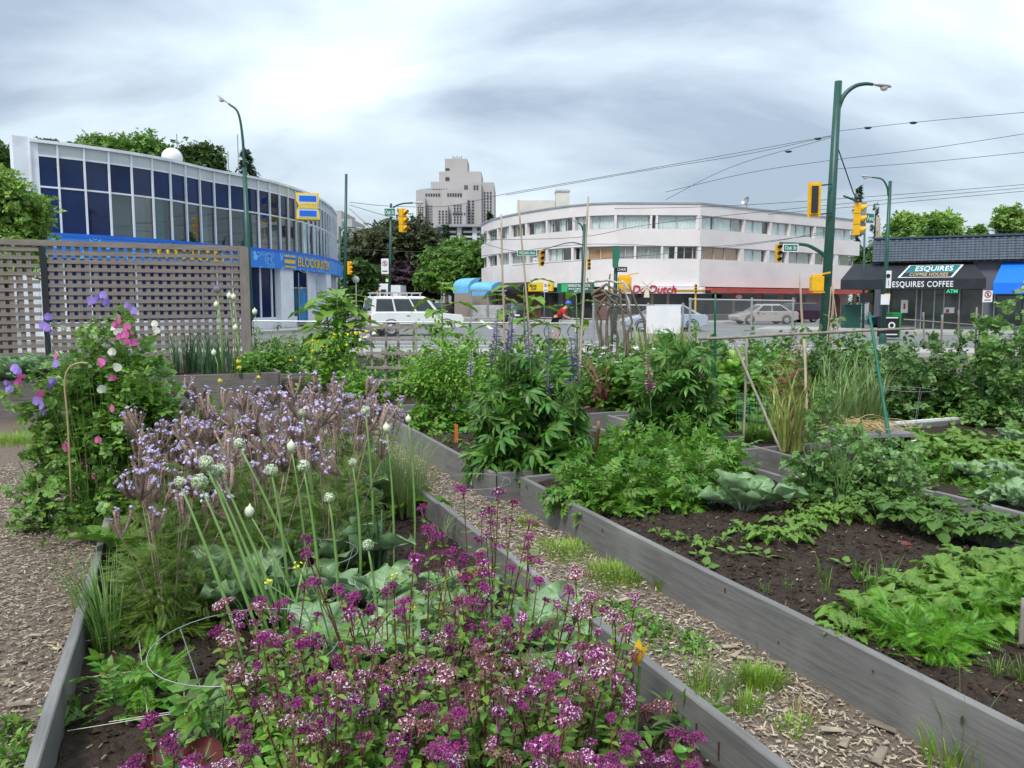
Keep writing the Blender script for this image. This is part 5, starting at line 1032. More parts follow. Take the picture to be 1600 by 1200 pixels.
def fbm(x, y, seed=0):
    r = np.random.default_rng(seed); z = 0
    for k in range(5):
        f = 3.1 * 1.9 ** k; a, b_, c = r.uniform(0, 6.28, 3); z = z + np.sin(x * f * math.cos(a) + y * f * math.sin(a) + b_) * np.cos(y * f * math.cos(a * 1.7) - x * f * .8 * math.sin(a) + c) / 1.7 ** k
    return z
def bed(label, a0, a1, b0, b1, h=.26, soil=.19, boards=1, sides='LRFB', th=.042, res=.09, mt=None, ends=None):
    c = Q((a0 + a1) / 2, (b0 + b1) / 2); o = thing('raised_bed', label, 'garden bed', c, 0, 'raised garden beds'); mt = mt or m_plank
    E_ = {'L': ((a0, b0), (a1, b0)), 'R': ((a0, b1), (a1, b1)), 'F': ((a0, b0 + th / 2 + .003), (a0, b1 - th / 2 - .003)), 'B': ((a1, b0 + th / 2 + .003), (a1, b1 - th / 2 - .003))}
    hb = h / boards
    for s in sides:
        (pa, pb), (qa, qb) = E_[s]
        # long sides are made of boards butted end to end
        Ln = math.hypot(qa - pa, qb - pb); cuts = np.linspace(0, 1, max(1, round(Ln / 3.0)) + 1) if s in 'LR' else [0, 1]
        if ends and s in ends: cuts = ends[s]
        for k in range(boards):
            for f0, f1 in zip(cuts[:-1], cuts[1:]):
                j = rng.normal(0, .004, 2) if s in 'LR' else (0, 0)
                A = Q(pa + (qa - pa) * f0, pb + (qb - pb) * f0 + j[0], hb * (k + .5) - .01); B = Q(pa + (qa - pa) * f1, pb + (qb - pb) * f1 + j[1], hb * (k + .5) - .01)
                d = nrm(B - A) * .002; plank_obj(A + d, B - d, th, hb - .005, mt, 'plank', o, warp=.006 if boards == 1 else .002)
    na, nb = max(3, int((a1 - a0) / res)), max(3, int((b1 - b0) / res)); aa = np.linspace(a0 + .02, a1 - .02, na); bb_ = np.linspace(b0 + .02, b1 - .02, nb)
    AA, BB = np.meshgrid(aa, bb_, indexing='ij'); P = PC + AA[..., None] * E1 + BB[..., None] * E2; Zs = soil + .016 * fbm(P[..., 0], P[..., 1], 3) + rng.normal(0, .007, AA.shape)
    b = MB(); V = np.concatenate([P, Zs[..., None]], -1).reshape(-1, 3); i = np.arange(na - 1)[:, None] * nb; j = np.arange(nb - 1)[None]
    b.add(V, np.stack([i + j, i + nb + j, i + nb + j + 1, i + j + 1], -1).reshape(-1, 4)); b.build('soil', m_soil, o, True)
    return o
BA = bed('near bed with oregano, onions and phacelia left of the wood chip path', -7.2, 1.1, -2.97, -.86, soil=.085, res=.05, ends={'R': [0, .365, .672, .80, 1], 'L': [0, .45, 1]})
BB_ = bed('middle bed holding the big blue lupin, beyond the wire ring', .22, 4.1, -.15, 1.75, res=.08)
BC = bed('right hand bed of dark soil with cabbage and salad rows', -7.2, 0, 0, 1.95, res=.05, ends={'L': [0, .3, 1]})
BD = bed('bed of bright leafy greens behind the right hand bed', -4.2, .9, 2.62, 4.35, res=.09)
BE = bed('bed with the white rimmed corner at the far right', .9, 5.0, 4.75, 6.6, res=.12)
BF = bed('bed at the right edge in front of the white cross board', -3.2, .82, 4.75, 6.6, res=.12)
BG = bed('far right bed below the pea vines', 2.2, 7.0, 7.1, 9.5, res=.15)
BH = bed('bed behind the lupin with red stemmed chard', 3.0, 7.6, 2.2, 4.2, res=.15)
BI = bed('bed of garlic and lettuce behind the green stakes', .3, 2.75, 2.35, 4.4, res=.12)
BJ = bed('bed behind the middle bed with the wooden trellis', 4.75, 9.4, -1.5, 1.6, res=.15)
BK = bed('tall double board bed in front of the lattice fence at the left', 2.4, 4.8, -9.5, -6.2, h=.56, soil=.5, boards=2, res=.15, mt=m_plank2)
bpos = G(437, 580, .56); ka, kb = ab(bpos)
for o_ in [BK] + list(BK.children): bpy.data.objects.remove(o_)
BK = bed('tall double board bed in front of the lattice fence at the left', ka, ka + 2.6, kb - 6.5, kb, h=.56, soil=.5, boards=2, res=.15, mt=m_plank2)
la_, lb__ = ab(G(500, 592, .26)); BL = bed('far left bed with the sunflower by the fence', la_ - 1.2, la_ + 6.2, lb__, lb__ + 2.3, res=.18, mt=m_plank2)
BM = bed('far middle bed with corn and sticks by the chain link fence', 8.3, 14, 3.0, 7.5, res=.3)
BN = bed('far bed with sunflowers behind the trellis', 10.1, 15, -1.2, 2.2, res=.3)
# white cross board of the right hand bed
plank_obj(Q(.86, 4.8, .262), Q(.86, 6.6, .262), .05, .03, m_white, 'rim_board', BE)
# screws and knots on the two near long planks
m_knot = mat('knot', (.06, .05, .042), .9, .3, 30)
for bed_, b_, sgn, zz in ((BC, -.0215, -1, 0), (BA, -.8815, -1, 0)):
    for i in range(14):
        a = -5.6 + i * .42 + rng.normal(0, .05); kn = i % 3 == 1; p = Q(a, b_ + sgn * .004, rng.uniform(.05, .22)); q = MB(); q.disc((0, 0, 0), .016 if kn else .006, n=10, r2=.009 if kn else .006)
        o_ = link('knot' if kn else 'screw_head', q.mesh('knot', m_knot if kn else m_nail), bed_); X_ = E1; M_ = Matrix(((E1[0], 0, sgn * E2[0], p[0]), (E1[1], 0, sgn * E2[1], p[1]), (0, 1, 0, p[2]), (0, 0, 0, 1))); o_.matrix_basis = M_
# saw marks and knots on the two near planks: dark splits
for i in range(11):
    a = rng.uniform(-5.5, -2.2); p = Q(a, -.887 - .0, rng.uniform(.10, .2)); plank_obj(p - np.array([0, 0, .03]), p + np.array([0, 0, .035]), .008, .006, m_nail, 'split', BA, up=(*E1, 0))
# ------------------------------------------------------------ wood chips
m_chip = mat('wood_chip', (0.355, 0.29, 0.215), .9, .25, 20, island=.65, hue=.018, dirt=((.34, .32, .30), 8, .5))
def inbed(P):
    d = P[:, :2] - PC; A = d @ E1; B = d @ E2; m = np.zeros(len(P), bool)
    for a0, a1, b0, b1 in ((-7.2, 1.1, -2.97, -.86), (.22, 4.1, -.15, 1.75), (-7.2, 0, 0, 1.95), (-4.2, .9, 2.62, 4.35)): m |= (A > a0 - .04) & (A < a1 + .04) & (B > b0 - .05) & (B < b1 + .05)
    return m
CH = (np.array([(-.5, -.16, 0), (.5, -.12, 0), (.45, .14, 0), (-.42, .16, 0), (-.48, -.12, .09), (.46, -.1, .09), (.4, .1, .09), (-.4, .13, .09)]), [np.array([(4, 5, 6, 7), (0, 1, 5, 4), (1, 2, 6, 5), (2, 3, 7, 6), (3, 0, 4, 7)])])
def chips(n, ra, rb, smin, smax, seed, name, mt):
    r = np.random.default_rng(seed); A = r.uniform(*ra, n); B = r.uniform(*rb, n); P = np.concatenate([PC + A[:, None] * E1 + B[:, None] * E2, r.uniform(0.0, .02, n)[:, None]], 1); P = P[~inbed(P)]; n = len(P)
    an = r.uniform(0, 6.28, n); Dr = np.stack([np.cos(an), np.sin(an), r.normal(0, .22, n)], 1); U = np.array([0, 0, 1.]) + r.normal(0, .28, (n, 3)); b = MB(); S = smin + (smax - smin) * r.uniform(0, 1, n) ** 1.6
    hf = n // 2; b.inst((CH[0][:, [1, 0, 2]] * np.array([.55, 1, .7]), CH[1]), P[:hf], Dr[:hf], U[:hf], S[:hf] * 1.15); b.inst((CH[0][:, [1, 0, 2]] * np.array([1.3, .8, .6]), CH[1]), P[hf:], Dr[hf:], U[hf:], S[hf:] * .8); b.build(name, mt, kind='stuff', label='loose brown wood chips covering the garden path', cat='wood chips')
chips(40000, (-6.5, 4.5), (-.9, .1), .008, .045, 1, 'wood_chips', m_chip)
chips(60000, (-5.0, 3.5), (-5.2, -2.9), .008, .045, 2, 'wood_chips', m_chip)
chips(2500, (-4.0, 2), (1.95, 2.65), .03, .08, 3, 'wood_chips', m_chip)
m_pebb = mat('pebble', (.30, .28, .26), .8, .2, 9, island=.5)
r = np.random.default_rng(5); ico = np.array([(1, 0, 0), (-1, 0, 0), (0, 1, 0), (0, -1, 0), (0, 0, .7), (0, 0, -.7)]) * .5; IC = (ico, [np.array([(0, 2, 4), (2, 1, 4), (1, 3, 4), (3, 0, 4), (2, 0, 5), (1, 2, 5), (3, 1, 5), (0, 3, 5)])])
def soilbits(n, ra, rb, z, smin, smax, mt, name, lab, seed, par):
    r = np.random.default_rng(seed); P = PC + r.uniform(*ra, n)[:, None] * E1 + r.uniform(*rb, n)[:, None] * E2; P = np.concatenate([P, np.full((n, 1), z) + .016 * fbm(P[:, 0], P[:, 1], 3)[:, None]], 1); b = MB(); b.inst(IC, P, rdir(n, -.3, .3, r), np.array([0, 0, 1.]) + r.normal(0, .5, (n, 3)), smin + (smax - smin) * r.uniform(0, 1, n) ** 4); return b.build(name, mt, par, kind='stuff')
m_mulch = mat('mulch_bit', (.13, .095, .065), .9, .3, 20, island=.6)
m_clod = mat('soil_clod', (0.042, 0.025, 0.016), .95, .4, 20, island=.6)
for par, ra, rb, n in ((BA, (-7, 1), (-2.9, -.9), 7000), (BC, (-7, -.1), (.05, 1.9), 8000), (BB_, (.3, 4), (-.1, 1.7), 2500)):
    soilbits(int(n * 2.6), ra, rb, .195 if par is not BA else .09, .006, .04, m_clod, 'soil_clods', '', n, par); soilbits(n // 14, ra, rb, .205 if par is not BA else .1, .004, .016, m_pebb, 'pebbles', '', n + 1, par)
    k = n // 7; r = np.random.default_rng(n + 2); P = PC + r.uniform(*ra, k)[:, None] * E1 + r.uniform(*rb, k)[:, None] * E2; P = np.concatenate([P, np.full((k, 1), .208 if par is not BA else .1) + .016 * fbm(P[:, 0], P[:, 1], 3)[:, None]], 1); an = r.uniform(0, 6.28, k)
    b = MB(); b.inst((CH[0][:, [1, 0, 2]], CH[1]), P, np.stack([np.cos(an), np.sin(an), r.normal(0, .2, k)], 1), np.array([0, 0, 1.]) + r.normal(0, .3, (k, 3)), r.uniform(.006, .03, k)); b.build('mulch_bits', m_mulch, par, kind='stuff')
SPL = ['flat pale splinter amid the group of flat ones on the path', 'second flat splinter of the group on the middle of the path', 'grey flat splinter lowest of the group on the path', 'splinter lying against the foot of the right hand plank', 'thin stick on the path beside the grass tufts', 'short splinter near the bottom of the path', 'long splinter leaning across others near the bottom of the path', 'pale tan splinter at the bottom edge of the path', 'splinter close to the right hand plank near the bottom', 'flat stone grey chip beside the left plank', 'small pale chip at the left edge of the photo', 'pale chip at the lower left beside the weeds']
# a few big splinters and stones that stand out on the path
for i, (u, v, L_, an) in enumerate(((1140, 1010, .11, .3), (1150, 1022, .1, .9), (1165, 1028, .1, -.2), (1215, 1035, .1, -.6), (970, 938, .13, .3), (1300, 1140, .13, .1), (1320, 1160, .13, 1.0), (1375, 1180, .16, .9), (1380, 1135, .14, -.8), (55, 992, .08, .1), (40, 880, .07, .5), (30, 1100, .12, 0.2))):
    p = G(u, v, .02); b = MB(); T = CH[0] * np.array([L_ * .8, L_ * .8, L_ * .5]); b.add(put(T[:, [0, 2, 1]] * np.array([1, 1, -1]), p, (math.cos(an), math.sin(an), rng.normal(0, .1))), [tuple(f) for f in CH[1][0]]); b.build('wood_splinter', m_chip, group='big splinters on the path', cat='wood splinter', label=SPL[i])
# ------------------------------------------------------------ generic plants
def blades(mb, P, n, L_, W_, spread, droop, seed, ns=5, lean=(0, 0), rad=.05, fold=.3, wtip=.15):
    """n arching blades from around P"""
    r = np.random.default_rng(seed)
    for i in range(n):
        a = r.uniform(0, 6.28); le = L_ * r.uniform(.55, 1.1); s = spread * r.uniform(.15, 1.1); dr = droop * r.uniform(.3, 1.5)
        hx = np.array([math.cos(a), math.sin(a), 0]); q = np.asarray(P) + hx * rad * math.sqrt(r.uniform()) + r.normal(0, rad * .3, 3) * np.array([1, 1, 0]); t = np.linspace(0, 1, ns + 1)
        ph = s * (.5 + t * .5) + dr * t * t * 1.6; st = le / ns; pts = [q]
        for k in range(ns): pts.append(pts[-1] + st * (hx * math.sin(ph[k]) + np.array([lean[0], lean[1], 0]) * t[k] + np.array([0, 0, math.cos(ph[k])])))
        pts = np.array(pts); sd = np.array([-hx[1], hx[0], 0]); w_ = W_ / 2 * r.uniform(.7, 1.2) * (1 - (1 - wtip) * t ** 1.6)
        ctr = pts - hx * (w_ * fold)[:, None]; V = np.stack([pts - sd * w_[:, None], ctr, pts + sd * w_[:, None]], 1).reshape(-1, 3)
        i_ = np.arange(ns)[:, None] * 3; j = np.arange(2)[None]; mb.add(V, np.stack([i_ + j, i_ + j + 1, i_ + j + 4, i_ + j + 3], -1).reshape(-1, 4))
def tuft(name, label, cat, P, n, L_, W_, spread, droop, mt, seed, group=None, lean=(0, 0), rad=.05, part='blades', ns=5, fold=.3):
    o = thing(name, label, cat, P, 0, group); mb = MB(); blades(mb, (0, 0, 0), n, L_, W_, spread, droop, seed, ns, lean, rad, fold); loc_build(mb, part, mt, o, kind='stuff'); return o
def stems(mb, paths, r0, r1, n=4):
    for P in paths: mb.tube(P, np.linspace(r0, r1, len(P)), n, cap=False)
m_stem = mat('stem_green', (0.10, 0.19, 0.05), .6, .15, 10); m_stemr = mat('stem_red', (0.13, 0.045, 0.035), .6, .2, 10, island=.3)
LG = dict(oreg=leafmat('oregano_leaf', (0.105, 0.245, 0.042)), mint=leafmat('bush_leaf', (0.115, 0.285, 0.035)), lup=leafmat('lupin_leaf', (0.07, 0.19, 0.04)), pot=leafmat('potato_leaf', (0.09, 0.235, 0.035)), pea=leafmat('pea_leaf', (0.115, 0.25, 0.085)), pea2=leafmat('pea_leaf_far', (0.080, 0.185, 0.062)), let=leafmat('salad_leaf', (0.088, 0.225, 0.035)), dkg=leafmat('strawberry_leaf', (0.06, 0.17, 0.038)), brs=leafmat('brassica_leaf', (0.15, 0.29, 0.185), hue=.012, island=.22, trans=.15, rough=.45),
          chv=leafmat('chive_leaf', (0.115, 0.26, 0.075)), gry=leafmat('grey_green_leaf', (0.15, 0.26, 0.11)), grs=leafmat('grass_blade', (0.156, 0.312, 0.046), hue=.03), dry=leafmat('dry_grass', (0.390, 0.325, 0.143)), ol=leafmat('fern_olive', (0.092, 0.185, 0.028), hue=.03), sw=leafmat('sweet_pea_leaf', (0.10, 0.225, 0.05)), sun=leafmat('sunflower_leaf', (0.124, 0.299, 0.042), island=.18), lk=leafmat('leek_leaf', (0.058, 0.137, 0.081), hue=.015), crn=leafmat('yellowing_blade', (0.28, 0.34, 0.085), hue=.03), car=leafmat('carrot_leaf', (0.098, 0.286, 0.026)), rdl=leafmat('red_lettuce_leaf', (0.130, 0.046, 0.033), hue=.03), yl=leafmat('yellow_leaf', (0.585, 0.442, 0.078)), sq=leafmat('squash_leaf', (0.072, 0.215, 0.029), island=.15))
OV = leafT(.55, 3, .25, .12); OVn = leafT(.3, 3, .3, .15); RND = leafT(.85, 3, .2, .1, lambda t: math.sin(math.pi * (t * .96 + .02)) ** .6)
def leaves(mb, T, P, size, r, up=.5, out=None, jit=.6):
    n = len(P); Dr = rdir(n, -.35, .5, r) if out is None else nrm(out + r.normal(0, jit, (n, 3))); U = np.array([0, 0, 1.]) * up * 2 + r.normal(0, .5, (n, 3)); mb.inst(T, P, Dr, U, size * r.uniform(.6, 1.25, n))
def ellip(n, rx, ry, h, r, shell=.55, z0=0.0):
    d = rdir(n, -.2, 1, r); q = r.uniform(shell, 1, n)[:, None]; P = d * q * np.array([rx, ry, h]); P[:, 2] = np.maximum(P[:, 2], r.uniform(0, .15, n) * h) + z0; return P, d
def bush(name, label, cat, base, rx, ry, h, n, T, size, mt, seed, group=None, nst=14, shell=.35, clump=0.0, rz=0.0, stem=None, z0=0.0):
    r = np.random.default_rng(seed); o = thing(name, label, cat, base, rz, group); P, d = ellip(n, rx, ry, h, r, shell, z0)
    if clump:
        k = max(8, n // 18); C, cd2 = ellip(k, rx, ry, h, r, shell, z0); ix = r.integers(0, k, n); P = C[ix] + r.normal(0, clump, (n, 3)); d = cd2[ix]; P[:, 2] = np.maximum(P[:, 2], .01)
    mb = MB(); leaves(mb, T, P, size, r, out=d * np.array([1, 1, .35]), jit=.55); loc_build(mb, 'foliage', mt, o, kind='stuff')
    sb = MB(); S, _ = ellip(nst, rx * .8, ry * .8, h * .9, r, .7, z0); stems(sb, [np.array([(s[0] * .15, s[1] * .15, 0), (s[0] * .5, s[1] * .5, s[2] * .6), s]) for s in S], .006, .003); loc_build(sb, 'stems', stem or m_stem, o, kind='stuff')
    return o, P, d, r
# ============================================================ PLANTS
def SZ(u, v, z): p = G(u, v, z); p[2] = z; return p
SA, SB_, SC_ = .09, .19, .19      # soil heights
PINN = merge([xf(leafT(.5, 2, .2, .1), .42, s * R(65), 0, 0, (s * .02, .18 + .22 * k, 0)) for k in range(3) for s in (-1, 1)] + [xf(leafT(.55, 3, .2, .1), .5, 0, 0, 0, (0, .62, -.03))] + [(np.array([(-.012, 0, 0), (.012, 0, 0), (.008, .7, -.02), (-.008, .7, -.02)]), [np.array([(0, 1, 2, 3)])])])
FERN = merge([xf(rhomb(.17, .1), .34 * (1 - abs(t - .4) * .9), s * R(55), 0, 0, (0, t, -.1 * t * t)) for t in np.linspace(.12, .95, 13) for s in (-1, 1)] + [(np.array([(-.01, 0, 0), (.01, 0, 0), (.006, 1, -.1), (-.006, 1, -.1)]), [np.array([(0, 1, 2, 3)])])])
PALM = merge([xf(leafT(.36, 3, .3, .2, lambda t: math.sin(math.pi * (t * .95 + .03)) ** .8 * (.6 + .5 * t)), 1.0 - .12 * abs(k) / 4, R(42 * k), R(-14), 0, (0, .35, 0)) for k in (-4, -3, -2, -1, 0, 1, 2, 3)] + [(np.array([(-.02, -.5, -.3), (.02, -.5, -.3), (.02, .36, 0), (-.02, .36, 0)]), [np.array([(0, 1, 2, 3)])])])
PEAL = merge([xf(RND, .5, s * R(62), 0, 0, (s * .02, y, 0)) for y in (.1, .5) for s in (-1, 1)] + [(np.array([(-.012, 0, 0), (.012, 0, 0), (.01, 1.3, .1), (-.01, 1.3, .1)]), [np.array([(0, 1, 2, 3)])])])
TRI = merge([xf(leafT(.8, 3, .2, .15, lambda t: math.sin(math.pi * (t * .93 + .04)) ** .7), .7, R(a), 0, 0, (0, .25, 0)) for a in (-75, 0, 75)])
def bigleaf(L_, W_, prof, ruf=.03, cup=.15, droop=.4, seed=0, ns=9, nw=8, pet=.25, petr=.008, base_w=None, lift=.0, veins=True, vr=.0035):
    """one large leaf: blade (slot 0), ribs and stalk (slot 1); local +Y outwards, +Z up"""
    r = np.random.default_rng(seed); mb = MB(); V = []; ph = r.uniform(0, 6.28, 4)
    def S(t, s):
        y = L_ * (pet + (1 - pet) * t); w_ = W_ / 2 * prof(t) * s; e_ = abs(s) ** 2
        z = lift * L_ * t - droop * L_ * t * t + cup * W_ * s * s * .5 + ruf * e_ * math.sin(9 * t * 2 + ph[0] + s * 2) + ruf * .35 * e_ * math.sin(14 * t + ph[1]) + ruf * .35 * math.sin(7 * t + 4 * s + ph[2])
        return (w_ + ruf * .3 * e_ * math.sin(19 * t + ph[3]), y, z)
    for i in range(ns + 1):
        for j in range(nw + 1): V.append(S(i / ns, j / nw * 2 - 1))
    i = np.arange(ns)[:, None] * (nw + 1); j = np.arange(nw)[None]; mb.add(V, np.stack([i + j, i + j + 1, i + nw + 2 + j, i + nw + 1 + j], -1).reshape(-1, 4))
    up = np.array([0, 0, .003]); mid = [np.array([0, 0, 0])] + [np.array(S(t, 0)) + up * .3 for t in np.linspace(0, .93, 7)]; mb.tube(mid, [petr] + list(np.linspace(petr, vr * .5, 7)), 5, mi=1)
    if veins:
        for t in (.12, .3, .48, .66):
            for s in (-1, 1): mb.tube([np.array(S(t, 0)) + up * .4, np.array(S(min(1, t + .1), s * .4)) + up * .3, np.array(S(min(1, t + .18), s * .8)) + up * .2], [vr * .7, vr * .5, vr * .25], 3, cap=False, mi=1)
    return mb
pr_ov = lambda t: max(.03, math.sin(math.pi * min(1, (t * .95 + .04)) ** .75)); pr_rd = lambda t: max(.04, math.sin(math.pi * (t * .94 + .04)) ** .5); pr_ht = lambda t: max(.03, (1 - t) ** .55 * min(1, t * 6 + .45)); pr_ob = lambda t: max(.05, min(1, .28 + t * 1.1) * math.sqrt(max(0, 1 - max(0, (t - .68) / .34) ** 2.2))); pr_sp = lambda t: max(.05, math.sin(math.pi * (t * .92 + .05)) ** .9 * (.35 + t * .9))
m_vein = mat('pale_vein', (0.30, 0.38, 0.25), .6, .1, 8); m_veing = mat('green_vein', (0.16, 0.28, 0.07), .6, .1, 8)
BIG = {}
def variants(key, n, *a, mt=None, vm=None, **k):
    BIG[key] = [bigleaf(*a, seed=s, **k).mesh('leaf', [mt, vm or m_veing], True) for s in range(n)]
variants('cab', 5, .34, .30, pr_sp, ruf=.022, cup=.3, droop=.3, pet=.1, petr=.012, vr=.006, ns=12, nw=10, mt=LG['brs'], vm=m_vein)
variants('kal', 5, .36, .27, pr_ov, ruf=.026, cup=.22, droop=.35, lift=.1, pet=.25, petr=.009, vr=.005, ns=12, mt=LG['brs'], vm=m_vein)
variants('squ', 4, .36, .27, pr_ht, ruf=.02, cup=.25, droop=.35, pet=.45, petr=.008, mt=LG['sq'])
variants('sun', 4, .34, .24, pr_ht, ruf=.012, cup=.12, droop=.5, pet=.32, petr=.006, mt=LG['sun'])
variants('sal', 6, .22, .105, pr_ob, ruf=.02, cup=.35, droop=.6, lift=.1, pet=.35, petr=.005, mt=LG['let'], vm=m_veing)
variants('bea', 3, .10, .075, pr_ht, ruf=.004, cup=.1, droop=.2, pet=.25, petr=.002, mt=LG['let'], ns=5, nw=4, veins=False)
variants('str', 3, .10, .085, pr_rd, ruf=.006, cup=.35, droop=.2, pet=.02, petr=.002, mt=LG['dkg'], ns=5, nw=4, vr=.0015)
variants('red', 4, .20, .14, pr_sp, ruf=.016, cup=.3, droop=.2, pet=.05, petr=.006, mt=LG['rdl'], vm=m_veing)
variants('rom', 3, .20, .10, pr_sp, ruf=.01, cup=.5, droop=.1, pet=.05, petr=.006, mt=leafmat('lettuce_green', (.10, .24, .05)), vm=m_veing)
def rosette(name, label, cat, base, key, n, el=(10, 65), s=1.0, seed=0, group=None, part='leaf', sj=.25, rad=.02, stack=0.0):
    r = np.random.default_rng(seed); o = thing(name, label, cat, base, 0, group)
    for i in range(n):
        f = (i + .5) / n; e_ = el[0] + (el[1] - el[0]) * f + r.normal(0, 6); a = i * 2.4 + r.normal(0, .25); sc = s * (1 - .35 * f) * r.uniform(1 - sj, 1 + sj * .6)
        M = Matrix.Translation((math.cos(a) * rad, math.sin(a) * rad, .01 + stack * f)) @ Matrix.Rotation(a - math.pi / 2, 4, 'Z') @ Matrix.Rotation(R(e_), 4, 'X') @ Matrix.Rotation(r.normal(0, .15), 4, 'Y') @ Matrix.Scale(sc, 4)
        link(part, BIG[key][i % len(BIG[key])], o, M=M)
    return o
# ---- flower heads ----------------------------------------------------------
m_mag = mat('oregano_magenta', (0.27, 0.04, 0.18), .7, .25, 30, island=.45, hue=.02); m_pnk = mat('oregano_pale', (0.74, 0.58, 0.72), .7, .12, 30, island=.2); m_fad = mat('oregano_faded', (0.24, 0.09, 0.105), .8, .25, 30, island=.4, hue=.02); m_lav = mat('phacelia_lavender', (0.46, 0.40, 0.62), .7, .2, 30, island=.3); m_curl = mat('phacelia_curl', (0.30, 0.215, 0.175), .85, .3, 30, island=.35); m_lil = mat('lilac_pale', (0.44, 0.32, 0.47), .8, .2, 30, island=.3)
def head_mesh(nb, rad, br, nbr, nfl, mb_, mf, seed, spread=1.0, flat=.55):
    r = np.random.default_rng(seed); m = MB()
    for k in range(nb):
        c = np.array([*(r.normal(0, rad * .55 * spread, 2)), r.uniform(-.6, .35) * rad * flat]) if k else np.zeros(3); q = br * r.uniform(.7, 1.25)
        d = rdir(nbr, -.35, 1, r); m.inst(rhomb(.7, .1), c + d * q * .75, nrm(d + r.normal(0, .55, (nbr, 3))), nrm(r.normal(0, 1, (nbr, 3))), q * r.uniform(.38, .62, nbr))
        if nfl: d = rdir(nfl, .1, 1, r); m.inst(merge([xf(rhomb(.7), .8, a) for a in (0, 2.1, 4.2)]), c + d * q * 1.15, nrm(np.cross(d, r.normal(0, 1, (nfl, 3)))), d, q * r.uniform(.28, .42, nfl), mi=1)
    for k in range(4): m.tube([(0, 0, -.05), (*(r.normal(0, rad * .4, 2)), -.01)], .0012, 3, cap=False, mi=0)
    return m.mesh('flower_head', [mb_, mf])
HM = [head_mesh(int(4 + s % 4), .022 + .004 * (s % 3), .0145, 60, 0 if s < 4 else 3, m_mag, m_pnk, s) for s in range(5)]
HP = [head_mesh(6 + s, .026, .0135, 40, 6, m_mag if s < 3 else m_fad, m_pnk, 10 + s) for s in range(5)]
HF = [head_mesh(5 + s, .024, .012, 40, 1, m_fad, m_pnk, 20 + s) for s in range(3)]
HL = [head_mesh(7, .045, .02, 20, 6, m_lil, m_pnk, 30 + s) for s in range(3)]
def phac(seed):
    r = np.random.default_rng(seed); m = MB()
    for k in range(5 + seed % 3):
        a = r.uniform(0, 6.28); b_ = r.uniform(.01, .035); h = r.uniform(.08, .15); t = np.linspace(0, 1, 7); P = np.stack([math.cos(a) * (b_ * t + .014 * np.sin(t * 2.4)), math.sin(a) * (b_ * t + .014 * np.sin(t * 2.4)), h * t - .02 * t ** 3], 1); rd_ = np.array([.0035, .005, .006, .006, .0065, .0065, .003])
        m.tube(P, rd_, 5, mi=0); n = 40; tt = r.uniform(.1, 1, n); i = (tt * 6).astype(int).clip(0, 5); pp = P[i] + (P[i + 1] - P[i]) * (tt * 6 - i)[:, None]; d = rdir(n, -.2, .5, r); m.inst(rhomb(.3), pp + d * .004, d + np.array([0, 0, .4]), rdir(n, r=r), .013 * r.uniform(.6, 1.2, n), mi=0)
        nf = r.integers(3, 10); d = nrm(rdir(nf, .2, 1, r)); m.inst(merge([xf(rhomb(.75, -.1), .8, q) for q in (0, 1.26, 2.5, 3.8, 5.0)]), P[-1] + d * .012, nrm(np.cross(d, r.normal(0, 1, (nf, 3)))), d, .009 * r.uniform(.7, 1.1, nf), mi=1)
    return m.mesh('flower_head', [m_curl, m_lav])
HPH = [phac(s) for s in range(6)]
# ---- oregano ----------------------------------------------------------------
def oregano(label, x, y, n, spread, h, seed, pal, fill=500, heads=None, lsz=.038, soil=SA, lean=(0, 0), mt=None, hs=1.0, name='oregano'):
    r = np.random.default_rng(seed); o = thing(name, label, 'oregano', (x, y, soil), 0, 'oregano clumps'); sb, lb = MB(), MB(); LP, LD = [], []; H = []
    for i in range(n):
        a = r.uniform(0, 6.28); q = spread * math.sqrt(r.uniform()); b0 = np.array([math.cos(a) * q * .35, math.sin(a) * q * .35, 0]); hh = h * r.uniform(.72, 1.1); tp = np.array([math.cos(a) * q + lean[0] * hh, math.sin(a) * q + lean[1] * hh, hh]); md = (b0 + tp) / 2 + r.normal(0, .02, 3)
        t = np.linspace(0, 1, 7)[:, None]; P = (1 - t) ** 2 * b0 + 2 * t * (1 - t) * md + t * t * tp; sb.tube(P, np.linspace(.0045, .002, 7), 5, cap=False); H.append(tp)
        for f in np.arange(.25, .97, .075):
            p = P[int(f * 6)] + (P[min(6, int(f * 6) + 1)] - P[int(f * 6)]) * (f * 6 % 1); ph = r.uniform(0, 6.28)
            for s in (0, math.pi): LP.append(p); LD.append((math.cos(ph + s), math.sin(ph + s), .25))
        if r.uniform() < .45:   # side branch with its own head
            k = 4; ph = r.uniform(0, 6.28); e_ = P[k] + np.array([math.cos(ph) * .05, math.sin(ph) * .05, hh * .2]); sb.tube([P[k], (P[k] + e_) / 2 + np.array([math.cos(ph), math.sin(ph), 0]) * .012, e_], [.002, .0016, .0012], 4, cap=False); H.append(e_)
    LP = np.array(LP); lb.inst(OV, LP, np.array(LD) + r.normal(0, .25, (len(LP), 3)), np.array([0, 0, 1.]) + r.normal(0, .35, (len(LP), 3)), lsz * r.uniform(.6, 1.2, len(LP)))
    if fill: P, d = ellip(int(fill * 1.7), spread * .95, spread * .95, h * .86, r, .25); leaves(lb, OV, P, lsz * 1.1, r, out=d * np.array([1, 1, .3]), jit=.7)
    loc_build(sb, 'stems', m_stemr, o, kind='stuff'); loc_build(lb, 'leaves', mt or LG['oreg'], o, kind='stuff')
    for p in H:
        fam = pal[r.integers(0, len(pal))]; M = TRS(p, r.uniform(0, 6.28), r.normal(0, .25), r.normal(0, .25), hs * r.uniform(.6, 1.1)); link('flower_head', fam[r.integers(0, len(fam))], o, M=M)
    return o
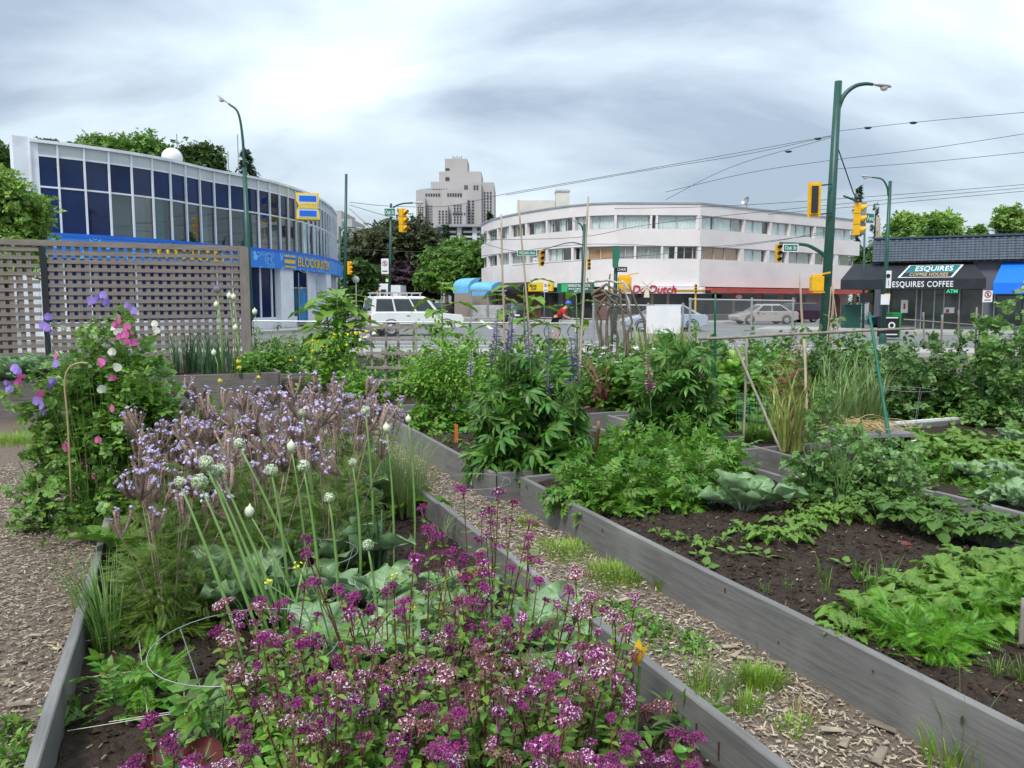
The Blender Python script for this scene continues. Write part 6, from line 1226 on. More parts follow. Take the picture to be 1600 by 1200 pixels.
OR = [('oregano clump at the bottom left corner with red lettuce beneath', -.86, 1.98, 15, .26, .40, [HM, HM, HP], 350), ('oregano clump at the bottom edge, left of centre', -.42, 1.72, 24, .30, .56, [HM, HF, HP], 800), ('oregano clump at the bottom edge, centre', .02, 1.72, 24, .28, .56, [HM, HP, HF], 800), ('oregano clump at the bottom edge, right with large magenta heads', .27, 1.85, 20, .25, .47, [HM, HP, HM], 700),
      ('oregano clump with pink white heads left of the middle', -.50, 2.15, 26, .30, .62, [HP, HF, HP, HM], 900), ('oregano clump with faded red brown heads in the middle', -.08, 2.15, 28, .30, .60, [HF, HM, HP, HF], 1000), ('oregano clump with dense pale pink heads towards the right plank', .15, 2.32, 28, .25, .56, [HP, HP, HF], 800), ('tall sparse oregano with dark magenta heads beside the big brassica', -.36, 2.65, 17, .34, .74, [HM], 220), ('tall sparse oregano over bare soil at the right', -.02, 2.75, 12, .30, .68, [HM, HM, HF], 200), ('lone tall oregano stalks near the yellow squash leaves', -.12, 3.25, 9, .28, .78, [HM], 90), ('oregano stalks leaning out over the right plank', .30, 2.68, 5, .18, .60, [HM, HP], 80), ('thin oregano stalks in front of the onion stalks', -.93, 2.6, 9, .26, .60, [HM, HM, HP], 120), ('oregano clump of mauve heads near the wire ring', -.70, 2.45, 16, .24, .52, [HP, HM, HF], 400)]
for i, q in enumerate(OR): oregano(q[0], q[1], q[2], max(6, int(q[3] * 1.2)), q[4], q[5] * .93, 100 + i, q[6], q[7])
p = SZ(600, 700, SA); oregano('pale lilac marjoram in full bloom at the far end of the near bed', *Q(.75, -1.12)[:2], 44, .34, .72, 140, [HL], 500, mt=LG['ol'], hs=.9, name='marjoram'); oregano('second pale lilac marjoram leaning over the far plank', *Q(.95, -1.75)[:2], 36, .4, .70, 141, [HL], 400, mt=LG['ol'], hs=.9, name='marjoram')
# ---- phacelia -----------------------------------------------------------------
def phacelia(label, x, y, n, spread, h, seed, lean=(0, 0), fill=260):
    r = np.random.default_rng(seed); o = thing('phacelia', label, 'phacelia', (x, y, SA), 0, 'phacelia plants'); sb, lb = MB(), MB()
    for i in range(n):
        a = r.uniform(0, 6.28); q = spread * math.sqrt(r.uniform()); b0 = np.array([math.cos(a) * q * .3, math.sin(a) * q * .3, 0]); hh = h * r.uniform(.7, 1.08); tp = np.array([math.cos(a) * q + lean[0], math.sin(a) * q + lean[1], hh]); t = np.linspace(0, 1, 6)[:, None]; P = (1 - t) ** 2 * b0 + 2 * t * (1 - t) * (b0 * .7 + tp * .3 + np.array([0, 0, .15])) + t * t * tp; sb.tube(P, np.linspace(.0045, .002, 6), 5, cap=False)
        link('flower_head', HPH[r.integers(0, 6)], o, M=TRS(tp, r.uniform(0, 6.28), r.normal(0, .3), r.normal(0, .3), r.uniform(.85, 1.45)))
        m = 6; pp = P[r.integers(1, 5, m)]; lb.inst(FERN, pp, rdir(m, -.1, .5, r), np.array([0, 0, 1.]) + r.normal(0, .4, (m, 3)), r.uniform(.05, .10, m))
    P, d = ellip(fill, spread, spread, h * .75, r, .25); lb.inst(FERN, P, nrm(d * np.array([1, 1, .3]) + r.normal(0, .6, (fill, 3))), np.array([0, 0, 1.]) + r.normal(0, .5, (fill, 3)), r.uniform(.045, .105, fill))
    loc_build(sb, 'stems', m_curl, o, kind='stuff'); loc_build(lb, 'leaves', LG['ol'], o, kind='stuff')
PHL = []
for i, (a, b_) in enumerate([(-1.75, -2.6), (-1.5, -2.15), (-1.3, -1.75), (-1.2, -2.6), (-1.0, -2.05), (-.75, -1.6), (-.65, -2.6), (-.45, -2.1), (-.2, -1.55), (-.1, -2.6), (.1, -2.0), (.3, -1.5), (.4, -2.55), (.62, -2.0), (.9, -2.5)]):
    side = ['by the left plank', 'in the middle', 'towards the path'][i % 3]; row = ['nearest the camera', 'second row', 'third row', 'fourth row', 'back row'][i // 3]
    p = Q(a, b_); phacelia(f'phacelia with curled mauve brown heads, {row} {side}', p[0], p[1], 11, .30, .70 + .06 * (i % 3), 200 + i, (0.03, 0), 900 if i < 7 else 500)
# ---- onions in flower -----------------------------------------------------------
m_onion = mat('onion_floret', (0.62, 0.68, 0.52), .7, .12, 30, island=.2); m_oncore = mat('onion_core', (.20, .30, .11), .7, .2, 20); m_stalk = mat('onion_stalk', (0.17, 0.30, 0.085), .45, .15, 10); m_bud = mat('onion_bud', (.62, .66, .48), .6, .1, 10)
def onionhead(seed, rr=.03):
    r = np.random.default_rng(seed); m = MB(); m.lathe([(.004, -rr * .8), (rr * .6, -rr * .5), (rr * .72, 0), (rr * .5, rr * .5), (.002, rr * .7)], n=8, mi=1); n = 190; d = rdir(n, -.75, 1, r); m.inst(merge([xf(rhomb(.6, -.2), 1, a) for a in (0, 1.57, 3.14, 4.7)]), d * rr * r.uniform(.85, 1.05, n)[:, None], nrm(np.cross(d, r.normal(0, 1, (n, 3)))), d, rr * .16 * r.uniform(.7, 1.2, n), mi=0); return m.mesh('flower_head', [m_onion, m_oncore])
HO = [onionhead(s) for s in range(4)]; bm_ = MB(); bm_.lathe([(.003, -.02), (.012, -.016), (.017, 0), (.014, .012), (.005, .019), (.0015, .028)], n=10); HB_ = bm_.mesh('flower_bud', [m_bud], True)
ON = [(322, 727, 3.42, 0, 1.05), (312, 757, 3.36, 0, 1.15), (333, 741, 3.45, 0, .85), (343, 739, 3.5, 0, .95), (335, 752, 3.48, 0, .65), (281, 757, 3.3, 0, .75), (374, 697, 3.75, 0, .85), (424, 738, 3.7, 0, .95), (474, 732, 3.75, 0, .95), (455, 701, 3.9, 1, 1.2), (472, 648, 4.4, 0, .7), (571, 645, 4.5, 0, .85), (604, 672, 4.3, 1, 1.15), (638, 658, 4.6, 1, 1.0), (551, 726, 4.1, 0, .7), (390, 803, 3.5, 1, 1.2), (575, 856, 3.3, 0, .8), (514, 782, 3.6, 0, .8)]
OL = ['fullest round head, top of the left cluster', 'broad head at the lower left of the cluster', 'small round head inside the left cluster', 'round head at the right of the left cluster', 'smallest head below the left cluster', 'small tight head at the far left', 'head alone above the left cluster', 'round head over the olive ferns', 'round head right of the middle', 'pointed bud between two heads', 'small white head against the phacelia flowers', 'open head nearest the trellis bed', 'big pointed bud over the path', 'small bud in front of the grey plank', 'small tight head over the grey green cabbage leaves', 'pointed bud low in front of the cabbage', 'low open head among the oregano', 'open head above the upright cabbage leaf']
for i, (u, v, y, bud, s) in enumerate(ON):
    hp_ = D(u, v, y); bx = G(405 + (u - 400) * .35, 1000, SA) if u < 400 else np.array([hp_[0] + .02, y + .03, SA]); base = np.array([bx[0] if u < 400 else hp_[0] * 1.0 + (.06 if u < 500 else .02), y + .02, SA]) if u >= 400 else np.array([-1.02 + (u - 330) * .0022, y - .03, SA])
    o = thing('onion_flower', 'onion stalk with ' + OL[i], 'onion', base, 0, 'flowering onion stalks'); tp = hp_ - base; t = np.linspace(0, 1, 8)[:, None]; P = t * tp + (t * (1 - t)) * np.array([.07, 0, 0]); b = MB(); b.tube(P, .0072 * np.array([.75, .85, .95, 1, .95, .8, .65, .5]) * (1.05 if not bud else .85), 8); loc_build(b, 'stalk', m_stalk, o, True)
    link('flower_bud' if bud else 'flower_head', HB_ if bud else HO[i % 4], o, M=TRS(tp + np.array([0, 0, .012]), i, .1, 0, s * 1.05))
tuft('onion_leaves', 'green onion leaves at the base of the flowering stalks', 'onion', (-1.0, 3.4, SA), 26, .5, .014, .5, .5, LG['chv'], 5, None, rad=.1)
# ---- chives and grasses in the near bed ----------------------------------------
tuft('chives', 'chive clump leaning over the left plank', 'chives', SZ(150, 985, SA), 46, .40, .009, .45, .35, LG['chv'], 1, 'chive clumps', (-.35, .05), .06)
tuft('chives', 'second chive clump further back along the left plank', 'chives', Q(-1.9, -2.86, SA), 42, .42, .009, .45, .4, LG['chv'], 2, 'chive clumps', (-.38, .1), .06)
tuft('garlic_plant', 'broad bladed garlic plant in the middle of the near bed', 'garlic', SZ(590, 905, SA), 16, .45, .022, .35, .4, LG['lk'], 3, None, rad=.05)
tuft('spider_grass', 'small arching pale grass beside the right plank', 'grass', SZ(690, 850, SA), 26, .26, .007, .9, 1.1, LG['gry'], 4, None, rad=.03)
for i, (a, b_) in enumerate(((.2, -1.05), (.65, -1.2), (-.15, -1.0))): tuft('fine_leaved_plant', 'feathery grey green plant by the path, ' + ['middle one', 'far one', 'near one'][i], 'plant', Q(a, b_, SA), 420, .62, .004, .75, .4, LG['gry'], 8 + i, 'feathery grey green plants', rad=.12, ns=4)
# ---- brassicas in the near bed ---------------------------------------------------
rosette('brassica', 'blue green brassica among the onion stalks', 'brassica', SZ(385, 965, SA), 'kal', 12, (35, 82), 1.3, 1, 'brassicas in the near bed'); rosette('brassica', 'brassica with one tall upright leaf behind the wire ring', 'brassica', SZ(520, 905, SA), 'kal', 10, (35, 82), 1.35, 2, 'brassicas in the near bed'); rosette('brassica', 'brassica at the far middle below the onion bud', 'brassica', SZ(545, 800, SA), 'kal', 12, (35, 82), 1.3, 3, 'brassicas in the near bed'); rosette('brassica', 'brassica beside the right plank among sparse oregano', 'brassica', SZ(838, 1015, SA), 'kal', 11, (15, 65), 1.1, 4, 'brassicas in the near bed'); rosette('brassica', 'brassica half hidden under the oregano in the middle', 'brassica', SZ(650, 1040, SA), 'kal', 9, (12, 60), .85, 5, 'brassicas in the near bed')
for i_, (u_, v_, s_) in enumerate(((455, 975, 1.05), (600, 960, 1.1), (705, 1010, 1.0), (720, 950, .8), (560, 1050, 1.0))): rosette('brassica', 'brassica leaves showing between the oregano stalks, ' + ['left, near the onion stalks', 'in the middle', 'in front of the right hand brassica', 'behind, near the little ring', 'low, in the densest oregano'][i_], 'brassica', SZ(u_, v_, SA), 'kal', 9, (25, 75), s_ * 1.1, 60 + i_, 'brassicas in the near bed')
rosette('squash_plant', 'squash plant with big rough leaves at the left of the near bed', 'squash', SZ(212, 892, SA), 'squ', 11, (30, 75), 1.25, 6, 'squash plants'); rosette('squash_plant', 'squash plant at the edge of the path behind the brassica', 'squash', SZ(625, 800, SA), 'squ', 8, (20, 65), .95, 7, 'squash plants')
rosette('red_lettuce', 'red lettuce at the bottom left corner', 'lettuce', (-1.17, 2.13, SA), 'red', 13, (15, 75), 1.1, 8, 'red lettuces'); rosette('red_lettuce', 'upright red lettuce right of the corner one', 'lettuce', (-.97, 2.24, SA), 'red', 11, (35, 80), 1.2, 9, 'red lettuces'); rosette('red_lettuce', 'dark red lettuce inside the wire ring', 'lettuce', (-.86, 2.72, SA), 'red', 10, (15, 75), .9, 10, 'red lettuces')
bush('tomato_plant', 'small tomato plant inside the wire ring', 'tomato', (-.98, 2.55, SA), .24, .2, .3, 60, PINN, .15, LG['pot'], 11); bush('tomato_plant', 'young tomato plant on the bare soil at the left', 'tomato', SZ(185, 1105, SA), .18, .14, .16, 26, PINN, .12, LG['pot'], 12); bush('carrot_patch', 'feathery carrot tops beside the wire ring', 'carrots', SZ(232, 1085, SA), .10, .16, .16, 120, FERN, .10, LG['car'], 13); bush('parsley', 'parsley sprouting by the right plank at the bottom', 'parsley', SZ(1080, 1150, SA), .18, .12, .16, 60, OVn, .07, LG['oreg'], 14)
o = thing('yellow_squash', 'yellow squash flower and brown seed heads by the right plank', 'squash', (*D(995, 1052, 2.72)[:2], SA)); 
mfl = leafmat('squash_flower', (.75, .48, .02), hue=.01, island=.1); b = MB(); b.inst(leafT(.5, 4, -.4, .3), np.zeros((5, 3)) + np.array([0, 0, .28]), np.stack([np.cos(np.arange(5) * 1.257), np.sin(np.arange(5) * 1.257), np.full(5, .9)], 1), np.array([[0, 0, 1.]] * 5), .085); loc_build(b, 'flower', mfl, o); b = MB(); b.tube([(0, 0, 0), (.01, 0, .28)], .006, 6); loc_build(b, 'stalk', m_stem, o)
for k in range(5): link('seed_head', HF[k % 3], o, M=TRS((.03 * k - .02, .03 - .02 * k, .10 + .015 * k), k, s=1.1))
o = bush('dying_squash', 'small squash with yellowed leaves inside the little wire ring', 'squash', SZ(750, 905, SA), .09, .09, .12, 14, RND, .07, LG['yl'], 15)[0]
# wire rings and strings ----------------------------------------------------------
m_wirew = mat('cage_wire', (.34, .35, .36), .4, .1, 8, metal=.3)
def cage(label, c, rad, z, z2=None, nleg=3):
    o = thing('wire_cage', label, 'plant cage', (c[0], c[1], 0), 0, 'round wire plant cages')
    for zz, rr in ((z, rad),) + (((z2, rad * .8),) if z2 else ()):
        t = np.linspace(0, 2 * math.pi, 33); b = MB(); b.tube(np.stack([rr * np.cos(t), rr * np.sin(t), np.full(33, zz)], 1), .0017, 6, cap=False); loc_build(b, 'ring', m_wirew, o, True)
    for k in range(nleg): a = .6 + k * 2.1; b = MB(); b.tube([(rad * math.cos(a), rad * math.sin(a), z), (rad * .45 * math.cos(a), rad * .45 * math.sin(a), .0)], .0018, 5); loc_build(b, 'leg', m_wirew, o)
cage('wire ring around the tomato and red lettuce', SZ(385, 1005, .42), .33, .42); cage('wire ring round the brassicas behind the onion stalks', SZ(485, 864, .36), .24, .36); cage('wire ring standing on the chip path at the bed corner', SZ(743, 752, .27), .27, .27, .1); cage('little wire ring round the yellowing squash', SZ(745, 893, .2), .085, .2); cage('wire ring over squash leaves at the far right', SZ(1418, 608, .75), .24, .75, .4)
STR = [((105, 1006), (272, 980)), ((105, 1062), (265, 1042)), ((180, 952), (300, 928)), ((105, 1142), (330, 1105)), ((210, 935), (232, 1130)), ((170, 1128), (420, 1088)), ((640, 960), (760, 925)), ((730, 1010), (860, 975))]
for i, (a, c) in enumerate(STR):
    b = MB(); b.tube([SZ(*a, .14), SZ(*c, .14)], .0014, 4); b.build('guide_string', mat('string', (.62, .58, .50), .9, .1, 20), label=['white string across the soil, nearest the chives', 'white string across bare soil, second from the chives', 'short string behind the chives', 'white string above the young tomato', 'string running lengthwise along the left soil', 'string beneath the young tomato', 'string on the soil left of the little wire ring', 'string in front of the right hand brassica'][i], cat='string', group='strings marking soil squares')
# ---- sweet peas ---------------------------------------------------------------
m_swp = {'purple': mat('sweet_pea_purple', (0.34, 0.24, 0.68), .6, .15, 20, trans=.2), 'pink': mat('sweet_pea_pink', (0.74, 0.16, 0.44), .6, .15, 20, trans=.2), 'white': mat('sweet_pea_white', (.74, .78, .66), .6, .08, 20, trans=.2)}
def swflower(c):
    m = MB(); bn = leafT(1.15, 4, -.25, -.15, lambda t: math.sin(math.pi * (t * .9 + .08)) ** .45, wav=.02); m.add(*[xf(bn, .034, 0, R(75))[0], [tuple(q) for q in bn[1][0]]]); wg = leafT(.6, 3, .1, .3)
    for s in (-1, 1): v = xf(wg, .022, s * .35, R(15), s * .5, (0, 0, .003)); m.add(v[0], [tuple(q) for q in wg[1][0]])
    m.lathe([(.002, 0), (.006, .006), (.004, .014), (.001, .018)], (0, 0, 0), (0, 1, .2), 6); return m.mesh('flower', [m_swp[c]])
SWF = {c: swflower(c) for c in m_swp}
sp0 = np.array([*Q(.32, -2.80)[:2], SA])
o, P, d, r = bush('sweet_pea', 'tall sweet pea vine with purple, pink and white flowers at the left', 'sweet pea', (D(205, 600, sp0[1])[0], sp0[1], SA), .30, .25, 1.02, 1500, PEAL, .08, LG['sw'], 21, None, 30, .2, .06, z0=.5)
o2 = bush('sweet_pea', 'sweet pea vine of middle height behind the cane hoop', 'sweet pea', (D(125, 600, sp0[1])[0], sp0[1] + .05, SA), .32, .25, .95, 1500, PEAL, .08, LG['sw'], 24, None, 20, .2, .06, z0=.45)[0]
o3 = bush('sweet_pea', 'lower sweet pea vine spilling towards the chip path at the left', 'sweet pea', (D(130, 700, sp0[1] - .3)[0], sp0[1] - .25, SA), .24, .16, .62, 420, PEAL, .075, LG['sw'], 23, None, 20, .2, .06)[0]
o4 = bush('sweet_pea', 'sweet pea shoots reaching out to the left edge', 'sweet pea', (D(45, 640, sp0[1])[0], sp0[1] + .1, .0), .2, .25, 1.15, 320, PEAL, .075, LG['sw'], 25, None, 14, .3, .06)[0]
tuft('sweet_pea_tendrils', 'thin stalks and tendrils rising from the sweet pea vine', 'sweet pea', (D(165, 600, sp0[1])[0], sp0[1], SA), 110, 1.5, .006, .26, .2, LG['sw'], 22, None, rad=.25)
SWP = [(152, 470, 'purple'), (138, 477, 'purple'), (165, 478, 'purple'), (160, 466, 'purple'), (145, 475, 'purple'), (198, 482, 'purple'), (208, 491, 'purple'), (184, 505, 'pink'), (178, 512, 'pink'), (200, 515, 'pink'), (205, 523, 'pink'), (194, 528, 'pink'), (200, 538, 'pink'), (210, 540, 'pink'), (188, 530, 'pink'), (176, 516, 'white'), (186, 523, 'white'), (240, 510, 'white'), (246, 521, 'white'), (100, 516, 'white'), (76, 500, 'purple'), (70, 517, 'purple'), (78, 522, 'purple'), (66, 514, 'purple'), (84, 560, 'pink'), (84, 574, 'purple'), (160, 572, 'pink'), (176, 595, 'pink'), (20, 580, 'purple'), (25, 585, 'purple'), (32, 592, 'pink'), (29, 602, 'pink'), (10, 603, 'purple'), (12, 612, 'purple'), (80, 600, 'purple'), (80, 607, 'purple'), (65, 620, 'pink'), (60, 632, 'purple'), (62, 640, 'purple'), (66, 648, 'purple'), (172, 642, 'pink'), (104, 698, 'pink'), (106, 705, 'pink'), (128, 716, 'pink'), (132, 728, 'pink'), (145, 748, 'pink'), (152, 692, 'pink'), (185, 580, 'white'), (160, 614, 'white'), (175, 555, 'white')]
for i, (u, v, c) in enumerate(SWP):
    q = D(u, v, sp0[1] - .22 + r.normal(0, .05)); oo = o if u > 168 else (o2 if u > 88 else o4); rel = q - np.array(oo.matrix_basis.translation); link('flower', SWF[c], oo, M=TRS(rel, r.uniform(-.9, .9), r.normal(0, .3), r.normal(0, .3), r.uniform(1.15, 1.7)))
b = MB(); b.tube(spline([D(112, 790, 5.15), D(106, 660, 5.15), D(101, 600, 5.15), D(108, 575, 5.15), D(125, 567, 5.15), D(138, 568, 5.15)], 18), .0065, 7); b.build('cane_hoop', mat('cane', (.34, .26, .15), .6, .15, 8), None, True, label='bent cane hoop in front of the sweet pea vine', cat='cane')
# ---- lupins --------------------------------------------------------------------
m_lps = [mat('lupin_lavender', (.45, .37, .55), .7, .25, 20, island=.35), mat('lupin_blue', (.24, .21, .34), .7, .25, 20, island=.35), mat('lupin_pink', (.52, .26, .34), .7, .2, 20, island=.35)]
def spike(seed, mt):
    r = np.random.default_rng(seed); m = MB(); m.tube([(0, 0, -.15), (0, 0, 0), (0, 0, .24)], [.004, .004, .002], 5, mi=1); n = 120; z = r.uniform(0, 1, n) ** .9; a = r.uniform(0, 6.28, n); q = .025 * (1 - z * .72); d = np.stack([np.cos(a), np.sin(a), np.full(n, .35)], 1); m.inst(rhomb(.75, .2), np.stack([np.cos(a) * q * .3, np.sin(a) * q * .3, z * .25], 1), d, np.array([0, 0, 1.]) + r.normal(0, .3, (n, 3)), q * 1.4 * r.uniform(.7, 1.2, n)); return m.mesh('flower_spike', [mt, m_stem])
SPK = [[spike(s + 3 * k, m) for s in range(2)] for k, m in enumerate(m_lps)]
def lupin(label, base, rx, ry, h, n, size, seed, spikes, y):
    o, P, d, r = bush('lupin', label, 'lupin', base, rx, ry, h, n, PALM, size, LG['lup'], seed, 'lupins', 24, .45)
    for u, v, k, s in spikes: q = D(u, v, y) - np.array(base); link('flower_spike', SPK[k][seed % 2], o, M=TRS(q - np.array([0, 0, .12 * s]), u, .08, .05, s))
b1 = np.array([*G(825, 745, SB_)[:2], SB_]); b1[1] += .45; b1[0] = D(826, 700, b1[1])[0]
lupin('big dark green lupin bush with lavender spikes beside the bed corner', b1, .50, .5, 1.05, 520, .14, 31, [(768, 545, 0, 1.3), (775, 515, 0, 1.4), (798, 512, 0, 1.5), (792, 525, 0, 1.3), (828, 528, 0, 1.5), (857, 540, 1, 1.3), (897, 565, 1, 1.7), (902, 550, 0, 1.2), (735, 568, 0, 1.0), (858, 590, 1, 1.0), (856, 605, 1, .8), (788, 738, 0, .9)], b1[1] - .25)
b2 = np.array([*G(1055, 705, SB_)[:2], SB_]); b2[1] += .3; b2[0] = D(1052, 650, b2[1])[0]
lupin('lupin bush with one pink spike behind the potato leaves', b2, .46, .5, 1.15, 460, .135, 32, [(1016, 585, 2, 1.5), (1095, 575, 2, .9)], b2[1] - .3)
# ---- middle bed --------------------------------------------------------------------
bb = np.array([*G(688, 668, SB_)[:2], SB_]); bush('leafy_bush', 'bright green rounded bush on thin stems beyond the middle bed', 'bush', (bb[0], bb[1] + .2, SB_), .46, .46, .78, 3600, OV, .052, LG['mint'], 41, None, 30, .3, .07, z0=.42)
bush('strawberry_patch', 'low leafy mass round the foot of the bright green bush', 'strawberries', (bb[0] + .02, bb[1], SB_), .42, .4, .42, 700, TRI, .08, LG['pot'], 42, None, 20, .3, .06)
for i, (u, v) in enumerate(((690, 655), (700, 690), (722, 700), (745, 690), (735, 712), (760, 725))): bush('seedling', ['pale seedling beside the far plank of the middle bed', 'seedling in front of the orange label', 'yellowish seedling right of the orange label', 'tall seedling with leaf whorl near the lupin', 'tiny seedling by the near plank of the middle bed', 'seedling tucked under the lupin'][i], 'seedling', SZ(u, v, SB_), .05, .05, .14, 14, OVn, .06, LG['let'], 50 + i, 'seedlings in the middle bed', 4)
b = MB(); p = SZ(713, 690, SB_); b.box(p + np.array([0, 0, .08]), (.035, .012, .2), taper=1.05); b.build('plant_label', mat('label_orange', (.5, .14, .03), .6, .15, 8), label='orange plant label stuck in the middle bed soil', cat='label')
for i, (u, v, h) in enumerate(((661, 665, .2), (682, 672, .15))): b = MB(); p = SZ(u, v, SB_); b.box(p + np.array([0, 0, h / 2]), (.03, .01, h)); b.build('plant_label', mat('label_tan', (.35, .22, .12), .7, .15, 8), label=['tan plant label near the far end of the middle bed', 'short tan label left of the orange one'][i], cat='label')
m_bam = mat('bamboo', (.40, .32, .22), .55, .2, 5, stretch=(3, 3, .6)); m_stk = mat('stake_grey', (.24, .21, .18), .9, .25, 6, stretch=(3, 3, .5)); m_gst = mat('stake_green', (.01, .13, .08), .45, .15, 6)
def stick(name, label, p0, p1, r_, mt, cat='stake', group=None, bend=0.0):
    p0 = np.asarray(p0, float); p1 = np.asarray(p1, float); t = np.linspace(0, 1, 9)[:, None]; P = p0 * (1 - t) + p1 * t + np.sin(t * math.pi) * np.array([bend, 0, 0]) + rng.normal(0, r_ * .15, (9, 3)); b = MB(); b.tube(P, r_ * np.linspace(1.1, .8, 9) * (1 + .12 * (np.arange(9) % 2)), 7); return b.build(name, mt, None, True, label=label, cat=cat, group=group)
stick('wooden_stake', 'reddish wooden stake between the lupin and the potato plants', SZ(928, 735, .1), D(936, 660, 6.9), .018, mat('stake_red', (.28, .15, .09), .8, .2, 8)); stick('wooden_stake', 'pale stem like stake under the second lupin', SZ(1057, 705, .15), D(1062, 668, 8.0), .02, m_stk)
GB = 'bamboo canes'
for i, (u0, v0, u1, v1, y) in enumerate(((790, 555, 783, 335, 10.8), (831, 520, 810, 312, 11.2), (905, 560, 919, 307, 10.5))): stick('bamboo_cane', ['tall bamboo cane left of three, over the lupin', 'tall leaning bamboo cane, middle of three', 'tall bamboo cane nearest the stick arbour'][i], D(u0, v0 + 40, y), D(u1, v1, y), .0135, m_bam, 'cane', GB)
for i, (u0, v0, u1, v1) in enumerate(((1256, 560, 1249, 424), (1258, 560, 1251, 446), (1290, 540, 1299, 448), (1303, 545, 1301, 440), (1316, 545, 1300, 446), (1293, 560, 1303, 450))): y = 14.5; stick('bamboo_cane', ['thin cane left of the thick green pole, tallest', 'thin cane paired with the tallest left of the pole', 'cane wigwam leg at the left', 'cane wigwam leg in the centre', 'cane wigwam leg at the right', 'cane wigwam leg at the back'][i], D(u0, v0 + 20, y), D(u1, v1, y), .012, m_bam, 'cane', GB)
stick('green_stake', 'upright green garden stake holding the long branch, left', SZ(1116, 700, .1), D(1118, 460, 8.1), .012, m_gst, group='green garden stakes'); stick('green_stake', 'leaning green garden stake at the right of the branch', D(1402, 760, 6.4), D(1358, 488, 7.0), .014, m_gst, group='green garden stakes')
stick('branch_rail', 'long thin branch tied across the green stakes', D(1091, 530, 8.0), D(1430, 513, 7.2), .014, m_stk, 'branch', None, 0)
stick('wooden_stake', 'diagonal grey stake leaning on the garlic bed', D(1146, 533, 7.9), D(1221, 706, 7.0), .013, m_stk); stick('wooden_stake', 'upright grey stake by the lettuces', D(1167, 530, 7.8), D(1162, 690, 7.6), .013, m_stk); stick('wooden_stake', 'thin stake behind the garlic leaves', D(1257, 530, 7.9), D(1262, 675, 7.6), .013, m_bam)
stick('wooden_stake', 'thin stake carrying the pea vines at the far right', D(1526, 480, 9.6), D(1521, 645, 9.5), .010, m_stk); stick('wooden_stake', 'stake among peas left of the thin one', D(1498, 485, 10), D(1497, 545, 10), .009, m_stk); stick('wooden_stake', 'short stake top above the pea leaves', D(1443, 488, 10), D(1444, 540, 10), .010, m_stk); stick('wooden_stake', 'pale stake top in front of the cafe window', D(1472, 492, 10), D(1471, 540, 10), .011, m_stk); stick('cane_rail', 'cane tied level between the stakes in front of the cafe', D(1412, 499, 10), D(1540, 509, 10), .007, m_stk, 'cane')
stick('wooden_stake', 'dark stake at the lower right edge', D(1590, 1060, 3.3), D(1600, 935, 3.3), .012, m_stk)
# potatoes / tomatoes at the head of the right hand bed
PO = [(905, 765), (950, 775), (1000, 765), (1050, 770), (1095, 748), (930, 735), (990, 730), (1045, 735), (1095, 725), (1130, 720), (960, 700), (1020, 700), (1080, 695)]
PL_ = ['at the bed corner beside the wire', 'front row, second from the corner', 'front row, middle', 'front row beside the cabbage gap', 'front row right behind the cabbage', 'second row at the red stake', 'second row, middle', 'second row right of the middle', 'second row before the grey plank', 'second row, far right', 'back row under the lupin, left', 'back row under the pink lupin', 'back row at the green stake']
for i, (u, v) in enumerate(PO): p = SZ(u, v + 20, SC_); bush('potato_plant', 'potato plant, ' + PL_[i], 'potato', p, .25, .23, .28 + .05 * (i > 4), 150, PINN, .13, LG['pot'], 60 + i, 'potato plants', 8, .3)
rosette('cabbage', 'large blue green cabbage with open leaves on the dark soil', 'cabbage', SZ(1162, 800, SC_), 'cab', 17, (28, 86), 1.08, 33, rad=.03)
# peas
def peas(label, base, rx, ry, h, n, seed, mt, size=.085, pods=8, fl=10, name='pea_plant'):
    o, P, d, r = bush(name, label, 'peas', base, rx, ry, h, n, PEAL, size, mt, seed, 'pea plants', 22, .3, .05); sb = MB()
    pd = MB(); pd.lathe([(.001, 0), (.006, .012), (.008, .035), (.005, .06), (.001, .07)], (0, 0, 0), (0, 0, -1), 6); pm = pd.mesh('pod', [m_stalk], True); f = MB(); f.inst(RND, np.zeros((3, 3)), np.stack([np.cos(np.arange(3) * 2.1), np.sin(np.arange(3) * 2.1), np.full(3, .5)], 1), np.array([[0, 0, 1.]] * 3), .02); fm = f.mesh('flower', [m_swp['white']])
    for k in range(pods + fl):
        q = P[r.integers(0, len(P))] + d[0] * 0; q = q * np.array([1.03, 1.03, 1]); link('pod' if k < pods else 'flower', pm if k < pods else fm, o, M=TRS(q, r.uniform(0, 6), r.normal(0, .3), 0, 1.0 if k < pods else 1.3))
    return o
for i, (u, v, rx, h) in enumerate(((1272, 782, .22, .6), (1315, 790, .25, .68), (1360, 785, .22, .66), (1292, 765, .26, .82), (1340, 760, .26, .82), (1395, 790, .18, .6), (1400, 765, .18, .62))): peas('pea plant on netting, ' + ['front left beside the cabbage', 'front middle', 'front right', 'back left, tallest', 'back middle', 'at the leaning green stake', 'behind the leaning stake'][i], SZ(u, v, SC_), rx, .22, h * (1 if u < 1335 else .72), 300, 80 + i, LG['pea'], .066)
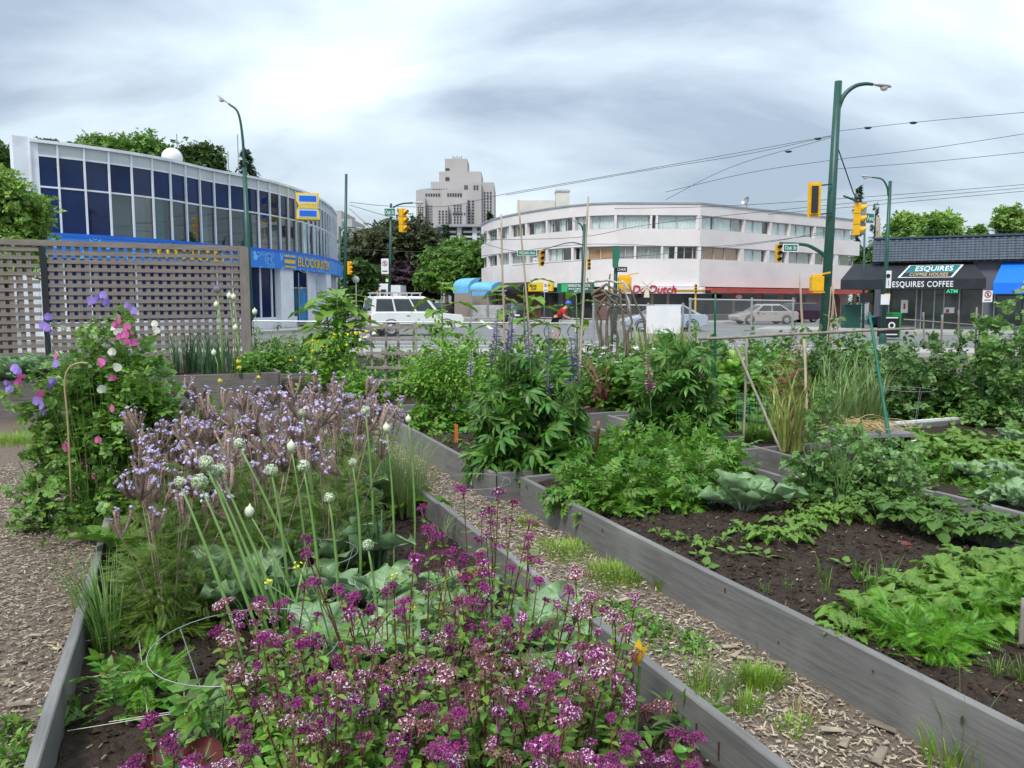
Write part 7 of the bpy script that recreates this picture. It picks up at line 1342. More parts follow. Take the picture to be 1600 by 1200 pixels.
# salad rows etc. in right hand bed
def rowplants(name, cat, spots, key, n, s, labels, group, el=(15, 60), seed=0):
    for i, (u, v) in enumerate(spots): rosette(name, labels[i], cat, SZ(u, v, SC_), key, n, el, s * (.85 + .3 * ((i * 7) % 5) / 4), seed + i, group, rad=.012)
rowplants('radish', 'radish', [(1165, 838), (1190, 842), (1215, 850), (1240, 838), (1265, 826), (1290, 815), (1310, 812), (1335, 805), (1225, 825), (1255, 812)], 'sal', 9, .8, ['radish at the left end of the leafy row', 'radish second in the leafy row', 'radish with drooping leaf in the leafy row', 'radish in the middle of the leafy row', 'radish right of the middle of the leafy row', 'radish near the peas', 'radish under the pea vines', 'radish at the right end beside strawberry leaves', 'radish behind the middle of the leafy row', 'radish behind, nearest the cabbage'], 'row of radishes', seed=300)
rowplants('radish', 'radish', [(1030, 838), (1055, 846), (1080, 850), (1100, 858), (1128, 850)], 'sal', 6, .42, ['small radish nearest the plank', 'small radish second from the plank', 'small radish in the middle of the short row', 'small radish fourth from the plank', 'small radish closest to the big row'], 'short row of young radishes', seed=320)
rowplants('bean_seedling', 'bean', [(1092, 872), (1142, 868), (1100, 890), (1172, 862), (1195, 872), (1345, 905), (1320, 885)], 'bea', 4, .95, ['bean seedling with broad leaf left', 'bean seedling with broadest pale leaf', 'bean seedling with two leaves nearest the plank', 'bean seedling below the radish row', 'bean seedling right below the radish row', 'seedling alone on bare soil, right', 'seedling behind the lone one'], 'bean seedlings', (5, 40), 340)
SQ = [(1340, 965, 1.0), (1400, 960, 1.0), (1440, 945, 1.05), (1490, 930, 1.1), (1540, 915, 1.1), (1590, 905, 1.1), (1420, 925, .9), (1470, 905, 1.0), (1520, 885, 1.05), (1575, 880, 1.0), (1320, 990, .7), (1455, 970, 1.0), (1510, 960, 1.1), (1560, 950, 1.1), (1605, 940, 1.1)]
SQL = ['left front', 'front, second', 'front, third', 'front, fourth', 'front, fifth', 'front at the right edge', 'back left', 'back, second', 'back, third', 'back at the right edge', 'small one standing alone nearest the plank', 'centre left', 'centre', 'centre right', 'centre at the right edge']
for i, (u, v, s) in enumerate(SQ): rosette('turnip', 'leafy turnip in the bright green patch, ' + SQL[i], 'turnip', SZ(u, v + 12, SC_), 'sal', 14, (25, 84), .9 * s, 360 + i, 'bright green turnip patch', rad=.02)
for i, (u, v) in enumerate(((1400, 1005), (1430, 1020), (1460, 1030), (1490, 1005), (1540, 985), (1580, 970))): bush('carrot_patch', 'feathery carrot tops, ' + ['at the left below the turnips', 'second from the left', 'third, nearest the plank', 'below the turnip centre', 'right of the middle', 'at the right edge'][i], 'carrots', SZ(u, v, SC_), .11, .1, .15, 130, FERN, .10, LG['car'], 400 + i, 'carrot tops')
STW = [(1375, 820), (1400, 815), (1425, 830), (1450, 835), (1480, 850), (1505, 845), (1535, 855), (1560, 850), (1590, 862), (1440, 812), (1520, 830), (1600, 845)]
def straw(label, p, seed):
    r = np.random.default_rng(seed); o = thing('strawberry_plant', label, 'strawberry', p, 0, 'strawberry plants'); sb = MB()
    for i in range(7):
        a = i * 2.4 + r.normal(0, .3); q = r.uniform(.06, .15); h = r.uniform(.08, .17); tp = np.array([math.cos(a) * q, math.sin(a) * q, h]); sb.tube([(0, 0, 0), tp * .6 + np.array([0, 0, .02]), tp], .002, 4, cap=False)
        for k in (-1, 0, 1): link('leaf', BIG['str'][i % 3], o, M=Matrix.Translation(Vector(tp)) @ Matrix.Rotation(a - math.pi / 2 + k * 1.25, 4, 'Z') @ Matrix.Rotation(R(-5 + r.normal(0, 12)), 4, 'X') @ Matrix.Scale(r.uniform(.75, 1.1), 4))
    loc_build(sb, 'stems', m_stem, o, kind='stuff')
for i, (u, v) in enumerate(STW): straw('dark green strawberry plant, ' + ['leftmost, next to the radishes', 'second from the radishes', 'third, above the red leaf', 'fourth, mid edge', 'fifth, mid edge', 'sixth, against the plank behind', 'seventh', 'eighth from the radishes', 'ninth, at the right edge', 'behind the third one', 'behind the sixth one', 'behind at the right edge'][i], SZ(u, v, SC_), 420 + i)
b = MB(); b.inst(leafT(.7, 4, .2, .2), [SZ(1408, 850, .24)], [(1, -.3, .2)], [(0, -.4, 1)], [.06]); b.inst(leafT(.7, 4, .2, .2), [SZ(1412, 852, .23)], [(.4, -1, .1)], [(0, -.4, 1)], [.05]); b.build('red_leaf', leafmat('red_leaf', (.20, .05, .035)), label='withered red strawberry leaf on the dark soil', cat='leaf')
for i, (u, v, n, L_) in enumerate(((1285, 905, 8, .16), (1370, 935, 14, .18), (1355, 925, 10, .16), (1340, 905, 8, .15), (1385, 920, 10, .2), (1290, 930, 7, .14), (1010, 790, 20, .12), (1070, 785, 18, .12), (1015, 815, 10, .06), (1195, 925, 9, .06), (1230, 920, 9, .07), (1220, 955, 6, .05), (1560, 1060, 22, .10), (1600, 1070, 26, .12))): tuft('seedling_tuft', 'thin young shoots on the dark soil, ' + ['left of the bean seedlings', 'at the edge of the turnip patch', 'beside those at the turnip edge', 'behind those at the turnip edge', 'tallest at the turnip edge', 'lying low in front of the turnips', 'bushier, near the potato row left', 'bushier, near the cabbage', 'tiny, in front of the potato row', 'tiny, in the middle of the soil', 'tiny, right of the middle', 'tiny, lowest in the middle', 'by the plank at the lower right', 'at the lower right edge'][i], 'seedlings', SZ(u, v, SC_), n, L_, .008 if L_ > .1 else .006, .5, .4, LG['let'], 440 + i, 'young shoots in the right hand bed', rad=.03)
# ---- bed of greens behind, box with straw, bucket --------------------------------
GR = [(1420, 715), (1450, 705), (1480, 715), (1510, 705), (1540, 715), (1570, 705), (1600, 715), (1440, 740), (1470, 745), (1500, 740), (1530, 750), (1560, 745), (1590, 755), (1430, 690), (1465, 690), (1500, 688), (1590, 690), (1620, 735), (1550, 772), (1590, 785)]
for i, (u, v) in enumerate(GR):
    p = SZ(u, v + 8, SC_); lab = 'leafy green in the bed behind, ' + (['front', 'middle', 'back'][2 if v < 700 else (1 if v < 730 else 0)]) + ' row, number ' + ['one', 'two', 'three', 'four', 'five', 'six', 'seven', 'eight', 'nine', 'ten'][sum(1 for q in GR[:i] if q[0] < u + 999 and (q[1] < 700) == (v < 700) and (q[1] < 730) == (v < 730))] + ' from the left'
    if i in (7, 8, 18, 0, 13): bush('herb_plant', lab.replace('leafy green', 'parsley like herb'), 'herb', p, .22, .2, .22, 200, FERN if i in (8, 18) else OV, .07, LG['car'] if i in (8, 18) else LG['let'], 460 + i, 'greens in the bed behind')
    else: rosette('salad_plant' if i not in (10, 12, 19, 16) else 'brassica', lab, 'salad' if i not in (10, 12, 19, 16) else 'brassica', p, 'sal' if i not in (10, 12, 19, 16) else 'kal', 15, (15, 75), 1.35 if i not in (10, 12, 19, 16) else .8, 480 + i, 'greens in the bed behind', rad=.02)
bx = np.array([*D(1383, 700, 6.55)[:2], .02]); bt = thing('compost_box', 'weathered open wooden box with straw on its lid', 'box', bx); m_old = mat('old_box_wood', (.10, .085, .075), .9, .3, 6); bx0 = bx + np.array([0, .25, 0])
for dx, dy, sx_, sy_ in ((-.24, 0, .03, .46), (.24, 0, .03, .46), (0, .22, .45, .03)): b = MB(); b.box(bx0 + np.array([dx, dy, .25]), (sx_, sy_, .5)); b.build('side', m_old, bt)
b = MB(); b.box(bx0 + np.array([-.03, 0, .52]), (.52, .5, .03), (1, .05, .02)); b.build('lid', mat('box_lid', (.2, .2, .195), .8, .15, 4), bt)
m_strw = mat('straw', (.42, .32, .15), .9, .2, 20, island=.3); r = np.random.default_rng(8); b = MB()
for k in range(160): c = bx0 + np.array([r.normal(-.04, .14), r.normal(0, .12), .545 + abs(r.normal(0, .03))]); d = rdir(1, -.2, .25, r)[0] * r.uniform(.06, .17); b.tube([c - d, c + np.array([0, 0, .02]), c + d], .0028, 3, cap=False)
b.build('straw_heap', m_strw, kind='stuff', label='heap of dry straw lying on the wooden box', cat='straw')
bk_ = SZ(1365, 745, .18); b = MB(); b.lathe([(.07, 0), (.085, .16), (.095, .16), (.095, .18), (.08, .18), (.075, .05), (.01, .04)], bk_, n=18); b.build('bucket', m_white, None, True, label='small white bucket half hidden by pea vines', cat='bucket')
# garlic and lettuce bed ------------------------------------------------------------
for i, (u, v, L_, n, mt) in enumerate(((1225, 705, .85, 12, 'crn'), (1245, 705, .85, 12, 'crn'), (1210, 690, .7, 8, 'crn'), (1268, 690, .8, 10, 'chv'), (1290, 680, .85, 16, 'gry'), (1312, 676, .85, 18, 'gry'), (1335, 672, .85, 18, 'gry'), (1355, 668, .85, 18, 'gry'), (1300, 660, .95, 18, 'chv'), (1328, 655, .95, 18, 'chv'), (1352, 650, .9, 18, 'gry'), (1275, 655, .9, 14, 'chv'), (1372, 660, .8, 14, 'gry'))): tuft('garlic_plant', 'garlic plant ' + ['with yellowing leaves, at the diagonal stake', 'with yellowing leaves, in the centre', 'small and yellowing, left', 'right of the yellowing pair', 'first of the grey green block', 'second of the grey green block', 'third of the grey green block', 'fourth of the grey green block', 'tall, behind the first', 'tall, behind the second', 'tall, behind the third', 'tall, behind the yellowing pair', 'nearest the leaning green stake'][i], 'garlic', SZ(u, v, .2), n * 2, L_, .024, .42, .5, LG[mt], 500 + i, 'garlic plants', rad=.05, ns=6)
for i, (u, v) in enumerate(((1172, 690), (1195, 692), (1185, 675))): rosette('lettuce', ['left upright lettuce under the netting', 'right upright lettuce under the netting', 'lettuce behind the pair under the netting'][i], 'lettuce', SZ(u, v, .2), 'rom', 12, (35, 82), 1.25, 520 + i, 'lettuces under netting', rad=.03)
o = thing('slatted_crate', 'pale slatted wooden crate lying behind the potato plants', 'crate', SZ(1138, 668, .2)); p = SZ(1138, 668, .2)
for k in range(4): plank_obj(p + np.array([-.27, .09 * k, .05]), p + np.array([.27, .09 * k + .06, .05]), .05, .015, mat('pale_slat', (.45, .40, .34), .8, .15, 6), 'slat', o)
for dx in (-.2, .2): plank_obj(p + np.array([dx, -.03, .02]), p + np.array([dx, .34, .02]), .04, .04, m_old, 'bearer', o)
nt_ = thing('garden_netting', 'fine green netting hung round the lettuces', 'netting', SZ(1185, 700, .2)); b = MB(); a = SZ(1150, 702, .0); c_ = SZ(1215, 712, .0)
for k in range(15): t = k / 14; q = a * (1 - t) + c_ * t; b.tube([q + np.array([0, 0, .2]), q + np.array([0, .05, .62])], .0016, 3, cap=False)
for k in range(10): z = np.array([0, .005 * k, .22 + .045 * k]); b.tube([a + z, c_ + z], .0016, 3, cap=False)
b.build('net', mat('net_green', (.12, .35, .2), .7, .1, 9), nt_, kind='stuff')
for i, (u, v, s) in enumerate(((1225, 560, 1), (1240, 545, .9), (1205, 590, .8), (1255, 590, .9))): bush('dried_dill', 'rust brown dried seed plant, ' + ['tallest', 'right of the tallest', 'low left', 'low right'][i], 'dry plant', (*D(u, v, 9.8)[:2], .2), .18, .15, D(u, v - 22, 9.8)[2] - .2, 160, FERN, .09, leafmat('dry_rust', (.30, .15, .05)), 530 + i, 'dried seed plants', 10, .5)
# ---- peas and vines at the far right ----------------------------------------------
for i, (u, vb, vt, rx, y) in enumerate(((1405, 640, 535, .36, 9.9), (1440, 640, 515, .40, 10.2), (1480, 645, 520, .40, 10.0), (1515, 650, 525, .34, 9.8), (1460, 620, 525, .45, 10.8), (1545, 640, 470, .30, 9.4), (1575, 640, 450, .34, 9.2), (1605, 640, 440, .36, 9.0), (1590, 640, 480, .4, 9.9))): z1 = D(u, vt, y)[2]; peas('pea vine at the far right, ' + ['first, by the wire ring', 'second', 'third', 'fourth, at the thin stake', 'behind the second', 'tall, left of the tall group', 'tall, middle of the tall group', 'tallest, at the right edge', 'tall, behind at the right edge'][i], (*D(u, 560, y)[:2], .2), rx, .35, z1 - .2, 720, 540 + i, LG['pea2'] if i < 5 else LG['pea'], .095, 10, 16)
for i, (u, v, mt) in enumerate(((1400, 640, 'squ'), (1435, 650, 'squ'), (1410, 655, 'squ'))): rosette('squash_plant', ['squash under the far wire ring', 'squash with pale rimmed leaves by the plank', 'squash nearest the far plank'][i], 'squash', SZ(u, v, .2), mt, 9, (15, 55), .9, 560 + i, 'squash plants far right')
for i, (u, v) in enumerate(((1470, 660), (1495, 655), (1515, 660), (1545, 655), (1570, 650))): rosette('salad_plant', 'low salad in the far right bed, ' + ['first from the left', 'second from the left', 'third from the left', 'fourth from the left', 'nearest the right edge'][i], 'salad', SZ(u, v, .2), 'sal', 11, (10, 60), 1.2, 570 + i, 'far right salads')
tuft('fennel', 'feathery fennel at the right edge below the pea vines', 'fennel', SZ(1600, 660, .2), 260, .6, .006, .7, .5, LG['car'], 581, None, rad=.15); bush('carrot_patch', 'carrot tops inside the white rimmed board', 'carrots', SZ(1595, 690, .2), .16, .14, .16, 90, FERN, .1, LG['car'], 582)
# ---- far beds -------------------------------------------------------------------------
def sunflower(label, base, H, n, s, seed):
    r = np.random.default_rng(seed); o = thing('sunflower', label, 'sunflower', base, 0, 'young sunflowers'); b = MB(); b.tube([(0, 0, 0), (.02, 0, H * .5), (0, .01, H)], [.016, .013, .008], 7); loc_build(b, 'stalk', m_stem, o, True)
    for i in range(n): z = H * (.16 + .84 * i / (n - 1)); a = i * 2.4; link('leaf', BIG['sun'][i % 4], o, M=Matrix.Translation((0, 0, z)) @ Matrix.Rotation(a, 4, 'Z') @ Matrix.Rotation(R(25 + r.normal(0, 10)), 4, 'X') @ Matrix.Scale(1.45 * s * r.uniform(.8, 1.2) * (1.1 - .4 * abs(i / (n - 1) - .6)), 4))
for i, (u, vb, vt, y, n, s) in enumerate(((512, 560, 468, 15.0, 24, 1.15), (540, 560, 470, 14.6, 26, 1.2), (528, 560, 462, 14.2, 26, 1.2), (690, 560, 440, 13.5, 15, 1.05), (818, 560, 448, 13.2, 16, 1.05), (800, 560, 470, 13.8, 12, 1.0), (900, 560, 462, 14.2, 9, .85))): base = (*D(u, 540, y)[:2], .2); sunflower(['sunflower in the left group, left', 'sunflower in the left group, right and broad', 'sunflower in the left group, front and tallest', 'tall single sunflower in front of the white four wheel drive', 'tall sunflower left of the cyclist', 'shorter sunflower behind the leaning cane', 'small sunflower right of the cyclist'][i], base, D(u, vt, y)[2] - .2, n, s, 600 + i)
m_yfl = mat('mustard_yellow', (.72, .62, .03), .6, .1, 20, island=.2)
def mustard(label, u, v, y, n, h, seed):
    r = np.random.default_rng(seed); p = (*D(u, v, y)[:2], .2); o = thing('mustard_plant', label, 'mustard', p, 0, 'yellow flowering mustards'); sb, fb, lb = MB(), MB(), MB()
    for k in range(n): tp = np.array([r.normal(0, .22), r.normal(0, .15), h * r.uniform(.6, 1.1)]); sb.tube([(0, 0, 0), tp * .5 + np.array([0, 0, .1]), tp], .003, 4, cap=False); d = rdir(9, -.3, 1, r); fb.inst(merge([xf(rhomb(.8), 1, a) for a in (0, 1.57, 3.14, 4.7)]), tp + d * .025, nrm(np.cross(d, r.normal(0, 1, (9, 3)))), d, .016 if y > 5 else .006)
    P, d = ellip(90, .25, .2, h * .6, r, .3); leaves(lb, OV, P, .09 if y > 5 else .04, r, out=d); loc_build(sb, 'stems', m_stem, o, kind='stuff'); loc_build(fb, 'flowers', m_yfl, o, kind='stuff'); loc_build(lb, 'leaves', LG['mint'], o, kind='stuff')
mustard('yellow mustard in front of the left sunflowers', 548, 560, 12.6, 16, .95, 1); mustard('yellow mustard left of the sunflower group', 488, 560, 13.0, 9, .75, 2); mustard('small yellow mustard in the left foreground bed', 330, 600, 9.0, 5, .8, 3); mustard('pale yellow mustard among the oregano', 530, 960, 2.95, 6, .42, 4)
tl = thing('wooden_trellis', 'grey wooden trellis of crossed bars in the bed behind', 'trellis', (*D(612, 560, 11.6)[:2], .2)); Yt = 11.6
for u in (580, 600, 622, 645): plank_obj(D(u + rng.normal(0, 2), 612, Yt), D(u + rng.normal(0, 3), 505, Yt + .05), .03, .03, m_stk, 'upright', tl, up=(0, 1, 0))
for v in (511, 530, 551, 574, 594): plank_obj(D(572, v, Yt - .04), D(658, v + 1, Yt - .04), .03, .032, m_stk, 'crossbar', tl)
plank_obj(D(628, 592, Yt - .06), D(650, 577, Yt - .06), .03, .03, m_stk, 'brace', tl)
# stick arbour
ar = thing('stick_arbour', 'rough arbour woven of bare branches', 'arbour', (*D(965, 560, 13.6)[:2], 0)); m_brn = mat('bare_branch', (.16, .13, .105), .95, .35, 9, stretch=(2, 2, .4)); m_birch = mat('birch_branch', (.45, .42, .38), .9, .35, 12)
AR = [([(938, 585), (935, 520), (926, 455), (918, 437)], 0), ([(957, 590), (955, 520), (952, 450), (953, 428)], 0), ([(980, 560), (975, 510), (970, 465), (968, 450)], 0), ([(1001, 575), (992, 520), (980, 470), (974, 437)], 1), ([(1012, 560), (1005, 500), (990, 465), (982, 445)], 0), ([(920, 440), (945, 437), (970, 443), (985, 452)], 1), ([(922, 452), (950, 456), (975, 468), (985, 478)], 0), ([(928, 470), (945, 474), (968, 480), (985, 470)], 0), ([(924, 462), (945, 446), (960, 452), (978, 462)], 0), ([(945, 590), (940, 540), (938, 500), (930, 470)], 0), ([(968, 580), (965, 540), (962, 500), (966, 455)], 0), ([(985, 600), (980, 540), (985, 500), (976, 460)], 0), ([(950, 560), (949, 500), (962, 470), (972, 455)], 0), ([(930, 490), (945, 465), (955, 450)], 0), ([(940, 452), (960, 472), (982, 490)], 0), ([(929, 463), (950, 462), (978, 458)], 0)]
for k, (pts, bi_) in enumerate(AR): b = MB(); b.tube(spline([D(u, v, 13.6 + .35 * math.sin(k * 2.1)) for u, v in pts], 12) + rng.normal(0, .012, (12, 3)), np.linspace(.028, .012, 12), 6); b.build('branch', m_birch if bi_ else m_brn, ar, True)
# corn coloured blades, general far greenery
for i, (u, v) in enumerate(((985, 545), (1005, 550), (1025, 548), (1045, 550), (1065, 548), (1085, 548), (1015, 540), (1055, 540), (1040, 560))): tuft('iris_clump', 'clump of yellowing sword leaves, ' + ['leftmost by the arbour', 'second from the arbour', 'third from the arbour', 'below the white board', 'fifth from the arbour', 'rightmost', 'behind the second', 'behind the fifth', 'front middle'][i], 'iris', (*D(u, v, 15.5)[:2], .1), 34, 1.02, .045, .32, .3, LG['crn'], 620 + i, 'yellowing sword leaf clumps', rad=.16)
FILL = [(650, 565, 12.6, .5, .7, 'pot', OV), (610, 560, 13.0, .5, .75, 'pea', OV), (575, 575, 11.9, .45, .5, 'mint', OV), (525, 565, 13.6, .5, 1.05, 'mint', OV), (735, 560, 11.5, .5, .75, 'pot', OV), (760, 545, 12.5, .6, .95, 'mint', OV), (800, 545, 12.5, .6, .9, 'pot', OV), (845, 545, 12.3, .6, .85, 'mint', OV), (880, 560, 11.5, .55, .75, 'pot', OV), (925, 585, 11.6, .6, .7, 'let', OV), (960, 590, 11.2, .6, .65, 'pot', OV), (1000, 600, 10.6, .5, .6, 'let', TRI), (1090, 570, 11.6, .6, .85, 'pea2', PEAL), (1130, 575, 10.8, .55, .95, 'pot', PEAL), (1165, 580, 10.4, .5, .9, 'pea', PEAL), (1200, 560, 11.4, .6, .95, 'pot', OV), (1150, 620, 9.6, .4, .65, 'mint', TRI), (1120, 640, 9.3, .35, .5, 'let', TRI), (1250, 545, 12.6, .6, .95, 'pea2', OV), (1300, 550, 12.4, .6, 1.0, 'pea2', OV), (1350, 545, 12.6, .6, .95, 'pot', OV), (1390, 560, 11.8, .5, .85, 'pea2', PEAL), (960, 545, 14.2, .7, .75, 'gry', OV), (1020, 565, 13.2, .6, .75, 'pea', OV), (1060, 560, 13.0, .6, .8, 'gry', FERN), (890, 535, 15.0, .6, .7, 'crn', OVn), (715, 545, 14.0, .5, .7, 'pot', OV), (1140, 545, 14.0, .7, .8, 'pea2', OV), (1190, 535, 15.0, .7, .7, 'pot', OV), (440, 545, 17.5, .6, .75, 'pot', OV), (470, 545, 16.5, .55, .7, 'lup', OV), (465, 530, 19, .6, .8, 'gry', FERN), (425, 520, 19.5, .6, 1.0, 'ol', OVn)]
FLB = ['behind the wooden trellis, right', 'behind the wooden trellis, left', 'in front of the trellis foot', 'round the feet of the left sunflowers', 'right of the round bush', 'under the left bamboo cane', 'under the leaning bamboo cane', 'beside the third bamboo cane', 'left of the chard', 'with white umbels right of the lupin', 'below the stick arbour', 'pale lettuce coloured, left of the pink lupin', 'behind the second lupin', 'at the upright green stake', 'between green stake and grey stake', 'behind the grey stakes', 'low, behind the slatted crate', 'low and pale, by the crate', 'left of the cane wigwam', 'under the cane wigwam', 'right of the cane wigwam', 'left of the far pea vines', 'at the foot of the arbour', 'in front of the sword leaves, left', 'in front of the sword leaves, right', 'yellowish, left of the arbour', 'behind the low fence rail by the round bush', 'in front of the chain link panel', 'below the silver sedan', 'left of the sunflower group, far', 'dark, left of the sunflower group', 'silvery, by the low fence', 'by the lattice post at the low fence']
for i, (u, v, y, rx, h, mt, T) in enumerate(FILL): bush('vegetable_plant', 'leafy vegetable mass ' + FLB[i], 'vegetable', (*D(u, v, y)[:2], .15), rx, rx * .9, h * (1.18 if u > 700 else 1.0), 900 if T is not PEAL else 420, T, .10 if T is OV else .13, LG[mt], 640 + i, 'leafy vegetables in the far beds', 14, .3, .07)
for i, (u, y, h, mt, T) in enumerate(((1085, 13.6, 1.12, 'pea', OV), (1130, 13.0, 1.15, 'pot', PEAL), (1175, 13.4, 1.1, 'pea2', OV), (1225, 13.2, 1.2, 'pot', OV), (1275, 13.8, 1.22, 'pea', OV), (1325, 13.4, 1.2, 'pot', OV), (1370, 13.0, 1.18, 'pea', PEAL), (1405, 12.6, 1.1, 'pea2', OV), (860, 13.5, 1.05, 'mint', OV), (925, 13.0, 1.0, 'pot', OV), (745, 13.5, 1.0, 'pot', OV), (1040, 12.4, .95, 'pot', OV))): bush('tall_vegetable', 'tall airy vegetable ' + ['left of the upright green stake', 'behind the upright green stake', 'behind the diagonal stake', 'left of the thin pair of canes', 'right of the thin pair of canes', 'behind the cane wigwam', 'right of the cane wigwam, tallest', 'before the coffee shop bins', 'beside the third bamboo cane', 'left of the stick arbour foot', 'left of the left bamboo cane', 'in front of the sword leaves'][i], 'vegetable', (*D(u, 540, y)[:2], .15), .34, .34, h, 480 if T is OV else 260, T, .10, LG[mt], 900 + i, 'tall airy vegetables', 26, .25, .05)
m_umb = mat('umbel_white', (.72, .74, .68), .7, .08, 10, island=.15); r = np.random.default_rng(77); um = MB(); n = 40; d = rdir(n, .0, .3, r); um.inst(rhomb(.9), d * .035 * r.uniform(.2, 1, n)[:, None], rdir(n, -.1, .1, r), np.array([0, 0, 1.]) + r.normal(0, .2, (n, 3)), .016); UM = um.mesh('flower_umbel', [m_umb])
o = thing('umbel_flowers', 'flat white umbel flowers among the greens right of the lupin', 'flowers', (*D(930, 585, 11.2)[:2], .2)); sb = MB()
for k in range(26): q = np.array([r.normal(0, .35), r.normal(0, .3), r.uniform(.55, .85)]); sb.tube([q * np.array([.6, .6, 0]), q], .003, 4, cap=False); link('flower_umbel', UM, o, M=TRS(q, k, r.normal(0, .2), 0, r.uniform(.8, 1.4)))
loc_build(sb, 'stems', m_stem, o, kind='stuff')
o = thing('red_chard', 'red stemmed chard gone to seed behind the grey plank', 'chard', (*D(945, 640, 10.6)[:2], .2)); b = MB()
for k in range(9): a = r.uniform(0, 6.28); b.tube([(0, 0, 0), (math.cos(a) * .08, math.sin(a) * .08, .3), (math.cos(a) * .22 - .1, math.sin(a) * .2, r.uniform(.4, .75))], [.012, .01, .004], 6)
loc_build(b, 'stalks', mat('chard_red', (.25, .06, .07), .6, .2, 9), o, True, kind='stuff'); b = MB(); P, d = ellip(60, .22, .2, .6, r, .5); leaves(b, OV, P, .09, r, out=d); loc_build(b, 'leaves', LG['rdl'], o, kind='stuff')
# ---- left double board bed -----------------------------------------------------------
kz = .5
def K(u, v, y): return (*D(u, v, y)[:2], kz)
for i, (u, n) in enumerate(((275, 14), (290, 16), (305, 16), (318, 18), (332, 18), (345, 16), (358, 14), (298, 14), (325, 14))): tuft('leek', 'leek with blue green blades, ' + ['first from the left', 'second from the left', 'third from the left', 'fourth from the left', 'fifth from the left', 'sixth from the left', 'last on the right', 'behind the third', 'behind the fifth'][i], 'leek', K(u, 560, 12.6 + .3 * (i % 3)), n, .72, .03, .3, .35, LG['lk'], 700 + i, 'row of leeks', rad=.06, ns=6)
for i, (u, y, s) in enumerate(((5, 11.3, 1.5), (40, 11.6, 1.6), (75, 11.8, 1.5), (110, 12.0, 1.4), (20, 12.2, 1.5), (60, 12.4, 1.5), (140, 12.2, 1.2), (95, 12.7, 1.4))): rosette('kale', 'large grey green kale before the lattice, ' + ['at the left edge', 'second from the left', 'third from the left', 'fourth, behind the sweet peas', 'behind, far left', 'behind, second', 'fifth, behind the sweet peas', 'behind, third'][i], 'kale', K(u, 570, y), 'kal', 13, (20, 72), s, 720 + i, 'kale plants before the lattice', rad=.05)
for i, (u, y) in enumerate(((390, 13.0), (412, 13.3), (430, 13.4), (400, 13.8), (240, 12.2), (215, 12.3))): bush('parsley', 'bright green parsley, ' + ['right of the leeks', 'in the middle of the corner', 'at the bed corner', 'behind the corner one', 'left of the leeks', 'left of the leeks, beside the sweet peas'][i], 'parsley', K(u, 570, y), .3, .28, .32, 330, TRI, .07, LG['let'], 740 + i, 'parsley clumps')
mp_al = mat('allium_purple', (.30, .19, .36), .7, .2, 20, island=.3)
for i, (u, v, hd_) in enumerate(((339, 452, 2), (358, 462, 1), (365, 464, 1), (338, 476, 1), (368, 512, 1), (334, 551, 1), (398, 487, 1))):
    y = 12.2; hp_ = D(u, v, y); o = thing('allium', 'tall allium stalk with ' + ['a round purple head against the lattice', 'a white bud, left of a pair', 'a white bud, right of a pair', 'a white head below the purple one', 'a small white bud beside the post', 'a low white bud among the leeks', 'a yellowish head right of the post'][i], 'allium', (hp_[0] + .05, y, kz), 0, 'alliums before the lattice'); tp = hp_ - np.array([hp_[0] + .05, y, kz]); b = MB(); b.tube([(0, 0, 0), tp * .5 + np.array([.03, 0, 0]), tp], [.012, .009, .006], 6); loc_build(b, 'stalk', m_stalk, o, True)
    if hd_ == 2: me = HO[0].copy(); me.materials[0] = mp_al; link('flower_head', me, o, M=TRS(tp, s=2.3))
    else: link('flower_bud', HB_, o, M=TRS(tp, s=2.3))
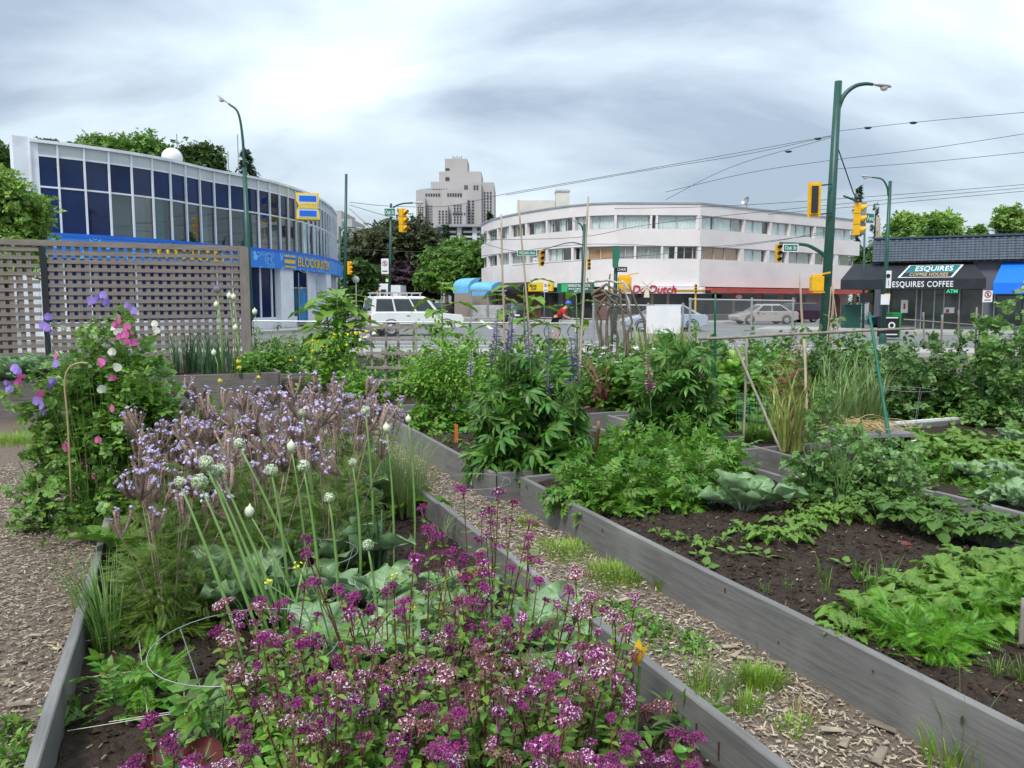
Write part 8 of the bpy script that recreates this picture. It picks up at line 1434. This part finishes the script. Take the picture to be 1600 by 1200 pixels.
# ---- grass on the paths ---------------------------------------------------------------
GT = [(825, 822, 60, .11, 'grs', .06), (885, 862, 330, .065, 'grs', .2), (965, 900, 420, .075, 'grs', .2), (1040, 922, 80, .13, 'grs', .05), (1185, 1068, 200, .09, 'grs', .09), (1095, 1085, 46, .28, 'grs', .07), (1060, 1010, 90, .10, 'let', .16), (1010, 985, 80, .08, 'let', .12), (965, 955, 80, .07, 'let', .12), (1245, 1115, 50, .07, 'dry', .08), (905, 845, 60, .10, 'dry', .1), (1000, 880, 60, .06, 'grs', .1), (1200, 1008, 40, .08, 'grs', .05), (930, 838, 40, .1, 'grs', .04), (1470, 1195, 60, .2, 'grs', .08), (1530, 1205, 60, .22, 'grs', .08), (1170, 1110, 40, .1, 'grs', .06), (25, 690, 700, .13, 'grs', .35), (70, 675, 500, .13, 'grs', .3), (10, 1150, 80, .09, 'let', .08), (25, 1190, 90, .1, 'let', .09), (1240, 1140, 50, .05, 'grs', .07), (300, 640, 200, .12, 'grs', .3), (480, 625, 200, .12, 'grs', .4), (450, 605, 160, .14, 'grs', .4), (1450, 665, 120, .16, 'dry', .25), (1130, 1080, 30, .18, 'gry', .05), (760, 800, 24, .05, 'let', .04)]
GL = ['yellowish round tuft near the bed corner', 'flat patch right of the yellowish tuft', 'wide patch in the middle of the path', 'spiky tuft at the foot of the right hand plank', 'bright cushion in the lower middle of the path', 'tall blades beside the near plank', 'low weeds along the near plank', 'low weeds beside the oregano', 'weeds at the near plank, furthest', 'dry wisps in the lower path', 'dry wisps behind the flat patch', 'sparse blades between the two patches', 'blades against the right hand plank', 'small tuft at the plank behind', 'seeding grass at the bottom right', 'seeding grass in the bottom right corner', 'blades below the tall ones', 'patch at the left edge before the double board bed', 'patch below the sweet peas', 'round leaved weeds at the lower left edge', 'weeds in the bottom left corner', 'short patch in the lower path', 'grass along the foot of the double board bed', 'grass between the far beds', 'grass at the far bed corner', 'dry grass beside the straw box', 'thin bent stalks beside the cushion', 'seedling weeds near the wire ring']
for i, (u, v, n, L_, mt, rad) in enumerate(GT):
  if mt == 'let': bush('weed_patch', GL[i], 'weeds', SZ(u, v, 0), rad * 1.3, rad, L_ * .9, n * 2, OV, .035, LG['let'], 760 + i, 'grass and weeds on the paths', 5)
  else: tuft('grass_tuft', GL[i] + ('' if 'grass' in GL[i] or 'weeds' in GL[i] else ' of grass'), 'grass', SZ(u, v, 0.0), int(n * (2.6 if L_ < .15 and v > 700 and mt == 'grs' else 1)), L_ * (.8 if mt == 'grs' and v > 700 else .8), .006 if mt != 'let' else .014, .6, .5, LG[mt], 760 + i, 'grass and weeds on the paths', rad=rad, ns=4)
tuft('grass_seed_stalk', 'nodding grass seed stalks at the bottom right plank', 'grass', SZ(1500, 1195, 0), 9, .42, .004, .4, .5, LG['gry'], 800, None, (-.2, 0), .05)
